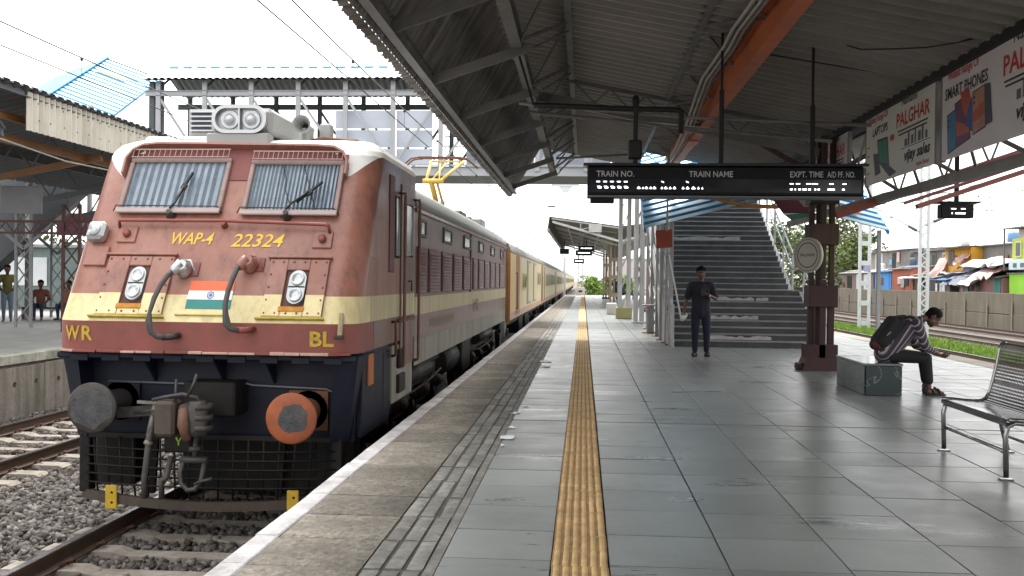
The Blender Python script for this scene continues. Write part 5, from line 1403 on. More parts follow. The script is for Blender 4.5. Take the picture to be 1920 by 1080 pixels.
# worn advertising strips stuck on some risers
for k, xa, xb in ((1, 2.95, 4.35), (4, 2.9, 4.2), (7, 3.05, 4.25), (7, 4.3, 4.6), (18, 2.1, 4.55), (25, 2.6, 4.05)):
    y0, z1, h, dep = steps[k]
    p = MB(); n = 14
    top = [(xa + (xb - xa) * i / n, z1 - .04 - random.choice((0, 0, .008, .025, .045))) for i in range(n + 1)]
    poly = [(xa, z1 - h + .012), (xb, z1 - h + .012)] + top[::-1]
    p.prism(poly, y0 - .004, y0 - .0005)
    p.build('peeling_strip', m_poster, stair)
for sx in (SX0 - .06, SX1 + .06):
    MB().add([(sx - .05, 22.95, 0), (sx + .05, 22.95, 0), (sx + .05, 25.3, 1.25), (sx - .05, 25.3, 1.25), (sx - .05, 26.6, 1.28), (sx + .05, 26.6, 1.28), (sx + .05, 34.2, 5.35), (sx - .05, 34.2, 5.35), (sx - .05, 34.2, 4.9), (sx + .05, 34.2, 4.9), (sx + .05, 26.8, .9), (sx - .05, 26.8, .9), (sx - .05, 26.0, 0), (sx + .05, 26.0, 0)],
             [(0, 3, 4, 7, 8, 11, 12), (1, 13, 10, 9, 6, 5, 2), (0, 1, 2, 3), (3, 2, 5, 4), (4, 5, 6, 7), (7, 6, 9, 8), (8, 9, 10, 11), (11, 10, 13, 12)]).build('stringer', m_trest, stair)
m_railg = M('stair_rail_grey', (0.46, 0.47, 0.48), 0.45, 0.3, var=0.15, scale=4)
for sx in (SX0 - .06, SX1 + .10):
    for hh in (.55, .95):
        MB().tube([(sx, 22.6, hh - .05), (sx, 22.95, hh), (sx, 25.3, 1.3 + hh), (sx, 26.6, 1.31 + hh), (sx, 34.2, 5.34 + hh)], .028, 6).build('handrail', m_railg, stair)
    for yy, zz in [(22.62, 0)] + [(22.95 + 1.15 * k, .49 * 1.15 * k) for k in range(3)] + [(26.6 + 1.27 * k, 1.31 + .67 * k) for k in range(6)]:
        MB().bar((sx, yy, zz), (sx, yy, zz + .97), .05, .05, up=(0, 1, 0)).build('rail_post', m_railg, stair)
# lattice screen and posts left of the stairs
scr = empty('lattice_screen', (2.0, 25.5, 0), label='white-grey lattice screen of posts left of the staircase', cat='fence')
for i, (xx, yy) in enumerate(((2.04, 23.3), (2.02, 24.1), (1.98, 25.3), (2.0, 27.0), (2.0, 29.0), (2.0, 31.0))):
    MB().bar((xx, yy, 0), (xx, yy, 2.9 + .45 * i), .10, .10, up=(0, 1, 0)).build('post', m_trest, scr)
    MB().bbox(xx - .12, xx + .12, yy - .12, yy + .12, 0, .02, .004).build('foot_plate', m_rust, scr)
py = [23.3, 24.1, 25.3, 27.0, 29.0, 31.0]
for i in range(5):
    for k in range(4 + i // 2):
        z = .15 + .62 * k
        d = py[i + 1] - py[i]
        MB().bar((2.02, py[i], z), (2.02, py[i + 1], z + .6), .035, .02).bar((2.035, py[i], z + .6), (2.035, py[i + 1], z), .035, .02).build('lacing', m_trest, scr)
MB().bar((1.96, 22.95, 2.1), (2.26, 22.95, .6), .035, .05, up=(0, 1, 0)).build('leaning_bar', M('white_bar', (0.62, 0.62, 0.62), 0.5), scr)
bl = empty('short_bollard', (2.05, 29.0, 0), label='short grey steel stub post with wide foot beside the lattice screen', cat='bollard')
MB().bar((1.93, 28.6, 0), (1.93, 28.6, .78), .2, .2, up=(0, 1, 0)).build('stub', m_trest, bl); MB().bbox(1.70, 2.16, 28.4, 28.8, 0, .025, .005).build('foot_plate', m_rust, bl); MB().bbox(1.7, 2.16, 28.45, 28.75, .78, .82, .008).build('cap', m_trest, bl)
# striped blue roof over the stairs: rises away with the flight
m_bl_refl = M('roof_sky_reflection', (0.52, 0.80, 0.92), 0.35, 0.1, var=0.08, scale=2)  # white sky reflection painted into the flats of the blue sheet
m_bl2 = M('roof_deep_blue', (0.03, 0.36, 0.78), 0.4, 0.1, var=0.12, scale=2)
m_bl3 = M('roof_rust_patch', (0.42, 0.18, 0.07), 0.7, var=0.3, scale=5)
def stair_roof(name, xc, y0, z0, half, drop, run, rise, label, rust, m_bl_refl=m_bl_refl, m_bl2=m_bl2):
    r = empty(name, (xc, y0, z0), label=label, cat='roof', group='blue stair roofs')
    for s_ in (-1, 1):
        u = Vector((0, run, rise)); v = Vector((s_ * half, 0, -drop))
        MB().corr((xc, y0, z0), u * s_, v, u.length, v.length, .33, .05, trap=True, t=.004 , mi=0, mi2=1).build('roof_sheet', [m_bl_refl, m_bl2], r) if s_ > 0 else \
            MB().corr((xc, y0 + run, z0 + rise), -u, v, u.length, v.length, .33, .05, trap=True, mi=0, mi2=1).build('roof_sheet', [m_bl_refl, m_bl2], r)
        for q in (0.02, .35, .68, .98):
            a_ = Vector((xc, y0, z0 - .05)) + u * q
            MB().bar(a_, a_ + v, .05, .08).build('rafter', m_fobdk, r)
        e0 = Vector((xc, y0, z0 - .06)) + v
        MB().bar(e0, e0 + u, .05, .08).build('eave_purlin', m_bl2, r)
    u = Vector((0, run, rise))
    MB().bar(Vector((xc, y0, z0 + .05)), Vector((xc, y0, z0 + .05)) + u, .2, .03).build('ridge_cap', m_bl2, r)
    for (s_, q, w, l0, l1) in rust:
        n = unit(Vector((s_ * half, 0, -drop)).cross(u)) ;
        if n.z < 0: n = -n
        a_ = Vector((xc, y0, z0)) + u * q + Vector((s_ * half, 0, -drop)) * l0 + n * .062
        d1 = Vector((s_ * half, 0, -drop)) * (l1 - l0); d2 = u.normalized() * w
        MB().slab(a_, a_ + d1, a_ + d1 + d2, a_ + d2, .003).build('rusted_sheet', m_bl3, r)
    return r
rr = stair_roof('stair_roof', 4.15, 23.0, 3.42, 2.75, .70, 9.5, 5.0, 'striped blue corrugated roof over the right-hand staircase, sky reflection painted pale', [(1, .03, .35, .45, .8), (1, .12, .3, .5, .9)])
for (x, yy, z) in ((1.5, 23.2, 2.72), (6.75, 23.2, 2.72), (6.75, 27.5, 4.95)):
    MB().bar((x, yy, 0), (x, yy, z), .08, .08, up=(0, 1, 0)).build('roof_post', m_trest, rr) if x > 2 else None
sr2 = stair_roof('stair_roof', -19.95, 32.0, 6.35, 2.35, .85, 8.0, 4.25, 'pale blue corrugated roof over the stairs of the left platform, rust-streaked', [(1, .80, .22, .12, .62)], M('roof_left_reflection', (0.25, 0.50, 0.64), 0.45, 0.1, var=0.14, scale=0.7), M('roof_left_blue', (0.06, 0.32, 0.55), 0.4, 0.1, var=0.1))  # pale flats carry the bright sky glare on this blue sheet
# ------------------------------------------------------------------ things hanging under the canopy
m_ltr = M('board_lettering', (0.50, 0.51, 0.52), 0.5, var=0.05)
db = empty('departure_board', (1.73, 12.5, 2.55), label='wide black hanging train board with dotted white lit rows', cat='display')
BY = 12.44
MB().bbox(0.03, 3.43, BY, BY + .22, 2.56, 2.92, .012).build('case', m_brd, db)
MB().bbox(-0.02, 3.47, BY - .09, BY + .26, 2.922, 2.955, .01).build('hood', M('hood_dark', (0.03, 0.032, 0.04), 0.35, 0.3, var=0.2), db)
MB().bbox(0.03, 3.43, BY - .02, BY + .24, 2.53, 2.558, .006).build('bottom_rail', M('rail_grey', (0.16, 0.16, 0.17), 0.5, 0.3), db)
MB().bbox(0.07, 0.37, BY, BY + .18, 2.465, 2.528, .006).build('speaker_box', m_brd, db)
MB().box(0.06, 3.40, BY - .004, BY - .001, 2.60, 2.765).build('display_window', M('display_glass', (0.010, 0.011, 0.016), 0.15, var=0.1), db)
tx = MB()
for t, x, w in (('TRAIN NO.', .145, .47), ('TRAIN NAME', 1.295, .54), ('EXPT. TIME', 2.535, .40), ('A/D', 2.985, .105), ('PF. NO.', 3.115, .205)):
    tx = MB().text(t, (x, BY - .003, 2.792), (1, 0, 0), (0, 0, 1), .105, bold=.008, width=w); tx.build('lettering', m_ltr, db, kind='stuff')
led = MB()
for k in range(5): led.box(.145 + .086 * k, .19 + .086 * k, BY - .007, BY - .004, 2.722, 2.735)
for k in range(5):
    x = .165 + .083 * k; led.box(x, x + .045, BY - .007, BY - .004, 2.645, 2.664); led.box(x - .008, x + .03, BY - .007, BY - .004, 2.664, 2.673)
for x, w in ((.655, .05), (.715, .025), (.75, .05), (.81, .035), (.85, .05), (.95, .03), (.99, .05), (1.05, .035), (1.10, .045), (1.21, .035), (1.26, .05), (1.33, .06), (1.40, .03), (1.45, .025)):
    led.box(x, x + w * .75, BY - .007, BY - .004, 2.64, 2.655); led.box(x + .01, x + w * .5, BY - .007, BY - .004, 2.655, 2.668)
for x in (.955, 1.26): led.bar((x, BY - .006, 2.735), (x + .03, BY - .006, 2.72), .003, .012, up=(0, 0, 1)); 
for x, w in ((2.53, .045), (2.605, .05), (2.73, .06), (2.80, .07), (3.01, .05), (3.17, .045)): led.box(x, x + w, BY - .007, BY - .004, 2.705, 2.717)
for x, w in ((2.535, .03), (2.59, .015), (2.635, .03), (2.685, .05), (2.755, .03), (2.83, .02), (2.87, .025), (2.99, .085), (3.165, .03)): led.box(x, x + w, BY - .007, BY - .004, 2.633, 2.652)
led.build('lit_dots', m_led, db, kind='stuff')
for x, z1 in ((.63, 3.74), (1.70, 3.9), (2.82, 3.70)):
    MB().bbox(x - .028, x + .028, BY + .08, BY + .14, 2.95, z1, .006).build('hanger', m_dark, db)
MB().bbox(.54, .71, BY + .04, BY + .18, 3.02, 3.26, .02).build('hanger_clamp', m_dark, db)
MB().lathe([(.03, 0), (.045, .04), (.045, .11), (.02, .15)], (.63, BY + .11, 3.68), (0, 0, 1), 12).build('hanger_cap', m_dark, db)
MB().tube([(-.66, BY + .11, 3.71), (.4, BY + .11, 3.665), (1.15, BY + .11, 3.645), (1.20, BY + .11, 3.62), (1.20, BY + .11, 3.35)], .034, 8).build('cable_pipe', m_dark, db)
MB().tube([(-.85, BY + .16, 3.74), (1.2, BY + .16, 3.56), (3.55, BY + .16, 3.46)], .022, 6).build('cross_pipe', m_steelg, db)
MB().bar((-.86, BY + .12, 4.36), (-.66, BY + .12, 3.71), .03, .03, up=(0, 1, 0)).bar((1.70, BY + .11, 3.9), (1.70, BY + .11, 4.66), .03, .03, up=(0, 1, 0)).bar((2.82, BY + .11, 3.7), (2.82, BY + .11, 4.43), .03, .03, up=(0, 1, 0)).build('hanger_rods', m_dark, db, kind='stuff')

# conduits sagging along the orange girder
m_cab = M('white_conduit', (0.40, 0.385, 0.34), 0.6, var=0.15, scale=5)
cpts = [(1.7, 6.5, 4.40), (1.7, 9.0, 4.36), (1.7, 10.3, 4.37), (1.7, 11.7, 4.44), (1.7, 12.4, 4.40), (1.7, 14.6, 4.47), (1.7, 15.5, 4.36), (1.72, 17.1, 4.17), (1.78, 20, 4.12), (1.82, 24, 4.14)]
for i, lab in enumerate(('outermost of the pale conduits strung beside the orange girder', 'middle of the pale conduits strung beside the orange girder', 'innermost pale conduit, closest to the orange girder')):
    MB().tube([(x + .065 * i, y, z - .02 * (i == 1)) for x, y, z in cpts], .024 - .004 * (i == 1), 6).build('conduit', m_cab, label=lab, cat='cable', group='conduits under the canopy')
for lab, pts in (('black cable looping under the right side of the canopy', [(3.0, 12.2, 4.40), (3.2, 11.8, 4.22), (3.45, 11.4, 4.13), (3.75, 11.2, 4.10), (4.05, 11.1, 4.13), (4.28, 11.0, 4.18)]),
                 ('thin black cable running across the canopy underside', [(1.9, 13.0, 4.52), (2.8, 13.0, 4.36), (3.5, 13.0, 4.24), (4.3, 13.0, 4.12)])):
    MB().tube(pts, .009, 5).build('loose_cable', m_rubber, label=lab, cat='cable', group='loose cables under the canopy')
MB().tube([(2.6, 22.0, 3.40), (3.1, 22.0, 3.27), (3.6, 22.0, 3.17), (4.2, 22.0, 3.15), (5.0, 22.0, 3.3)], .05, 6).build('orange_pipe', M('pipe_orange', (0.42, 0.18, 0.04), 0.6, var=0.3, scale=4), label='curved orange pipe crossing in front of the stair top', cat='pipe')
# ------------------------------------------------------------------ hoardings along the valley girder
m_flex = M('hoarding_white', (0.66, 0.65, 0.60), 0.55, var=0.06, scale=2)
m_flexp = M('hoarding_pinkish', (0.66, 0.61, 0.62), 0.55, var=0.06, scale=2)
m_ared = M('print_red', (0.50, 0.045, 0.02), 0.6, var=0.05)
m_ablk = M('print_black', (0.018, 0.018, 0.02), 0.6, var=0.05)
def hoarding(ya, yb, z0, z1, face, label, content):
    """faces -x; u runs from the far end (yb) towards the camera"""
    h = empty('hoarding', (4.31, (ya + yb) / 2, z0), label=label, cat='hoarding', group='advertising hoardings')
    MB().bbox(4.29, 4.33, ya, yb, z0, z1, .006).build('panel', face, h)
    for yy in (ya, yb - .03): MB().bbox(4.285, 4.345, yy - .012, yy + .042, z0 - .02, z1 + .02, .006).build('frame_bar', m_steelg, h)
    for yy in (ya + .35, (ya + yb) / 2, yb - .35): MB().tube([(4.32, yy, z1), (4.34, yy + .05, z1 + .12), (4.42, yy + .02, z1 + .06)], .012, 5).build('tie', m_cab, h)
    def T(txt, u, v, size, mat, w, nm='lettering', shear=0, bold=.012): MB().text(txt, (4.286, yb - u, z0 + v), (0, -1, 0), (0, 0, 1), size, bold=bold, width=w, shear=shear).build(nm, mat, h)
    def P(poly, mat, nm='printed_picture', lift=0): MB().add([(4.2865 - .0006 * lift, yb - u, z0 + v) for u, v in poly], [tuple(range(len(poly)))]).build(nm, mat, h)
    content(T, P)
    return h
def lines(P, u, v, w, n, m, dv=.05):
    for k in range(n): P([(u + .03 * k, v - dv * k), (u + w - .03 * k, v - dv * k), (u + w - .03 * k, v - dv * k + .022), (u + .03 * k, v - dv * k + .022)], m, 'small_print')
m_lapd = M('laptop_blue_grey', (0.06, 0.07, 0.10), 0.6, var=0.2); m_lapg = M('laptop_green', (0.04, 0.20, 0.14), 0.6, var=0.3, scale=5)
def c_laptop(T, P):
    T('Widest Range Of', .14, .90, .15, m_ared, .95); T('LAPTOPS', .38, .70, .17, m_ablk, .72)
    P([(.595, .625), (1.10, .605), (1.185, .18), (.70, .26)], m_ablk, 'laptop_edge', lift=-.5); P([(.62, .72 - .12), (1.08, .60 - .02), (1.16, .20), (.72, .28)], m_lapg); P([(.42, .44), (.66, .42), (.80, .12), (.52, .10)], m_lapd, lift=1); P([(.72, .27), (1.16, .19), (1.52, .06), (1.22, -.0 + .02)], m_lapd, lift=2)
    for k in range(4): P([(.12, .55 - .13 * k), (.22, .55 - .13 * k), (.22, .57 - .13 * k), (.12, .57 - .13 * k)], m_ablk, 'small_print')
    P([(1.22, .52), (1.40, .52), (1.40, .60), (1.22, .60)], m_ared)
    T('Namaste', 1.72, .93, .14, m_ablk, .62); T('PALGHAR', 1.50, .66, .27, m_ared, 1.32, bold=.02)
    lines(P, 1.55, .585, 1.2, 2, m_ablk)
    for k, (w, hh) in enumerate(((.16, .10), (.10, .17), (.13, .12), (.08, .2), (.15, .13), (.1, .18), (.12, .1))): P([(1.85 + .135 * k, .36), (1.85 + .135 * k + w * .7, .36), (1.85 + .135 * k + w * .7, .36 + hh), (1.85 + .135 * k, .36 + hh)], M('print_grey', (0.12, 0.12, 0.12), 0.6))
    P([(1.70, .335), (2.85, .335), (2.85, .345), (1.70, .345)], m_ablk)
    T('vijay sales', 1.85, .17, .20, m_ablk, 1.0, shear=.25, bold=.035); T('Palghar Boisar', 2.32, .045, .08, m_ared, .5)
def c_phone(T, P):
    T('Widest Range Of', .22, .92, .15, m_ared, .92); T('SMART PHONES', .14, .70, .19, m_ablk, 1.25, bold=.02)
    mb_, mr_, mp_, mo_ = M('print_cyan', (0.03, 0.16, 0.30), 0.5, var=0.3), M('print_orange_red', (0.45, 0.08, 0.04), 0.5, var=0.3, scale=4), M('print_purple', (0.13, 0.04, 0.10), 0.5, var=0.5, scale=4), M('print_peach', (0.40, 0.20, 0.13), 0.5, var=0.4, scale=4)
    for poly in ([(.205, .515), (.495, .555), (.515, .085), (.245, .045)], [(.445, .615), (.875, .675), (.935, .145), (.505, .085)], [(.965, .655), (1.315, .675), (1.355, .205), (.985, .165)]): P(poly, m_ablk, 'phone_edge', lift=-.5)
    P([(.22, .50), (.48, .54), (.50, .10), (.26, .06)], mb_); P([(.46, .60), (.86, .66), (.92, .16), (.52, .10)], mp_, lift=1); P([(.62, .70), (.86, .74), (.94, .56), (.84, .36), (.70, .48)], mr_, lift=2)
    P([(.86, .50), (.98, .62), (1.0, .2), (.78, .32)], M('print_deep_blue', (0.03, 0.08, 0.28), 0.5, var=0.3), lift=3)
    P([(.98, .64), (1.30, .66), (1.34, .22), (1.0, .18)], mo_, lift=4); P([(1.30, .68), (1.46, .66), (1.52, .24), (1.36, .22)], m_lapd, lift=5)
    for u0, v0 in ((.27, .44), (.27, .37), (1.03, .58), (1.03, .52)): P([(u0 + .022 * math.cos(a), v0 + .022 * math.sin(a)) for a in [k * pi / 4 for k in range(8)]], m_ablk, 'camera_dot', lift=6)
    P([(.98, .42), (1.30, .50), (1.32, .36), (.99, .30)], mr_, lift=5); P([(.50, .40), (.88, .30), (.90, .22), (.52, .22)], mr_, lift=2)
    T('Namaste', 2.02, .95, .15, m_ablk, .68); T('PALGHAR', 1.78, .66, .29, m_ared, 1.45, bold=.02)
    lines(P, 1.8, .58, 1.3, 2, m_ablk)
    for k, hh in enumerate((.10, .17, .12, .2, .13, .18)): P([(2.1 + .14 * k, .36), (2.2 + .14 * k, .36), (2.2 + .14 * k, .36 + hh), (2.1 + .14 * k, .36 + hh)], M('print_grey', (0.12, 0.12, 0.12), 0.6))
    T('vijay sales', 2.1, .17, .20, m_ablk, 1.05, shear=.25, bold=.035)
def c_far(T, P):
    T('Widest Range Of', .16, .92, .15, m_ared, .8); T('SMART PHONES', .1, .70, .17, m_ablk, 1.0)
    T('Namaste', 1.55, .93, .14, m_ablk, .55); T('PALGHAR', 1.30, .66, .27, m_ared, 1.2, bold=.02); lines(P, 1.35, .58, 1.1, 2, m_ablk)
    T('vijay sales', 1.5, .17, .2, m_ablk, .9, shear=.25, bold=.035)
hoarding(8.60, 12.30, 2.98, 4.14, m_flexp, 'white smartphone hoarding cut off by the right frame edge', c_phone)
hoarding(12.46, 15.50, 2.98, 4.10, m_flex, 'white laptop hoarding in the middle of the row, above the platform', c_laptop)
hoarding(16.50, 19.20, 2.98, 4.10, m_flexp, 'farthest small hoarding half hidden by the black train board', c_far)
# hanging display at the right platform edge
hdsp = empty('hanging_display', (6.19, 17, 2.6), label='small black platform display hanging over the right platform edge', cat='display')
MB().bbox(5.92, 6.45, 16.9, 17.1, 2.60, 2.83, .012).build('case', m_brd, hdsp)
MB().bbox(5.84, 6.54, 16.85, 17.15, 2.845, 2.875, .006).build('hood', m_brd, hdsp)
MB().bar((6.2, 17, 2.87), (6.2, 17, 4.45), .06, .06, up=(0, 1, 0)).build('hanger', m_brd, hdsp)
l = MB().box(6.08, 6.16, 16.894, 16.898, 2.745, 2.76).box(6.24, 6.31, 16.894, 16.898, 2.745, 2.76).box(6.09, 6.105, 16.894, 16.898, 2.665, 2.69).box(6.15, 6.31, 16.894, 16.898, 2.665, 2.69)
l.build('lit_dots', m_led, hdsp, kind='stuff')
# small boards near the stairs
rb = empty('hanging_board', (1.68, 21, 2.2), label='small brick-red board hanging left of the staircase', cat='sign')
MB().slab((1.52, 21, 2.18), (1.86, 21, 2.21), (1.845, 21, 2.59), (1.50, 21, 2.56), -.02).build('panel', M('brick_red_board', (0.30, 0.055, 0.032), 0.6, var=0.2, scale=6), rb)
MB().tube([(1.74, 21.01, 2.57), (1.76, 21.01, 4.3)], .022, 6).lathe([(.04, 0), (.04, .12)], (1.74, 21.01, 2.55), (0, 0, 1), 8).build('hanger', m_cab, rb)
mbd = empty('hanging_board', (4.1, 20, 2.7), label='tilted maroon hanging board with a teal lower edge behind the train board', cat='sign')
MB().slab((3.95, 20.0, 2.86), (4.52, 19.9, 2.88), (4.52, 19.9, 3.25), (3.62, 20.0, 3.30), -.03).build('panel', M('maroon_board', (0.13, 0.03, 0.05), 0.6, var=0.2, scale=3), mbd)
MB().slab((4.10, 19.97, 2.74), (4.52, 19.87, 2.82), (4.52, 19.87, 2.877), (3.95, 19.97, 2.855), -.03).build('lower_edge', M('teal_edge', (0.05, 0.20, 0.15), 0.6, var=0.2), mbd)
MB().slab((4.15, 19.95, 3.0), (4.48, 19.86, 3.0), (4.48, 19.86, 3.2), (4.05, 19.95, 3.2), -.01).build('notice', M('notice_grey', (0.30, 0.27, 0.27), 0.6, var=0.3, scale=9), mbd)

# ------------------------------------------------------------------ stone block seat
def marble():
    m = bpy.data.materials.new('green_marble'); m.use_nodes = True
    nt = m.node_tree; b = nt.nodes['Principled BSDF']; L = nt.links.new
    g = nt.nodes.new('ShaderNodeNewGeometry')
    n = nt.nodes.new('ShaderNodeTexNoise'); n.inputs['Scale'].default_value = 2.1; n.inputs['Detail'].default_value = 4; n.inputs['Distortion'].default_value = 1.6
    L(g.outputs['Position'], n.inputs['Vector'])
    s1 = nt.nodes.new('ShaderNodeMath'); s1.operation = 'SUBTRACT'; s1.inputs[1].default_value = 0.5; L(n.outputs['Fac'], s1.inputs[0])
    s2 = nt.nodes.new('ShaderNodeMath'); s2.operation = 'ABSOLUTE'; L(s1.outputs[0], s2.inputs[0])
    cr = nt.nodes.new('ShaderNodeValToRGB'); e = cr.color_ramp.elements
    e[0].color = (0.20, 0.23, 0.23, 1); e[0].position = 0.0; e[1].color = (0.022, 0.036, 0.036, 1); e[1].position = 0.011
    x = e.new(0.25); x.color = (0.018, 0.030, 0.032, 1)
    L(s2.outputs[0], cr.inputs[0]); L(cr.outputs[0], b.inputs['Base Color'])
    b.inputs['Roughness'].default_value = 0.14
    return m
m_marb = marble()
seat = empty('stone_block_seat', (3.98, 14.15, 0), label='polished dark green marble block seat with white veins', cat='seat')
MB().bbox(3.765, 4.215, 13.432, 14.868, 0, .398, .004).build('core', m_marb, seat)
MB().bbox(3.755, 4.225, 13.402, 13.428, 0.004, .396, .003).build('end_slab', m_marb, seat)
MB().bbox(3.745, 3.763, 13.43, 14.87, 0.004, .396, .003).build('side_slab', m_marb, seat)
MB().bbox(3.735, 4.235, 13.39, 14.89, .40, .43, .006).build('top_slab', M('marble_top_sheen', (0.16, 0.19, 0.2), 0.12, var=0.2, scale=3), seat)  # paler than the block: polished reflection put into the top's colour

# ------------------------------------------------------------------ perforated steel bench
m_perf = M('perforated_steel', (0.17, 0.165, 0.175), 0.24, 0.9, var=0.15, scale=4)
m_frame = M('bench_tube', (0.30, 0.29, 0.29), 0.25, 0.9, var=0.15, scale=6)
bench = empty('steel_bench', (3.45, 8.4, 0), label='perforated grey steel bench at the right frame edge', cat='bench')
BY0, BY1 = 7.72, 9.10
prof = [(3.215, .425), (3.205, .445), (3.225, .462), (3.30, .462), (3.40, .452), (3.50, .446), (3.56, .452), (3.60, .475), (3.63, .53), (3.66, .64), (3.69, .78), (3.71, .90), (3.73, .96), (3.755, .975), (3.775, .955)]
def resample(p, n):
    d = [0]
    for i in range(1, len(p)): d.append(d[-1] + math.dist(p[i], p[i-1]))
    out = []
    for k in range(n + 1):
        t = d[-1] * k / n; i = max(j for j in range(len(d)) if d[j] <= t + 1e-9); i = min(i, len(p) - 2)
        f = (t - d[i]) / (d[i+1] - d[i])
        out.append((p[i][0] + (p[i+1][0] - p[i][0]) * f, p[i][1] + (p[i+1][1] - p[i][1]) * f))
    return out
def perforated(y0, y1, nu, nv):
    pr = resample(prof, nu); mb = MB()
    pt = lambda u, v: (lambda i, f: (pr[i][0] * (1 - f) + pr[min(i+1, nu)][0] * f, y0 + (y1 - y0) * v / nv, pr[i][1] * (1 - f) + pr[min(i+1, nu)][1] * f))(min(int(u), nu), u - int(u))
    for i in range(nu):
        for j in range(nv):
            o_ = [(i, j), (i + 1, j), (i + 1, j + 1), (i, j + 1)]
            if i in (0, 1, nu - 1, nu - 2) or j in (0, nv - 1) or i == nu // 2 - 3 + 6: mb.add([pt(*q) for q in o_], [(0, 1, 2, 3)])
            else:
                c = [(i + .5, j + .17), (i + .83, j + .5), (i + .5, j + .83), (i + .17, j + .5)]
                mid = [(i + .5, j), (i + 1, j + .5), (i + .5, j + 1), (i, j + .5)]
                mb.add([pt(*q) for q in o_] + [pt(*q) for q in c], [(0, 1, 5, 4), (1, 2, 6, 5), (2, 3, 7, 6), (3, 0, 4, 7)])
    return mb
bs = perforated(BY0, BY1, 34, 48).build('perforated_shell', m_perf, bench)
for yy in (BY0, BY1): MB().tube([(x, yy, z) for x, z in prof[2:]], .016, 8).build('edge_tube', m_frame, bench)
for yy in (BY0 + .04, BY1 - .04):
    MB().tube([(3.23, yy, 0.02), (3.22, yy, .34), (3.235, yy, .41), (3.29, yy, .437), (3.5, yy, .42), (3.62, yy, .40), (3.70, yy, .33), (3.78, yy, .02)], .021, 10).build('leg_frame', m_frame, bench)
    for xx in (3.23, 3.78): MB().bbox(xx - .05, xx + .05, yy - .03, yy + .03, 0, .012, .003).build('foot_plate', m_frame, bench)
MB().cyl((3.24, BY0 + .04, .21), (3.24, BY1 - .04, .21), .015, 8).build('cross_bar', m_frame, bench)
MB().cyl((3.74, BY0 + .04, .16), (3.74, BY1 - .04, .16), .017, 8).build('cross_bar', m_frame, bench)
MB().cyl((3.26, BY0 + .04, .415), (3.26, BY1 - .04, .415), .018, 8).build('front_rail', m_frame, bench)

# ------------------------------------------------------------------ people
def cap(mb, p, q, r1, r2):
    p = Vector(p); q = Vector(q); d = q - p; L_ = d.length
    prof = [(r1 * math.sin(t), -r1 * math.cos(t)) for t in (0.12, .45, .8, 1.2, 1.57)] + [(r2 * math.sin(t), L_ - r2 * math.cos(t)) for t in (1.57, 1.95, 2.35, 2.7, 3.02)]
    mb.lathe(prof, p, d, 12)
def ell(mb, c, r, ax=(0, 0, 1)):
    c = Vector(c)
    n = 14; vs = []; fs = []
    for i in range(1, n):
        for k in range(16):
            t, f = pi * i / n, 2 * pi * k / 16
            vs.append((c.x + r[0] * math.sin(t) * math.cos(f), c.y + r[1] * math.sin(t) * math.sin(f), c.z + r[2] * math.cos(t)))
    for i in range(n - 2):
        for k in range(16): fs.append((i*16+k, i*16+(k+1) % 16, (i+1)*16+(k+1) % 16, (i+1)*16+k))
    mb.add(vs, fs + [tuple(range(16))[::-1], tuple(range((n-2)*16, (n-1)*16))])
def skinned(mb, voxel, smooth=3):
    """fuse overlapping tapered limbs into one continuous surface"""
    me = mb.mesh('tmp', MATS['kota_stone'])
    o = bpy.data.objects.new('tmp', me); COL.objects.link(o)
    m = o.modifiers.new('r', 'REMESH'); m.mode = 'VOXEL'; m.voxel_size = voxel; m.use_smooth_shade = True
    if smooth: s = o.modifiers.new('s', 'SMOOTH'); s.iterations = smooth; s.factor = 0.5
    out = bpy.data.meshes.new_from_object(o.evaluated_get(bpy.context.evaluated_depsgraph_get()))
    bpy.data.objects.remove(o)
    out.materials.clear()
    return out
def part(name, mb, mat, parent, voxel=0.012, smooth=3):
    w = wloc(parent)
    mb.v = [(p[0] - w.x, p[1] - w.y, p[2] - w.z) for p in mb.v]
    me = skinned(mb, voxel, smooth); me.name = name; me.materials.append(mat)
    o = bpy.data.objects.new(name, me); COL.objects.link(o); o.parent = parent
    return o
def hand(mb, wrist, d, palm_n, thumb_side, curl=0.5, s=1.0):
    """palm, four unequal bent fingers and a thumb; d: along the hand, palm_n: way the palm faces, thumb_side: towards the thumb"""
    d = unit(d); n = Vector(palm_n); n = (n - d * n.dot(d)).normalized(); t = Vector(thumb_side); t = (t - d * t.dot(d) - n * t.dot(n)).normalized()
    w = Vector(wrist)
    for k in range(4):
        o_ = (1.5 - k) * .019 * s
        cap(mb, w + t * o_ * .6, w + d * .085 * s + t * o_, .014 * s, .012 * s)
        base = w + d * .09 * s + t * o_
        L_ = (.066, .076, .070, .054)[k] * s; a = curl * .7
        p1 = base + (d * math.cos(a) + n * math.sin(a)) * L_ * .5
        p2 = p1 + (d * math.cos(a * 2.2) + n * math.sin(a * 2.2)) * L_ * .45
        cap(mb, base, p1, .0098 * s, .009 * s); cap(mb, p1, p2, .009 * s, .0075 * s)
    b0 = w + d * .02 * s + t * .025 * s; b1 = b0 + (d * .55 + t * .7 + n * .25).normalized() * .045 * s; b2 = b1 + (d * .85 + t * .2 + n * .35).normalized() * .034 * s
    cap(mb, b0, b1, .014 * s, .011 * s); cap(mb, b1, b2, .011 * s, .008 * s)
m_skin = M('skin_brown', (0.115, 0.052, 0.033), 0.5, var=0.10, scale=6)
m_hair = M('hair_black', (0.006, 0.0055, 0.0055), 0.75, spec=0.15, var=0.3, scale=40, bump=0.5, bscale=120)
m_eye = M('eye_white', (0.4, 0.38, 0.36), 0.3, var=0.02)
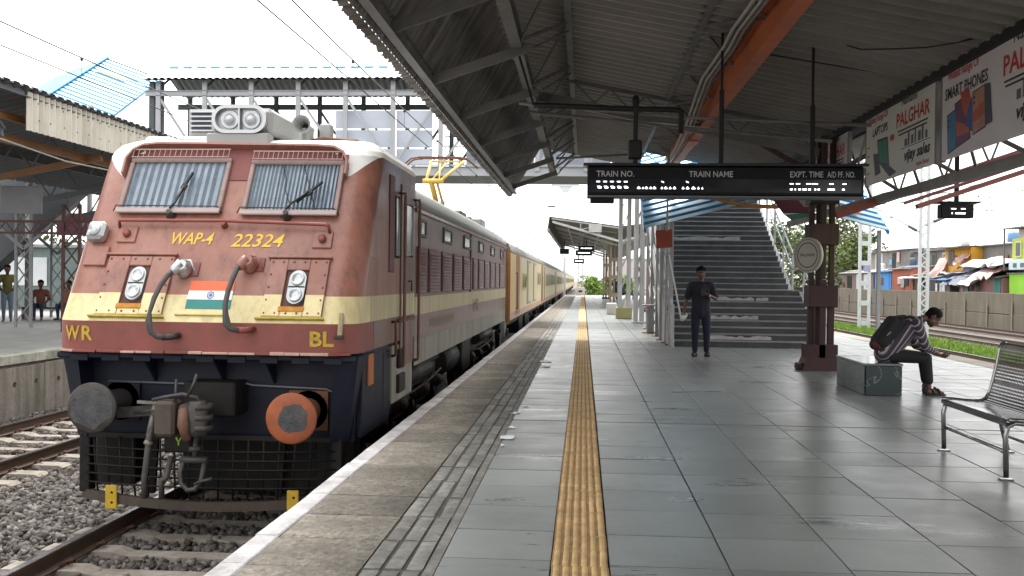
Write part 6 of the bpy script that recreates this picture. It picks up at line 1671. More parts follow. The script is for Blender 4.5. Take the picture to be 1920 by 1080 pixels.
def head(root, c, f, skin_mb, up=(0, 0, 1), hairm=None, vox=.009, s=1.0):
    """adds the head to the body mesh, and hair, eyes and mouth as parts; f: facing direction"""
    f = unit(f); u = Vector(up); u = (u - f * u.dot(f)).normalized(); r = f.cross(u); c = Vector(c)
    P_ = lambda a, b, e: c + r * a * s + f * b * s + u * e * s
    for (a, b, e, q) in ((0, -.012, .03, .088), (0, .012, .04, .083), (0, .02, -.02, .073), (0, .035, -.06, .058), (0, .055, -.088, .033), (-.03, .02, -.05, .05), (.03, .02, -.05, .05)): ell(skin_mb, P_(a, b, e), (q * s,) * 3)
    cap(skin_mb, P_(0, .088, .012), P_(0, .110, -.028), .011 * s, .016 * s)                       # nose
    for sd in (-1, 1):
        cap(skin_mb, P_(sd * .083, -.012, .02), P_(sd * .086, -.006, -.028), .016 * s, .012 * s)   # ears
        cap(skin_mb, P_(sd * .012, .090, .034), P_(sd * .05, .080, .034), .009 * s, .008 * s)      # brow
    cap(skin_mb, P_(-.022, .088, -.056), P_(.022, .088, -.056), .010 * s, .010 * s)               # lips
    h = MB()
    for (a, b, e, q) in ((0, -.022, .045, .092), (0, .008, .066, .082), (0, -.045, .0, .07), (-.03, .0, .06, .07), (.03, .0, .06, .07)): ell(h, P_(a, b, e), (q * s,) * 3)
    part('hair', h, hairm or m_hair, root, vox, 1)
    e = MB()
    for sd in (-1, 1): e.lathe([(0, .0), (.011 * s, .002), (.006 * s, .006), (0, .008)], P_(sd * .031, .0825, .012), f, 10)
    e.build('eyes', m_eye, root)
    br = MB()
    for sd in (-1, 1): br.tube([P_(sd * .014, .101, .036), P_(sd * .034, .098, .041), P_(sd * .052, .086, .034)], .0045 * s, 5)
    br.build('eyebrows', m_hair, root)
    MB().tube([P_(-.02, .0985, -.056), P_(0, .101, -.055), P_(.02, .0985, -.056)], .0035 * s, 5).build('mouth', M('lip_dark', (0.07, 0.025, 0.02), 0.5), root)

# standing man at the foot of the stairs
bx_, by_ = 2.345, 19.95
def S(x, y, z): return (bx_ + x, by_ + y, z * 1.015)
man = empty('person', (bx_, by_, 0), label='person in dark shirt and trousers standing before the stairs with a phone', cat='person')
sk = MB()
fe = [(-.105, 0), (.125, .01)]
hips = [(-.095, 0.0, .90), (.095, 0.0, .90)]
knees = [(-.11, -.03, .49), (.12, -.03, .49)]
for i in (0, 1):
    cap(sk, S(*hips[i]), S(*knees[i]), .078, .055); cap(sk, S(*knees[i]), S(fe[i][0], fe[i][1], .09), .052, .036)
    cap(sk, S(fe[i][0], fe[i][1] + .04, .05), S(fe[i][0] + (.02 if i else -.03), fe[i][1] - .15, .035), .036, .03)
cap(sk, S(0, 0, .92), S(0, 0, 1.15), .115, .11); cap(sk, S(0, 0, 1.15), S(0, -.01, 1.34), .12, .125)
cap(sk, S(-.15, 0, 1.40), S(.15, 0, 1.40), .068, .068); cap(sk, S(0, .0, 1.40), S(0, -.02, 1.53), .058, .05)
rsh, rel, rwr = (-.195, 0, 1.40), (-.285, .01, 1.12), (-.335, -.05, .885)
lsh, lel, lwr = (.195, 0, 1.40), (.285, -.05, 1.14), (.125, -.24, 1.205)
for a, b_, c in ((rsh, rel, rwr), (lsh, lel, lwr)): cap(sk, S(*a), S(*b_), .052, .042); cap(sk, S(*b_), S(*c), .041, .027)
hand(sk, S(*rwr), (-.03, -.12, -1), (1, 0, 0), (0, -1, 0), 0.9)
hand(sk, S(*lwr), (-.85, -.25, .35), (0, .3, 1), (0, .6, .6), 0.8)
head(man, S(-.01, -.045, 1.645), (-.05, -.93, -.30), sk, (0, 0, 1))
part('body', sk, m_skin, man, .0075, 2)
sh_ = MB()
cap(sh_, S(0, 0, .86), S(0, 0, 1.15), .142, .134); cap(sh_, S(0, 0, 1.15), S(0, -.01, 1.33), .138, .142)
cap(sh_, S(-.06, .0, .9), S(-.06, -.01, 1.3), .125, .125); cap(sh_, S(.06, .0, .9), S(.06, -.01, 1.3), .125, .125)
cap(sh_, S(-.16, 0, 1.395), S(.16, 0, 1.395), .084, .084); cap(sh_, S(0, .01, 1.42), S(0, -.0, 1.46), .075, .066)
for a, b_ in ((rsh, rel), (lsh, lel)):
    a = Vector(S(*a)); b_ = Vector(S(*b_)); cap(sh_, a, a.lerp(b_, .82), .068, .066)
m_shirt = M('shirt_navy_black', (0.012, 0.013, 0.024), 0.85, var=0.25, scale=5, bump=1.0, bscale=8)
part('shirt', sh_, m_shirt, man, .012, 2)
tr_ = MB()
for i in (0, 1):
    cap(tr_, S(*hips[i]), S(*knees[i]), .104, .078); cap(tr_, S(*knees[i]), S(fe[i][0], fe[i][1] + .01, .12), .076, .056)
cap(tr_, S(-.06, 0, .93), S(.06, 0, .93), .11, .11)
part('trousers', tr_, M('trousers_dark_blue', (0.010, 0.013, 0.032), 0.85, var=0.25, scale=5, bump=1.0, bscale=9), man, .012, 2)
for i in (0, 1):
    x, y = fe[i]; dx = .02 if i else -.03
    so = MB(); n = 10
    out = [(x + dx * .5 + .052 * math.cos(t) + (dx * (-math.sin(t)) * .8), y - .06 + .145 * math.sin(t)) for t in [2 * pi * k / 16 for k in range(16)]]
    o_ = MB().prism([(bx_ + a, by_ + b_) for a, b_ in out], 0.0, .028, 'z').build('sandal', m_rubber, man)
    st_ = MB()
    for yy in (-.10, -.03): st_.tube([(bx_ + x - .055 + dx * .6, by_ + y + yy, .02), (bx_ + x - .03 + dx * .6, by_ + y + yy, .075), (bx_ + x + dx * .6, by_ + y + yy, .088), (bx_ + x + .03 + dx * .6, by_ + y + yy, .075), (bx_ + x + .055 + dx * .6, by_ + y + yy, .02)], .010, 6)
    st_.build('strap', m_rubber, o_)
MB().bbox(bx_ - .04, bx_ + .05, by_ - .315, by_ - .303, 1.215, 1.36, .004).xf(Matrix.Translation((0, 0, 0))).build('mobile_phone', m_rubber, label='black mobile phone held by the standing person', cat='phone')
wa = MB().lathe([(.030, 0), (.034, .005), (.034, .022), (.030, .027)], S(.155, -.215, 1.19), (-.85, -.25, .3), 14)
wa.build('wristwatch', M('watch_pale', (0.5, 0.5, 0.48), 0.3, 0.5), label='pale wristwatch on the bent arm of the standing person', cat='watch')
pb = MB()
for k in range(9): ell(pb, S(-.345 + random.uniform(-.045, .045), -.07 + random.uniform(-.03, .03), .765 + random.uniform(-.07, .05)), (random.uniform(.02, .045), random.uniform(.02, .04), random.uniform(.03, .055)))
w_ = MB(); w_.v = pb.v; w_.f = pb.f; w_.sm = pb.sm; w_.mi = pb.mi
mbag = skinned(pb, .01, 1); mbag.materials.append(M('white_plastic_bag', (0.66, 0.66, 0.68), 0.4, var=0.1))
ob = bpy.data.objects.new('plastic_bag', mbag); COL.objects.link(ob); tag(ob, 'crumpled white plastic bag held low by the standing person', 'bag')

# seated man bent over his phone on the stone block
sm_ = empty('person', (4.16, 13.66, .43), label='person in striped shirt sitting on the stone block, bent over a phone', cat='person')
Y_ = 13.66
def B(x, y, z): return (x, Y_ + y, z)
sk = MB()
for sy, dx in ((-.10, 0), (.11, .03)):
    cap(sk, B(4.10, sy * .9, .535), B(4.585 + dx, sy, .50), .082, .056); cap(sk, B(4.585 + dx, sy, .49), B(4.625 + dx, sy, .10), .05, .036)
    cap(sk, B(4.61 + dx, sy, .052), B(4.80 + dx, sy, .036), .038, .028)
cap(sk, B(4.10, 0, .56), B(4.22, 0, .74), .12, .115); cap(sk, B(4.22, 0, .74), B(4.41, 0, .93), .12, .12)
cap(sk, B(4.44, -.16, .955), B(4.44, .16, .955), .066, .066); cap(sk, B(4.46, 0, .98), B(4.60, 0, 1.035), .056, .05)
for sy in (-1, 1):
    cap(sk, B(4.45, sy * .18, .95), B(4.545, sy * .20, .655), .05, .042); cap(sk, B(4.545, sy * .20, .655), B(4.775, sy * .07, .545), .040, .026)
    hand(sk, B(4.775, sy * .07, .545), (.95, -sy * .12, -.22), (0, -sy * .6, .9), (.1, -sy * .5, .9), 0.75)
head(sm_, B(4.695, 0, 1.045), (.74, 0, -.67), sk, (.5, 0, 1))
part('body', sk, m_skin, sm_, .0075, 2)
def striped():
    m = bpy.data.materials.new('striped_shirt'); m.use_nodes = True
    nt = m.node_tree; b = nt.nodes['Principled BSDF']; L = nt.links.new
    g = nt.nodes.new('ShaderNodeNewGeometry')
    dt = nt.nodes.new('ShaderNodeVectorMath'); dt.operation = 'DOT_PRODUCT'; dt.inputs[1].default_value = (0.80, 0.75, -0.55)
    L(g.outputs['Position'], dt.inputs[0])
    m1 = nt.nodes.new('ShaderNodeMath'); m1.operation = 'MULTIPLY'; m1.inputs[1].default_value = 15.5; L(dt.outputs['Value'], m1.inputs[0])
    fr = nt.nodes.new('ShaderNodeMath'); fr.operation = 'FRACT'; L(m1.outputs[0], fr.inputs[0])
    cr = nt.nodes.new('ShaderNodeValToRGB'); cr.color_ramp.interpolation = 'CONSTANT'; e = cr.color_ramp.elements
    e[0].color = (0.050, 0.037, 0.050, 1); e[1].color = (0.40, 0.36, 0.39, 1); e[1].position = 0.62
    x = e.new(0.80); x.color = (0.09, 0.065, 0.08, 1); x = e.new(0.88); x.color = (0.28, 0.25, 0.28, 1); x = e.new(0.93); x.color = (0.050, 0.037, 0.050, 1)
    L(fr.outputs[0], cr.inputs[0]); L(cr.outputs[0], b.inputs['Base Color']); b.inputs['Roughness'].default_value = 0.85
    return m
sh_ = MB()
cap(sh_, B(4.08, 0, .55), B(4.22, 0, .74), .15, .145); cap(sh_, B(4.22, 0, .74), B(4.41, 0, .93), .145, .14)
for sy in (-.06, .06): cap(sh_, B(4.08, sy, .55), B(4.40, sy, .92), .135, .13)
cap(sh_, B(4.44, -.165, .955), B(4.44, .165, .955), .082, .082); cap(sh_, B(4.46, 0, .97), B(4.53, 0, 1.0), .07, .066)
for sy in (-1, 1):
    cap(sh_, B(4.45, sy * .18, .95), B(4.545, sy * .20, .655), .066, .060); cap(sh_, B(4.545, sy * .20, .655), B(4.66, sy * .135, .60), .058, .046)
part('shirt', sh_, striped(), sm_, .011, 2)
tr_ = MB()
for sy, dx in ((-.10, 0), (.11, .03)):
    cap(tr_, B(4.09, sy * .9, .535), B(4.585 + dx, sy, .50), .102, .075); cap(tr_, B(4.585 + dx, sy, .49), B(4.62 + dx, sy, .20), .074, .062)
cap(tr_, B(4.06, -.05, .53), B(4.06, .05, .53), .10, .10)
part('trousers', tr_, M('trousers_black', (0.011, 0.010, 0.012), 0.85, var=0.25, scale=5, bump=1.0, bscale=9), sm_, .011, 2)
for sy, dx in ((-.10, 0), (.11, .03)):
    o_ = MB().prism([(4.715 + dx + .135 * math.cos(t), Y_ + sy + .050 * math.sin(t)) for t in [2 * pi * k / 16 for k in range(16)]], 0.0, .026, 'z').build('sandal', m_rubber, sm_)
    st_ = MB()
    for xx in (4.69, 4.77): st_.tube([(xx + dx, Y_ + sy - .052, .02), (xx + dx - .02, Y_ + sy - .035, .075), (xx + dx - .03, Y_ + sy, .09), (xx + dx - .02, Y_ + sy + .035, .075), (xx + dx, Y_ + sy + .052, .02)], .013, 6)
    st_.build('strap', m_rubber, o_)
    st_ = MB().tube([(4.58 + dx, Y_ + sy - .045, .03), (4.575 + dx, Y_ + sy - .03, .12), (4.60 + dx, Y_ + sy, .14)], .012, 6).build('heel_strap', m_rubber, o_)
MB().bbox(-.075, .075, -.037, .037, -.004, .004, .003).xf(Matrix.Translation((4.885, 13.63, .565)) @ rot_y(-.35)).build('mobile_phone', m_rubber, label='dark mobile phone in the hands of the seated person', cat='phone')
bp = empty('backpack', (4.05, 13.66, .55), label='black backpack with reddish base worn by the seated person', cat='backpack')
q = MB()
for sy in (-.10, 0, .10):
    cap(q, B(4.005, sy * .85, .715), B(4.17, sy * .85, .985), .10, .075); cap(q, B(4.06, sy * .85, .68), B(4.25, sy * .85, .96), .085, .075)
part('bag', q, M('backpack_black', (0.012, 0.011, 0.013), 0.8, var=0.3, scale=8, bump=0.3, bscale=25), bp, .012, 2)
q = MB()
for sy in (-.08, .08): cap(q, B(3.965, sy, .665), B(3.975, sy, .71), .078, .07)
part('base_panel', q, M('backpack_maroon', (0.09, 0.018, 0.014), 0.75, var=0.3, scale=8), bp, .012, 2)
for sy in (-.13, .13): MB().tube([B(4.20, sy, 1.035), B(4.36, sy, 1.06), B(4.49, sy, 1.0), B(4.47, sy, .86), B(4.30, sy * 1.15, .70), B(4.1, sy * 1.15, .60)], .016, 6).build('shoulder_strap', m_rubber, bp)
MB().tube([B(4.04, -.19, .80), B(4.09, -.19, .85)], .008, 5).build('logo_tab', M('tab_grey', (0.3, 0.3, 0.3)), bp)

# simple smaller figures further away
def figure(x, y, z0, f, pose, shirt, trouser, label, skirt=None, vox=.02):
    """pose 'stand' or 'sit'; f: facing angle (0 looks towards -y)"""
    r_ = empty('person', (x, y, z0), label=label, cat='person')
    R_ = rot_z(f)
    def W(a, b, c): v = R_ @ Vector((a, b, c)); return (x + v.x, y + v.y, z0 + v.z)
    sk, sh, tr = MB(), MB(), MB()
    if pose == 'stand':
        for s_ in (-1, 1):
            cap(tr, W(s_ * .09, 0, .9), W(s_ * .1, -.02, .48), .095, .07); cap(tr, W(s_ * .1, -.02, .48), W(s_ * .1, .02, .1), .068, .05)
            cap(sk, W(s_ * .1, .03, .05), W(s_ * .11, -.14, .035), .04, .032); cap(sk, W(s_ * .1, .02, .2), W(s_ * .1, .02, .06), .04, .036)
        o0 = 0.0
    else:
        o0 = -.47
        for s_ in (-1, 1):
            cap(tr, W(s_ * .09, 0, .47), W(s_ * .11, -.42, .48), .09, .07); cap(tr, W(s_ * .11, -.42, .47), W(s_ * .11, -.38, .12), .066, .05)
            cap(sk, W(s_ * .11, -.36, .05), W(s_ * .12, -.54, .035), .04, .032); cap(sk, W(s_ * .11, -.38, .2), W(s_ * .11, -.38, .06), .04, .036)
    cap(sh, W(0, 0, .95 + o0), W(0, 0, 1.3 + o0), .14, .14); cap(sh, W(-.16, 0, 1.39 + o0), W(.16, 0, 1.39 + o0), .08, .08)
    for s_ in (-1, 1):
        cap(sh, W(s_ * .19, 0, 1.39 + o0), W(s_ * .26, .0, 1.15 + o0), .065, .06); cap(sk, W(s_ * .25, 0, 1.18 + o0), W(s_ * .18, -.2, 1.0 + o0), .042, .03)
        ell(sk, W(s_ * .16, -.24, .99 + o0), (.045, .045, .05))
    cap(sk, W(0, 0, 1.4 + o0), W(0, -.02, 1.55 + o0), .055, .05); cap(sk, W(0, 0, 1.0 + o0), W(0, 0, 1.3 + o0), .1, .1); cap(sk, W(-.15, 0, 1.38 + o0), W(.15, 0, 1.38 + o0), .05, .05)
    for s_ in (-1, 1): cap(sk, W(s_ * .19, 0, 1.38 + o0), W(s_ * .25, 0, 1.17 + o0), .04, .04)
    fd = R_ @ Vector((0, -1, -.1))
    head(r_, W(0, -.02, 1.64 + o0), fd, sk, vox=.014)
    part('body', sk, m_skin, r_, .014, 2); part('shirt', sh, shirt, r_, vox, 2); part('trousers', tr, trouser, r_, vox, 2)
    return r_
m_s_or = M('shirt_orange', (0.22, 0.075, 0.045), 0.8, var=0.3, scale=6); m_s_rd = M('shirt_coral', (0.30, 0.10, 0.07), 0.8, var=0.3, scale=6); m_s_bl = M('shirt_dark_blue', (0.03, 0.035, 0.08), 0.8, var=0.3)
m_jean = M('jeans', (0.03, 0.05, 0.11), 0.85, var=0.25); m_khaki = M('hi_vis_olive', (0.20, 0.18, 0.05), 0.8, var=0.25)
figure(-17.6, 30.9, 0, .3, 'sit', m_s_or, m_jean, 'person in orange shirt sitting on the far left platform, leftmost of the pair')
figure(-16.75, 31.1, 0, -.2, 'sit', m_s_rd, m_jean, 'person in coral shirt sitting on the far left platform beside the lattice column')
figure(-16.15, 32.4, 0, 0, 'stand', m_s_bl, M('trousers_dark', (0.02, 0.02, 0.025), 0.8), 'person in dark clothes standing behind the seated pair on the left platform')
figure(-15.55, 31.6, 0, .1, 'sit', M('shirt_maroon', (0.14, 0.03, 0.035), 0.8), M('trousers_dark', (0.02, 0.02, 0.025), 0.8), 'person in maroon shirt sitting closest to the locomotive on the left platform')
figure(-17.1, 33.2, 0, .4, 'stand', M('shirt_grey_blue', (0.13, 0.15, 0.2), 0.8), m_jean, 'person in grey-blue shirt standing at the back of the left platform')
figure(-17.95, 29.6, 0, .5, 'stand', m_khaki, M('trousers_pale_blue', (0.22, 0.28, 0.36), 0.8), 'person in yellow vest at the left frame edge')
figure(2.55, 80.0, 0, 2.6, 'stand', M('shirt_black', (0.014, 0.014, 0.016), 0.8), M('trousers_dark', (0.02, 0.02, 0.025)), 'distant person in black standing beside the beige canopy column')
figure(3.2, 82.0, 0, 1.2, 'sit', M('shirt_charcoal', (0.03, 0.03, 0.035), 0.8), M('trousers_dark', (0.02, 0.02, 0.025)), 'distant person sitting right of the far standing one')
be = empty('platform_bench', (3.2, 82.2, 0), label='distant dark bench under the far sitting person', cat='bench')
MB().bbox(2.7, 4.2, 81.95, 82.4, .40, .46, .01).build('seat', m_dark, be)
for xx in (2.8, 4.1): MB().bbox(xx - .05, xx + .05, 82.0, 82.35, 0, .4, .01).build('leg', m_dark, be)
be = empty('platform_bench', (-17.2, 31.1, 0), label='low brown stone bench under the seated pair on the left platform', cat='bench')
MB().bbox(-18.4, -16.0, 30.95, 31.5, .36, .42, .01).build('seat', M('bench_brown', (0.18, 0.09, 0.06), 0.6, var=0.2), be)
for xx in (-18.2, -16.2): MB().bbox(xx - .12, xx + .12, 31.0, 31.45, 0, .36, .01).build('leg', M('bench_brown', (0.18, 0.09, 0.06)), be)
# traffic cone and paper scraps
co = empty('traffic_cone', (3.2, 49, 0), label='orange traffic cone behind the bridge columns', cat='cone')
MB().lathe([(.22, .12), (.16, .3), (.05, .85), (.03, .87)], (3.2, 49, 0), (0, 0, 1), 16).build('cone', M('cone_orange', (0.6, 0.09, 0.02), 0.5, var=0.1), co)
MB().bbox(2.8, 3.6, 48.7, 49.3, 0, .14, .02).build('base', m_dark, co)
m_paper = M('paper_white', (0.86, 0.86, 0.87), 0.7, var=0.05)
for i, (x, y, w, l, a, lab) in enumerate(((-.66, 11.55, .11, .10, .3, 'white paper scrap farthest up beside the paving blocks'), (-.73, 10.9, .08, .16, -.4, 'curled white paper scrap just beyond the dark floor joint'), (-.70, 9.85, .10, .13, .1, 'triangular white paper scrap just before the dark floor joint'),
                                          (-.69, 9.2, .13, .20, .0, 'large pale paper scrap nearest the camera on the tiles'), (-.66, 17.9, .20, .35, .1, 'pale puddle-bright paper sheet beside the tactile line'), (-.63, 16.9, .17, .30, .0, 'second pale paper sheet beside the tactile line'), (-.70, 8.75, .03, .09, .1, 'tiny white paper sliver by the paving blocks'))):
    n = 5; b = MB(); vs = []; fs = []
    for j in range(n + 1):
        for k in range(n + 1):
            u, v_ = j / n - .5, k / n - .5
            wd = w * (1 - .8 * (j / n) if i in (0, 2) else 1 + .2 * math.sin(7 * v_))
            p_ = Vector((v_ * wd, u * l, .002 + .0035 * (1 + math.sin(9 * u + 5 * v_ + i))))
            p_ = rot_z(a) @ p_
            vs.append((x + p_.x, y + p_.y, p_.z + .004))
    for j in range(n):
        for k in range(n): fs.append((j*(n+1)+k, j*(n+1)+k+1, (j+1)*(n+1)+k+1, (j+1)*(n+1)+k))
    b.add(vs, fs).build('paper_scrap', m_paper, label=lab, cat='litter', group='paper scraps on the platform')
# ------------------------------------------------------------------ right side: wall, houses, grass, trees, masts
m_bwall = M('boundary_wall', (0.145, 0.125, 0.092), 0.9, var=0.25, scale=0.8, bump=0.4, bscale=6, dirt=(0.09, 0.08, 0.055), damt=0.9, dscale=0.35, streak=True)
wall = empty('boundary_wall', (24.65, 60, -1.3), label='long stained grey concrete wall behind the right-hand tracks', cat='wall')
y = 20.0; k = 0
pm = [MB().bbox(-.09, .09, 0.01, 3.49, 0, h, .015).mesh('wall_panel', m_bwall) for h in (1.10, 1.13, 1.08)]
pm2 = [MB().bbox(-.075, .075, 0.01, 3.49, 0, h, .015).mesh('wall_panel', m_bwall) for h in (1.22, 1.25, 1.20)]
while y < 150:
    inst('wall_panel', pm[k % 3], (24.65, y, -1.3), wall)
    inst('wall_panel', pm2[(k + 1) % 3], (24.66, y, -.17), wall)
    MB().bbox(24.50, 24.545, y - .08, y + .10, -1.3, .35 + .2 * (k % 2), .01).build('pier', M('wall_pier_pale', (0.19, 0.17, 0.135), 0.9, var=0.3, scale=2), wall)
    y += 3.5; k += 1
m_tg0 = M('tarp_grey', (0.28, 0.28, 0.31), 0.6, var=0.25, scale=2); m_tw0 = M('tarp_white', (0.60, 0.58, 0.60), 0.5, var=0.15, scale=2); m_tp0 = M('tarp_pink', (0.55, 0.36, 0.33), 0.6, var=0.25, scale=2)
def box_house(name, ya, yb, x0, x1, z0, z1, mat, label, roofm, wins=(), doors=(), over=.3, slope=.25, cat='house'):
    h = empty(name, (x0, (ya + yb) / 2, z0), label=label, cat=cat, group='houses behind the wall')
    MB().bbox(x0, x1, ya, yb, z0, z1, .02).build('wall', mat, h)
    MB().corr((x0 - over, ya - .15, z1 + .02), (0, 1, 0), (x1 - x0 + over, 0, slope), yb - ya + .3, math.hypot(x1 - x0 + over, slope), .35, .06, trap=True, t=.02).build('roof', roofm, h)
    for (wy, wz, ww, wh_, fm, pmn) in wins:
        f = MB().bbox(x0 - .06, x0 - .002, wy - .09, wy + ww + .09, wz - .09, wz + wh_ + .09, .01).build('window', fm, h)
        MB().box(x0 - .066, x0 - .061, wy, wy + ww, wz, wz + wh_).build('pane', pmn, f)
        for q in range(1, 4): MB().bar((x0 - .07, wy + ww * q / 4, wz), (x0 - .07, wy + ww * q / 4, wz + wh_), .025, .02, up=(0, 1, 0)).build('bar', fm, f)
    pr_ = random.Random(int(ya * 10))
    for q in range(3):                       # odd sheets thrown on the roof
        w_, l_ = pr_.uniform(.6, 1.6), pr_.uniform(.7, 2.2); yy = pr_.uniform(ya, max(ya + .1, yb - l_)); xx = x0 - over + pr_.uniform(.0, .4)
        zz = z1 + .10 + slope * ((xx - x0 + over) / (x1 - x0 + over)) + .02 * q; dz_ = slope * w_ / (x1 - x0 + over)
        MB().slab((xx, yy, zz), (xx + w_, yy + .1, zz + dz_ + .03), (xx + w_, yy + l_, zz + dz_ + .05), (xx - .05, yy + l_, zz + .02), .02).build('roof_patch', pr_.choice([m_tin, m_tinw, m_tinb, m_rust, m_plaster, m_tg0]), h)
    for q in range(2):                       # hanging cloth and boards on the front
        w_, h_ = pr_.uniform(.3, .9), pr_.uniform(.4, .9); yy = pr_.uniform(ya + .1, max(ya + .2, yb - w_ - .1)); zz = max(z0 + 2.2, z1 - pr_.uniform(1.0, 1.6))
        MB().bbox(x0 - .10, x0 - .075, yy, yy + w_, zz, zz + h_, .006).build('hung_cloth', pr_.choice([m_tw0, m_tp0, m_tinb, m_rust, m_tg0]), h)
    for (dy, dz, dw, dh, dm) in doors:
        d = MB().bbox(x0 - .05, x0 - .002, dy, dy + dw, dz, dz + dh, .008).build('door', dm, h)
        for q in range(1, 3): MB().bbox(x0 - .065, x0 - .051, dy + dw * q / 3 - .02, dy + dw * q / 3 + .02, dz + .03, dz + dh - .03, .003).build('batten', dm, d)
    return h
HX = 25.6
m_dk = M('window_dark', (0.03, 0.032, 0.035), 0.3, var=0.3)
m_tin = M('tin_grey', (0.30, 0.31, 0.32), 0.5, 0.2, var=0.25, scale=1.2, dirt=(0.20, 0.11, 0.07), damt=0.7, dscale=0.8)
m_tinw = M('tin_pale', (0.62, 0.64, 0.66), 0.5, 0.1, var=0.12, scale=1.2)
m_tinb = M('tin_blue', (0.12, 0.27, 0.52), 0.5, var=0.15)
m_plaster = M('bare_plaster', (0.21, 0.185, 0.15), 0.9, var=0.25, scale=0.8, dirt=(0.10, 0.085, 0.065), damt=0.8, dscale=0.5)
m_plas2 = M('grey_plaster', (0.17, 0.16, 0.145), 0.9, var=0.25, scale=0.8, dirt=(0.08, 0.07, 0.06), damt=0.8, dscale=0.5)
m_blue = M('wall_blue', (0.07, 0.27, 0.60), 0.7, var=0.12, scale=2); m_pale = M('wall_lavender', (0.40, 0.42, 0.52), 0.7, var=0.1)
m_terr = M('wall_terracotta', (0.34, 0.095, 0.055), 0.8, var=0.2, scale=1.5); m_ochre = M('wall_ochre', (0.66, 0.33, 0.03), 0.75, var=0.15, scale=1.5, dirt=(0.35, 0.17, 0.03), damt=0.5)
m_pinkb = M('wall_dusty_pink', (0.25, 0.135, 0.12), 0.8, var=0.15, scale=1.5); m_lime = M('wall_lime_green', (0.24, 0.52, 0.03), 0.7, var=0.1, scale=1.5); m_ylgr = M('wall_yellow_green', (0.45, 0.50, 0.08), 0.7, var=0.1, scale=1.5)
m_cr = M('wall_cream_pink', (0.50, 0.42, 0.40), 0.7, var=0.1); m_band = M('sign_band_pale_blue', (0.48, 0.60, 0.68), 0.6, var=0.1)
G = -1.3
box_house('house', 86.5, 98.5, HX + 2.2, HX + 7, G, 4.55, m_plaster, 'bare two-storey house behind the lattice mast on the far left of the row', m_tin, doors=((94.2, 2.9, 2.3, 1.5, m_pale), (90.4, 2.9, .9, 1.4, m_dk)))
box_house('shed', 89.5, 100, HX, HX + 2.1, G, 2.55, M('shed_brown', (0.20, 0.14, 0.12), 0.8, var=0.25), 'brown shed with a pale tin roof left of the blue shack', m_tinw, doors=((91.2, .9, 1.1, 1.5, m_tinw), (94.0, .9, .8, 1.5, m_tinw), (96.5, .9, 1.6, 1.4, m_dk)), cat='shed')
box_house('shack', 84.5, 89.0, HX, HX + 2.0, G, 2.55, m_blue, 'bright blue shack with a blue tin roof behind the wall', m_tinb, doors=((84.9, .8, 1.5, 1.75, m_blue), (87.2, .9, 1.2, .8, M('shack_cream', (0.5, 0.45, 0.36), 0.7))), cat='shed')
box_house('shack', 78.9, 84.2, HX, HX + 2.0, G, 2.75, m_terr, 'terracotta shack right of the bright blue one', m_tin, wins=((80.0, 1.5, .7, .6, m_dk, m_dk),), cat='shed')
box_house('house', 77.0, 86.0, HX + 2.3, HX + 7, G, 4.25, m_plas2, 'grey upper storey behind the terracotta shack', m_tin, wins=((78.2, 3.1, .8, .8, m_tinw, m_dk), (80.6, 3.1, .8, .8, m_plaster, m_dk)))
box_house('shack', 74.9, 78.6, HX, HX + 1.8, G, 2.0, m_dk, 'dark open-fronted shack with white awning beside the mast', m_tinw, doors=((75.3, .4, 1.0, 1.3, m_terr), (77.0, .6, .8, 1.0, m_tinw)), over=.9, slope=.5, cat='shed')
box_house('house', 69.8, 74.7, HX + .9, HX + 5, G, 4.15, m_ochre, 'ochre yellow two-storey house in the shanty row', m_tin, wins=((73.0, 3.0, .9, .9, m_plaster, m_dk),), doors=((70.3, 2.5, 1.9, 1.4, m_ochre),), over=.9)
box_house('shack', 70.3, 74.5, HX - .3, HX + .85, G, 1.85, m_plas2, 'low grey shack with blue sheet below the ochre house', m_tinb, doors=((71.0, .9, 1.2, .7, M('van_white', (0.5, 0.52, 0.55), 0.5)), (72.9, 1.1, 1.2, .7, m_dk)), cat='shed')
box_house('house', 62.6, 69.6, HX + 1.6, HX + 6, G, 4.2, m_plas2, 'long dark plaster house above the heap of tarpaulins', m_tin)
box_house('house', 63.0, 75.5, HX + 6.2, HX + 10, G, 5.3, M('far_house_brown', (0.22, 0.18, 0.14), 0.8, var=0.25), 'brown-roofed house rising behind the ochre one', M('tin_brown', (0.24, 0.20, 0.15), 0.6, var=0.3), wins=((72.6, 4.2, 1.2, .7, m_tinb, m_blue),), slope=-.4)
box_house('shack', 62.5, 69.5, HX, HX + 1.5, G, 2.0, m_pinkb, 'dusty pink-brown shack under the tarpaulins', m_tin, doors=((62.7, .7, 1.0, 1.25, M('door_teal', (0.06, 0.20, 0.18), 0.7)), (66.0, .6, .6, 1.3, m_dk), (67.2, .6, .6, 1.3, m_dk), (68.4, .6, .7, 1.2, m_plaster)), cat='shed')
gh = box_house('house', 50.0, 62.0, HX + .2, HX + 8, G, 2.25, m_lime, 'lime green house at the right frame edge', m_tin, over=.1, slope=.01)
MB().bbox(HX + .15, HX + 8, 50, 62.0, 2.45, 3.05, .02).build('sign_band', m_band, gh)
for q in range(5): MB().bbox(HX + .12, HX + .149, 60.9 - 1.0 * q, 61.35 - 1.0 * q, 2.6, 2.85, .005).build('band_mark', m_plas2, gh)
MB().bbox(HX + .3, HX + 8, 50, 61.9, 3.052, 4.35, .02).build('upper_storey', m_ylgr, gh)
for wy in (60.6, 58.6, 56.6):
    w = MB().bbox(HX + .22, HX + .299, wy - .1, wy + .7, 3.2, 4.15, .01).build('window', M('window_trim_lime', (0.55, 0.6, 0.3), 0.6), gh)
    MB().box(HX + .212, HX + .219, wy, wy + .6, 3.28, 4.07).build('pane', m_dk, w)
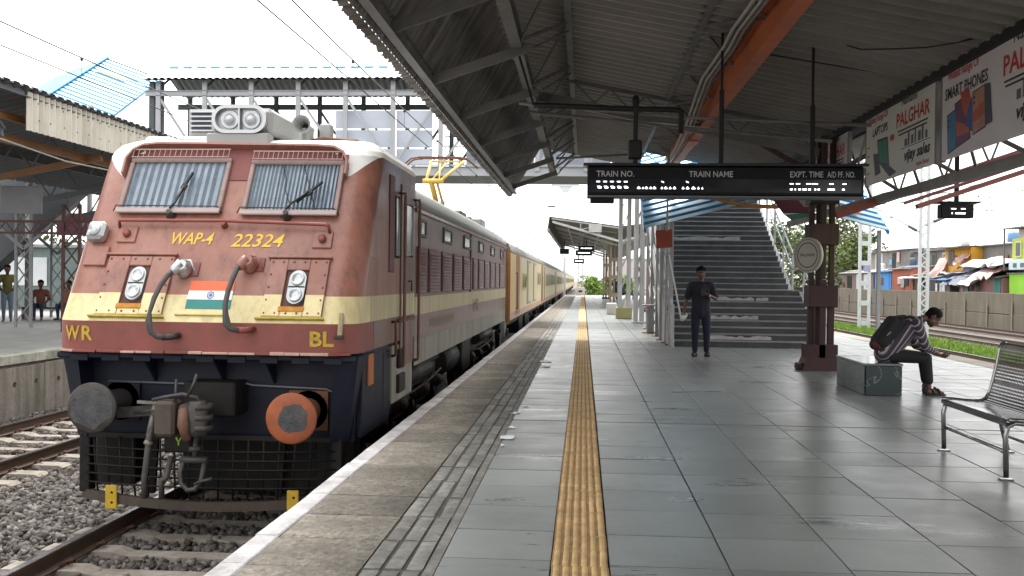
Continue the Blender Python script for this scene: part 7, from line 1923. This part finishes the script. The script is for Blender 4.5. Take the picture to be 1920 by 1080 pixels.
MB().bbox(HX + .5, HX + 8, 50, 61.5, 4.352, 4.9, .02).build('roof_room', m_cr, gh)
MB().corr((HX - .1, 50, 5.0), (0, 1, 0), (8, 0, .2), 12.6, 8, .4, .06, trap=True, t=.02).build('top_roof', m_tin, gh)
for yy in (62.3, 55): MB().bar((HX, yy, 2.4), (HX, yy, 5.0), .08, .08, up=(0, 1, 0)).build('roof_pole', m_plas2, gh)
# tarpaulins thrown over the shack roofs
def tarp(ya, yb, x0, x1, z0, z1, mat, label, seed, amp=.22):
    r_ = random.Random(seed); n, m = 12, 8; vs = []; fs = []
    ph = [r_.uniform(0, 6) for _ in range(6)]
    for i in range(n + 1):
        for j in range(m + 1):
            u, v_ = i / n, j / m
            y = ya + (yb - ya) * u + .25 * math.sin(5 * v_ + ph[0]); x = x0 + (x1 - x0) * v_ + .2 * math.sin(6 * u + ph[1])
            z = z0 + (z1 - z0) * v_ + amp * (math.sin(9 * u + ph[2] + 2 * v_) * .5 + math.sin(17 * u + 5 * v_ + ph[3]) * .3 + math.sin(13 * v_ + ph[4]) * .3) + r_.uniform(-.05, .05)
            vs.append((x, y, z))
    for i in range(n):
        for j in range(m): a = i*(m+1)+j; fs.append((a, a+m+1, a+m+2, a+1))
    b = MB().add(vs, fs, True)
    k_ = len(vs); b.add([(x, y, z - .03) for x, y, z in vs], [f[::-1] for f in fs], True)
    b.build('tarpaulin', mat, label=label, cat='tarpaulin', group='tarpaulins on the shacks')
m_tw, m_tp, m_tg, m_td = M('tarp_white', (0.60, 0.58, 0.60), 0.5, var=0.15, scale=2), M('tarp_pink', (0.55, 0.36, 0.33), 0.6, var=0.25, scale=2), M('tarp_grey', (0.28, 0.28, 0.31), 0.6, var=0.25, scale=2), M('tarp_slate', (0.085, 0.10, 0.14), 0.6, var=0.25, scale=2)
tarp(62.6, 67.5, HX - .4, HX + 1.8, 2.75, 3.3, m_tw, 'white crumpled tarpaulin at the top of the heap', 1)
tarp(64.0, 69.2, HX - .2, HX + 1.8, 2.7, 3.15, m_tg, 'grey crumpled tarpaulin in the middle of the heap', 2)
tarp(66.6, 70.6, HX - .9, HX + 1.0, 1.55, 2.9, m_td, 'dark slate tarpaulin sloping down left of the heap', 3, .1)
tarp(65.2, 67.0, HX - .95, HX + .6, 1.5, 2.75, m_tw, 'white tarpaulin hanging beside the slate one', 4, .12)
tarp(62.8, 65.4, HX - .7, HX + .8, 2.1, 2.6, m_tp, 'pink crumpled tarpaulin low on the heap', 5, .2)
tarp(69.6, 71.0, HX + .2, HX + .9, 3.0, 3.6, m_tp, 'pinkish cloth hung from the ochre house', 6, .15)
tarp(74.2, 75.6, HX - .4, HX + .9, 1.7, 3.5, m_tp, 'pale pink cloth hanging left of the ochre house', 7, .12)
tarp(75.3, 79.5, HX - .8, HX + .9, 1.95, 2.35, m_tw, 'white sheet over the dark open-fronted shack', 8, .1)
tarp(69.5, 74.0, HX + .0, HX + 1.1, 2.3, 2.45, m_tg, 'grey sheet under the ochre house', 9, .12)
r_ = random.Random(21)
for i, (y, x, z) in enumerate(((92, HX + 3, 4.9), (82, HX + 3.2, 4.5), (72, HX + 2, 4.45), (66, HX + 3, 4.5), (64.2, HX + 7, 5.6), (58, HX + 2, 5.2))):
    a = empty('rooftop_antenna', (x, y, z), label='thin rooftop aerial pole %s' % ('on the leftmost bare house', 'on the grey upper storey', 'on the ochre house', 'on the long dark house', 'on the brown-roofed house behind', 'on the lime green house')[i], cat='antenna', group='rooftop aerials')
    h = r_.uniform(.9, 2.6); MB().tube([(x, y, z - .3), (x + r_.uniform(-.1, .1), y + r_.uniform(-.1, .1), z + h)], .025, 5).build('pole', m_dk, a)
    for q in (.75, .9): MB().tube([(x, y - .4, z + h * q), (x, y + .4, z + h * q)], .012, 4).build('rod', m_dk, a)
for i, (y, x, z, w, mt, lab) in enumerate(((90, HX + .9, 2.75, .28, m_tinw, 'pale water drum on the brown shed roof'), (81.5, HX + .8, 3.05, .28, m_td if 'm_td' in globals() else m_dk, 'dark bundle on the terracotta shack roof'), (68.2, HX + 3, 4.5, .38, m_tinb, 'blue drum on the long dark house'), (77.5, HX + 3.4, 4.5, .32, m_tinw, 'white sheet-covered bundle on the grey upper storey'))):
    MB().lathe([(w * .85, 0), (w, .08), (w * .96, .5), (w, .9), (w * .7, 1.05), (w * .3, 1.1)], (x, y, z - .12), (0, 0, 1), 12).xf(Matrix.Translation((0, 0, z)) @ Matrix.Diagonal((1, 1, .62, 1)) @ Matrix.Translation((0, 0, -z))).build('roof_drum', mt, label=lab, cat='drum', group='drums on the shack roofs')
# grass strip between the tracks
gr = MB()
r_ = random.Random(3)
gv = []; gf = []
for k in range(16000):
    x = 14.35 + 2.35 * r_.random(); y = 26 + 60 * r_.random() ** 1.3
    if r_.random() < .25: x = 14.9 + r_.gauss(0, .3)
    h = r_.uniform(.08, .26) * (1.5 if r_.random() < .06 else 1); a = r_.uniform(0, pi); w = r_.uniform(.02, .05)
    dx, dy = math.cos(a) * w, math.sin(a) * w; lx, ly = r_.uniform(-.1, .1), r_.uniform(-.1, .1)
    i = len(gv); gv += [(x - dx, y - dy, -1.14), (x + dx, y + dy, -1.14), (x + lx, y + ly, -1.14 + h)]; gf.append((i, i + 1, i + 2))
def leaf_material(name, c0, c1):
    m = bpy.data.materials.new(name); m.use_nodes = True
    nt = m.node_tree; b = nt.nodes['Principled BSDF']; L = nt.links.new
    g = nt.nodes.new('ShaderNodeNewGeometry'); cr = nt.nodes.new('ShaderNodeValToRGB')
    cr.color_ramp.elements[0].color = (*c0, 1); cr.color_ramp.elements[1].color = (*c1, 1)
    L(g.outputs['Random Per Island'], cr.inputs[0]); L(cr.outputs[0], b.inputs['Base Color'])
    b.inputs['Roughness'].default_value = 0.6
    b.inputs['Transmission Weight'].default_value = 0.0
    return m
gr.add(gv, gf).build('grass', leaf_material('grass_green', (0.07, 0.15, 0.015), (0.24, 0.36, 0.04)), label='bright green grass strip between the right-hand tracks', cat='grass', kind='stuff')
MB().box(14.1, 16.85, 24, 150, -1.14, -1.125).build('grass_soil', M('grass_soil', (0.10, 0.15, 0.03), 0.95, var=0.4, scale=1.5), kind='structure')
# trees: tapered trunk, limbs, crown of leaf faces in clumps
m_bark = M('bark', (0.09, 0.065, 0.045), 0.9, var=0.3, scale=6)
lm = [leaf_material('leaf_mid', (0.030, 0.065, 0.015), (0.12, 0.19, 0.035)), leaf_material('leaf_olive', (0.045, 0.07, 0.02), (0.16, 0.20, 0.05)), leaf_material('leaf_bright', (0.07, 0.15, 0.015), (0.22, 0.36, 0.04))]
def tree(x, y, z0, h, rx, rz_, mat, label, seed, n=5200, nm='tree', leaf=.13, shrub=False):
    t = empty(nm, (x, y, z0), label=label, cat='shrub' if shrub else 'tree', group='trees and shrubs')
    r_ = random.Random(seed)
    tr = MB(); top = z0 + h * (.3 if shrub else .55)
    tr.tube([(x, y, z0), (x + .1, y, z0 + h * .25), (x - .05, y + .1, top)], [.05 * h * .35, .04 * h * .35, .02 * h * .3], 8)
    cl = []
    for k in range(26 if not shrub else 14):
        a = r_.uniform(0, 2 * pi); q = r_.random() ** .5; zz = r_.uniform(-1, 1)
        c = (x + rx * q * math.cos(a) * math.sqrt(max(.1, 1 - zz * zz * .8)), y + rx * q * math.sin(a) * math.sqrt(max(.1, 1 - zz * zz * .8)), z0 + h - rz_ + rz_ * zz * .85)
        cl.append((c, r_.uniform(.22, .42) * rx))
        if k % 2 == 0: tr.tube([(x, y, top - r_.uniform(0, h * .12)), ((x + c[0]) / 2, (y + c[1]) / 2, (top + c[2]) / 2 - .1), c], [.02 * h * .25, .012 * h * .25, .004 * h * .2], 5)
    tr.build('trunk', m_bark, t)
    gv = []; gf = []
    for k in range(n):
        c, cr_ = r_.choice(cl)
        d = Vector((r_.gauss(0, 1), r_.gauss(0, 1), r_.gauss(0, 1))).normalized() * cr_ * r_.random() ** .4
        p = Vector(c) + d; s_ = leaf * r_.uniform(.6, 1.5)
        a = Vector((r_.gauss(0, 1), r_.gauss(0, 1), r_.gauss(0, .6))).normalized(); b = a.cross(Vector((r_.gauss(0, 1), r_.gauss(0, 1), r_.gauss(0, 1)))).normalized()
        i = len(gv); gv += [p - a * s_, p + b * s_ * .5, p + a * s_, p - b * s_ * .5]; gf.append((i, i+1, i+2, i+3))
    MB().add(gv, gf).build('crown', mat, t)
tree(26.5, 108, G, 10.2, 5.2, 4.2, lm[1], 'tall olive green tree seen between the column and the stairs', 1, 7000, leaf=.2)
tree(21.5, 116, G, 9.3, 4.2, 4.0, lm[0], 'dark green tree behind the stair railing', 2, 6000, leaf=.2)
tree(31.0, 112, G, 8.2, 2.4, 2.4, lm[0], 'rounded green tree rising right of the striped roof', 3, 5000, leaf=.2)
tree(15.5, 112, G, 8.0, 3.6, 3.4, lm[1], 'olive tree low behind the stair flight', 4, 4500, leaf=.2)
tree(1.6, 122, G, 3.4, 2.6, 1.5, lm[2], 'bright green shrub beyond the platform end', 5, 3500, 'shrub', .16, True)
tree(5.0, 118, G, 3.2, 2.4, 1.4, lm[2], 'bright green shrub right of the far gantry post', 6, 3000, 'shrub', .16, True)
tree(6.6, 75, G, 2.9, 1.6, 1.5, lm[0], 'leafy shrub glimpsed between the bridge columns', 7, 2500, 'shrub', .14, True)
tree(9.5, 92, G, 5.0, 2.6, 2.4, lm[0], 'green bushy tree between the bridge columns and the stairs', 8, 3500, leaf=.18)
tree(-30, 62, G, 7.0, 4.0, 3.2, lm[0], 'green tree behind the far left platform', 9, 4500, leaf=.2)
tree(-38, 90, G, 9.0, 6.0, 4.2, lm[1], 'olive tree far behind the left platform canopy', 10, 4500, leaf=.25)

# ------------------------------------------------------------------ overhead line masts and wires
m_mast = M('mast_galvanised', (0.50, 0.53, 0.54), 0.5, 0.3, var=0.12, scale=2)
ms = empty('overhead_mast', (15.05, 45, -1.2), label='tall pale lattice mast behind the seated person', cat='mast', group='overhead line masts')
for dx in (-.17, .17): MB().bar((15.05 + dx, 45, -1.2), (15.05 + dx, 45, 9.0), .11, .14, up=(0, 1, 0)).build('channel', m_mast, ms)
for k in range(24):
    z = -1.0 + .42 * k
    MB().bar((14.93, 44.94, z), (15.17, 44.94, z + .21), .05, .012, up=(0, 1, 0)).bar((15.17, 44.93, z + .21), (14.93, 44.93, z + .42), .05, .012, up=(0, 1, 0)).build('lacing', m_mast, ms)
ms2 = empty('overhead_mast', (16.2, 58.4, -1.2), label='pale ladder-like mast left of the lattice mast', cat='mast', group='overhead line masts')
for dx in (-.27, .27): MB().bar((16.2 + dx, 58.4, -1.2), (16.2 + dx, 58.4, 9.5), .16, .14, up=(0, 1, 0)).build('channel', m_mast, ms2)
for k in range(9): MB().bbox(15.98, 16.42, 58.29, 58.33, -.9 + 1.15 * k, -.62 + 1.15 * k, .005).build('batten_plate', m_mast, ms2)
MB().bbox(16.1, 16.45, 58.1, 58.28, 2.2, 2.6, .02).build('junction_box', M('box_lilac', (0.30, 0.28, 0.42), 0.5), ms2)
# insulated arms and stays
m_wire = M('wire_dark', (0.05, 0.05, 0.055), 0.5, 0.4, var=0.1)
m_ins = M('insulator_grey', (0.10, 0.11, 0.14), 0.3, var=0.1)
def cantilever(mx, my, tx_, zt, zc, lab):
    c = empty('cantilever_arm', (mx, my, zc), label=lab, cat='bracket', group='overhead line brackets')
    MB().tube([(mx, my, zt - 1.3), (tx_, my, zt)], .03, 6).build('bracket_tube', m_mast, c)
    MB().tube([(mx, my, zt + .25), (tx_, my, zt)], .018, 6).build('stay', m_wire, c)
    a = Vector((mx, my, zt - 1.3)).lerp(Vector((tx_, my, zt)), .14); b = Vector((mx, my, zt - 1.3)).lerp(Vector((tx_, my, zt)), .30)
    MB().tube([a, b], .07, 8).build('insulator', m_ins, c)
    MB().tube([(mx + (tx_ - mx) * .6, my, zt - .55), (tx_ + (mx - tx_) * -.05, my, zc + .2)], .016, 5).build('steady_arm', m_wire, c)
cantilever(15.05, 45, 12.75, 5.0, 4.4, 'insulated arm reaching left from the lattice mast')
cantilever(15.05, 45, 17.9, 5.4, 4.6, 'insulated arm reaching right from the lattice mast')
cantilever(16.2, 58.4, 18.0, 5.6, 4.7, 'insulated arm on the ladder-like mast')
def wires(cx, zc, zm, y0, y1, span, off, lab, xs=0.0):
    w = empty('overhead_wire', (cx, y0, zc), label=lab, cat='wire', group='overhead wires')
    MB().tube([(cx, y0, zc), (cx + xs, y1, zc)], .010, 5).build('contact_wire', m_wire, w)
    pts = []; y = y0
    while y <= y1:
        t = ((y - off) / span) % 1.0
        pts.append((cx + xs * (y - y0) / (y1 - y0), y, zm - .55 * 4 * t * (1 - t))); y += span / 12
    MB().tube(pts, .012, 5).build('catenary_wire', m_wire, w)
    y = y0 + 2
    while y < min(y1, 90):
        t = ((y - off) / span) % 1.0; z = zm - .55 * 4 * t * (1 - t); x = cx + xs * (y - y0) / (y1 - y0)
        d = MB().tube([(x, y, zc), (x, y, z)], .004, 4).build('dropper', m_wire, w)
        MB().lathe([(.02, -.03), (.03, 0), (.02, .03)], (x, y, z - .02), (0, 0, 1), 6).build('clip', m_wire, d)
        y += 4.6
wires(T1 - .05, 4.66, 5.55, 0, 260, 60, -10, 'overhead wires above the locomotive track', .1)
wires(T2 + .0, 4.74, 5.62, 0, 260, 60, -14, 'overhead wires above the empty left track', 0)
wires(T3, 4.75, 5.65, 8, 260, 60, -8, 'overhead wires above the track nearest the right platform edge')
wires(T4, 4.85, 5.75, 8, 260, 60, -8, 'overhead wires above the track beyond the grass strip')
wires(T5, 5.2, 6.1, 8, 260, 60, -8, 'overhead wires above the track along the boundary wall')
# distant T-shaped mast and portal gantries
tm = empty('overhead_mast', (-1.55, 108, -.9), label='T-shaped lattice mast rising behind the distant canopy', cat='mast', group='overhead line masts')
MB().bar((-3.6, 108, 11.9), (-.6, 108, 11.9), .3, .28).build('cross_beam', m_mast, tm)
for dx in (-.25, .25): MB().bar((-2.1 + dx, 108, 4.0), (-2.1 + dx, 108, 11.8), .1, .1, up=(0, 1, 0)).build('channel', m_mast, tm)
l = MB()
for k in range(10): l.bar((-2.35, 107.95, 4.1 + .75 * k), (-1.85, 107.95, 4.85 + .75 * k), .06, .03, up=(0, 1, 0))
build_each(l, 'lacing', m_mast, tm)
MB().prism([(-2.35, 11.1), (-1.85, 11.1), (-1.35, 11.75), (-2.85, 11.75)], 107.9, 108.1).build('head_plate', m_mast, tm)
MB().tube([(-2.3, 108, 9.6), (-5.6, 108, 9.6)], .04, 6).build('arm', m_mast, tm); MB().tube([(-3.2, 108, 9.6), (-4.0, 108, 9.6)], .11, 8).build('insulator', m_ins, tm)
MB().bar((-2.1, 108, -.9), (-2.1, 108, 4.0), .3, .3, up=(0, 1, 0)).build('lower_post', m_mast, tm)
for i, (yy, z) in enumerate(((128, 7.0), (150, 6.9), (178, 7.0), (215, 7.0), (260, 7.2))):
    g_ = empty('portal_gantry', (-6, yy, -1.2), label='%s of the pale portal gantries spanning the far tracks' % ('nearest', 'second', 'third', 'fourth', 'farthest')[i], cat='gantry', group='portal gantries')
    MB().bar((-12, yy, z), (6.5, yy, z), .2, .12).build('lower_boom', m_mast, g_); MB().bar((-12, yy, z + .7), (6.5, yy, z + .7), .2, .12).build('upper_boom', m_mast, g_)
    l = MB()
    for k in range(18): l.bar((-12 + k, yy, z), (-11 + k, yy, z + .7), .06, .06)
    l.build('lacing', m_mast, g_)
    for x in (-12, 6.5): MB().bar((x, yy, -1.2), (x, yy, z + .7), .35, .35, up=(0, 1, 0)).build('leg', m_mast, g_)
# far town silhouette beyond the line
for i, (x, y, w, h, m_, lab) in enumerate(((-30, 330, 20, 7, m_plas2, 'low grey building far along the line'), (14, 300, 16, 8, m_cr, 'pale building far behind the platform end'), (34, 320, 14, 10, m_plaster, 'beige block far to the right of the platform end'), (80, 260, 30, 9, m_plas2, 'grey block far behind the shanties'))):
    b = empty('far_building', (x, y, G), label=lab, cat='building', group='far buildings')
    MB().box(x - w/2, x + w/2, y, y + 8, G, h).build('wall', m_, b)
    MB().box(x - w/2 - .3, x + w/2 + .3, y - .3, y + 8.3, h, h + .4).build('roof', m_tin, b)
    for k in range(int(w / 3)):
        for zz in (1.5, 4.5): MB().box(x - w/2 + .9 + 3 * k, x - w/2 + 2.1 + 3 * k, y - .06, y - .01, zz, zz + 1.4).build('window', m_dk, b)
# ------------------------------------------------------------------ canopy of the left platform
m_lst = M('left_canopy_steel', (0.10, 0.105, 0.115), 0.6, 0.2, var=0.2, scale=3)
m_lsh = M('left_canopy_sheet', (0.115, 0.12, 0.13), 0.65, 0.1, var=0.2, scale=1)
m_brn = M('left_canopy_brown', (0.26, 0.125, 0.05), 0.6, var=0.25, scale=3)
m_fasc = M('hanging_sheet_cream', (0.56, 0.53, 0.45), 0.65, var=0.12, scale=2, dirt=(0.30, 0.26, 0.19), damt=0.7, dscale=0.8, streak=True)
lc = empty('platform_canopy', (-14.8, 22, 0), label='dark canopy of the left platform with a cream corrugated hanging sheet', cat='canopy', group='station canopies')
LY0, LY1 = 4.0, 33.5
MB().corr((-14.9, LY0, 3.98), (0, 1, 0), (4.75, 0, .95), LY1 - LY0, math.hypot(4.75, .95), .30, .05, trap=True).build('roof_sheet', m_lsh, lc)
MB().corr((-19.6, LY0, 4.92), (0, 1, 0), (4.7, 0, -.94), LY1 - LY0, math.hypot(4.7, .94), .30, .05, trap=True).build('roof_sheet', m_lsh, lc)
MB().corr((-10.24, LY1, 4.14), (0, -1, 0), (0, 0, 1), 9.2, .72, .20, .065, sub=6, wob=.02).build('hanging_sheet', m_fasc, lc)
MB().corr((-10.24, 24.2, 4.14), (0, -1, 0), (0, 0, 1), 6.7, .72, .20, .065, sub=6, wob=.02).build('hanging_sheet', m_fasc, lc)
sc = MB()
for k in range(14):
    for zz in (4.36, 4.66): sc.lathe([(.016, 0), (.012, .012)], (-10.20, 17.75 + .47 * k + random.uniform(-.05, .05), zz + random.uniform(-.02, .02)), (1, 0, 0), 6)
sc.build('fixing_bolts', m_dark, lc, kind='stuff')
MB().ibeam((-10.3, LY0, 4.83), (-10.3, LY1, 4.83), .1, .16).build('eave_beam', m_lst, lc)
MB().ibeam((-10.9, LY0, 4.03), (-10.9, LY1, 4.03), .10, .16).build('brown_beam', m_brn, lc)
MB().ibeam((-10.75, LY0, 4.42), (-10.75, 20.0, 4.42), .10, .14).build('brown_beam', m_brn, lc)
MB().ibeam((-13.0, LY0, 4.2), (-13.0, LY1, 4.2), .10, .16).build('purlin', m_lst, lc)
for yy in (13.5, 17.2, 20.9, 24.6, 28.3, 32.0):
    MB().bar((-14.8, yy, 3.25), (-10.55, yy, 4.05), .09, .14).build('rafter', m_brn if yy == 20.9 else m_lst, lc)
    t = MB()
    for k in range(5):
        x = -14.6 + .82 * k
        t.bar((x, yy, 3.3 + .188 * (x + 14.8)), (x + .4, yy, 3.98 + .2 * (x + 14.9)), .035, .035).bar((x + .4, yy, 3.98 + .2 * (x + 14.9)), (x + .82, yy, 3.3 + .188 * (x + 15.62)), .035, .035)
    build_each(t, 'rafter_lacing', m_lst, lc)
MB().tube([(-10.5, 14, 4.2), (-10.6, 17, 3.95), (-10.6, 19.5, 3.80), (-10.55, 22, 3.82)], .018, 5).build('slack_cable', m_cab, lc)
MB().bbox(-13.5, -12.5, 21.95, 22.0, 2.88, 3.52, .01).build('gusset_plate', M('gusset_grey', (0.22, 0.23, 0.24), 0.6, var=0.2), lc)
def lcolumn(x, yy, mat, lab, brace=True):
    c = empty('canopy_column', (x, yy, 0), label=lab, cat='column', group='canopy columns')
    for dx in (-.22, .22): MB().bar((x + dx, yy, 0), (x + dx, yy, 3.3), .07, .07, up=(0, 1, 0)).build('post', mat, c)
    for k in range(6): MB().bar((x - .2, yy, .15 + .52 * k), (x + .2, yy, .67 + .52 * k), .03, .03, up=(0, 1, 0)).bar((x + .2, yy + .02, .15 + .52 * k), (x - .2, yy + .02, .67 + .52 * k), .03, .03, up=(0, 1, 0)).build('lacing', mat, c)
    if brace: MB().bar((x, yy, 2.2), (x + 1.6, yy, 3.5), .06, .1).bar((x, yy, 2.2), (x - 1.6, yy, 3.5), .06, .1).build('knee_brace', mat, c)
m_lred = M('left_column_maroon', (0.10, 0.035, 0.03), 0.6, var=0.3, scale=4)
lcolumn(-13.2, 24.6, m_lred, 'maroon lattice column on the left platform beside the seated people', False)
lcolumn(-15.6, 26.5, M('left_column_grey', (0.26, 0.27, 0.28), 0.6, var=0.2), 'grey lattice column left behind the maroon one on the left platform')
lcolumn(-18.2, 33.0, M('left_column_grey', (0.26, 0.27, 0.28)), 'grey lattice column at the far left edge of the left platform')
MB().bar((-17.5, 24.6, 2.85), (-11.3, 24.6, 2.85), .06, .06).bar((-17.5, 24.6, 2.55), (-11.3, 24.6, 2.55), .06, .06).build('lattice_beam', m_lred, lc)
l = MB()
for k in range(14): l.bar((-17.4 + .44 * k, 24.6, 2.55), (-17.18 + .44 * k, 24.6, 2.85), .025, .025).bar((-17.18 + .44 * k, 24.6, 2.85), (-16.96 + .44 * k, 24.6, 2.55), .025, .025)
build_each(l, 'beam_lacing', m_lred, lc)
sb = empty('station_sign', (-15.8, 30, 2.7), label='maroon sign board hanging under the left platform canopy', cat='sign')
MB().bbox(-16.6, -14.9, 30.0, 30.06, 2.72, 3.42, .01).build('panel', M('sign_maroon', (0.12, 0.02, 0.045), 0.5, var=0.15), sb)
for t_, z, sz in (('JTZL', 3.0, .22), ('Palghar', 2.82, .14)): pass
for k in range(5): MB().box(-15.75 + .16 * k, -15.66 + .16 * k, 29.994, 29.998, 2.98, 3.16).build('faint_mark', M('sign_mark', (0.35, 0.25, 0.28), 0.6), sb)
for x in (-16.3, -15.2): MB().bar((x, 30.03, 3.42), (x, 30.03, 4.1), .04, .04, up=(0, 1, 0)).build('hanger', m_lst, sb)
# kiosk and back wall of the left platform
kb = empty('kiosk', (-24, 40, 0), label='grey-green kiosk at the back of the left platform', cat='kiosk')
MB().bbox(-27, -21, 40, 43, 0, 2.6, .02).build('wall', M('kiosk_teal', (0.16, 0.22, 0.21), 0.7, var=0.2), kb)
MB().bbox(-27.3, -20.7, 39.7, 43.3, 2.6, 2.75, .02).build('roof', m_tin, kb)
MB().bbox(-25.5, -22.5, 39.95, 39.998, 1.0, 2.2, .01).build('shutter', m_tinw, kb)
st_ = empty('stair_support', (-19.9, 34, 0), label='grey stair flight under the pale blue roof on the left platform', cat='stairs')
MB().add([(-21.8, 26, 0), (-18.1, 26, 0), (-18.1, 36, 5.4), (-21.8, 36, 5.4), (-21.8, 26.6, 0), (-18.1, 26.6, 0), (-18.1, 36, 5.0), (-21.8, 36, 5.0)], [(0, 1, 2, 3), (4, 7, 6, 5), (0, 3, 7, 4), (1, 5, 6, 2), (2, 6, 7, 3), (0, 4, 5, 1)]).build('flight', M('stair_dark', (0.03, 0.032, 0.035), 0.7, var=0.2), st_)
for yy, z in ((31, 2.5), (35, 4.7)):
    for x in (-21.8, -18.1): MB().bar((x, yy, 0), (x, yy, z + 3), .14, .14, up=(0, 1, 0)).build('post', m_trest, st_)
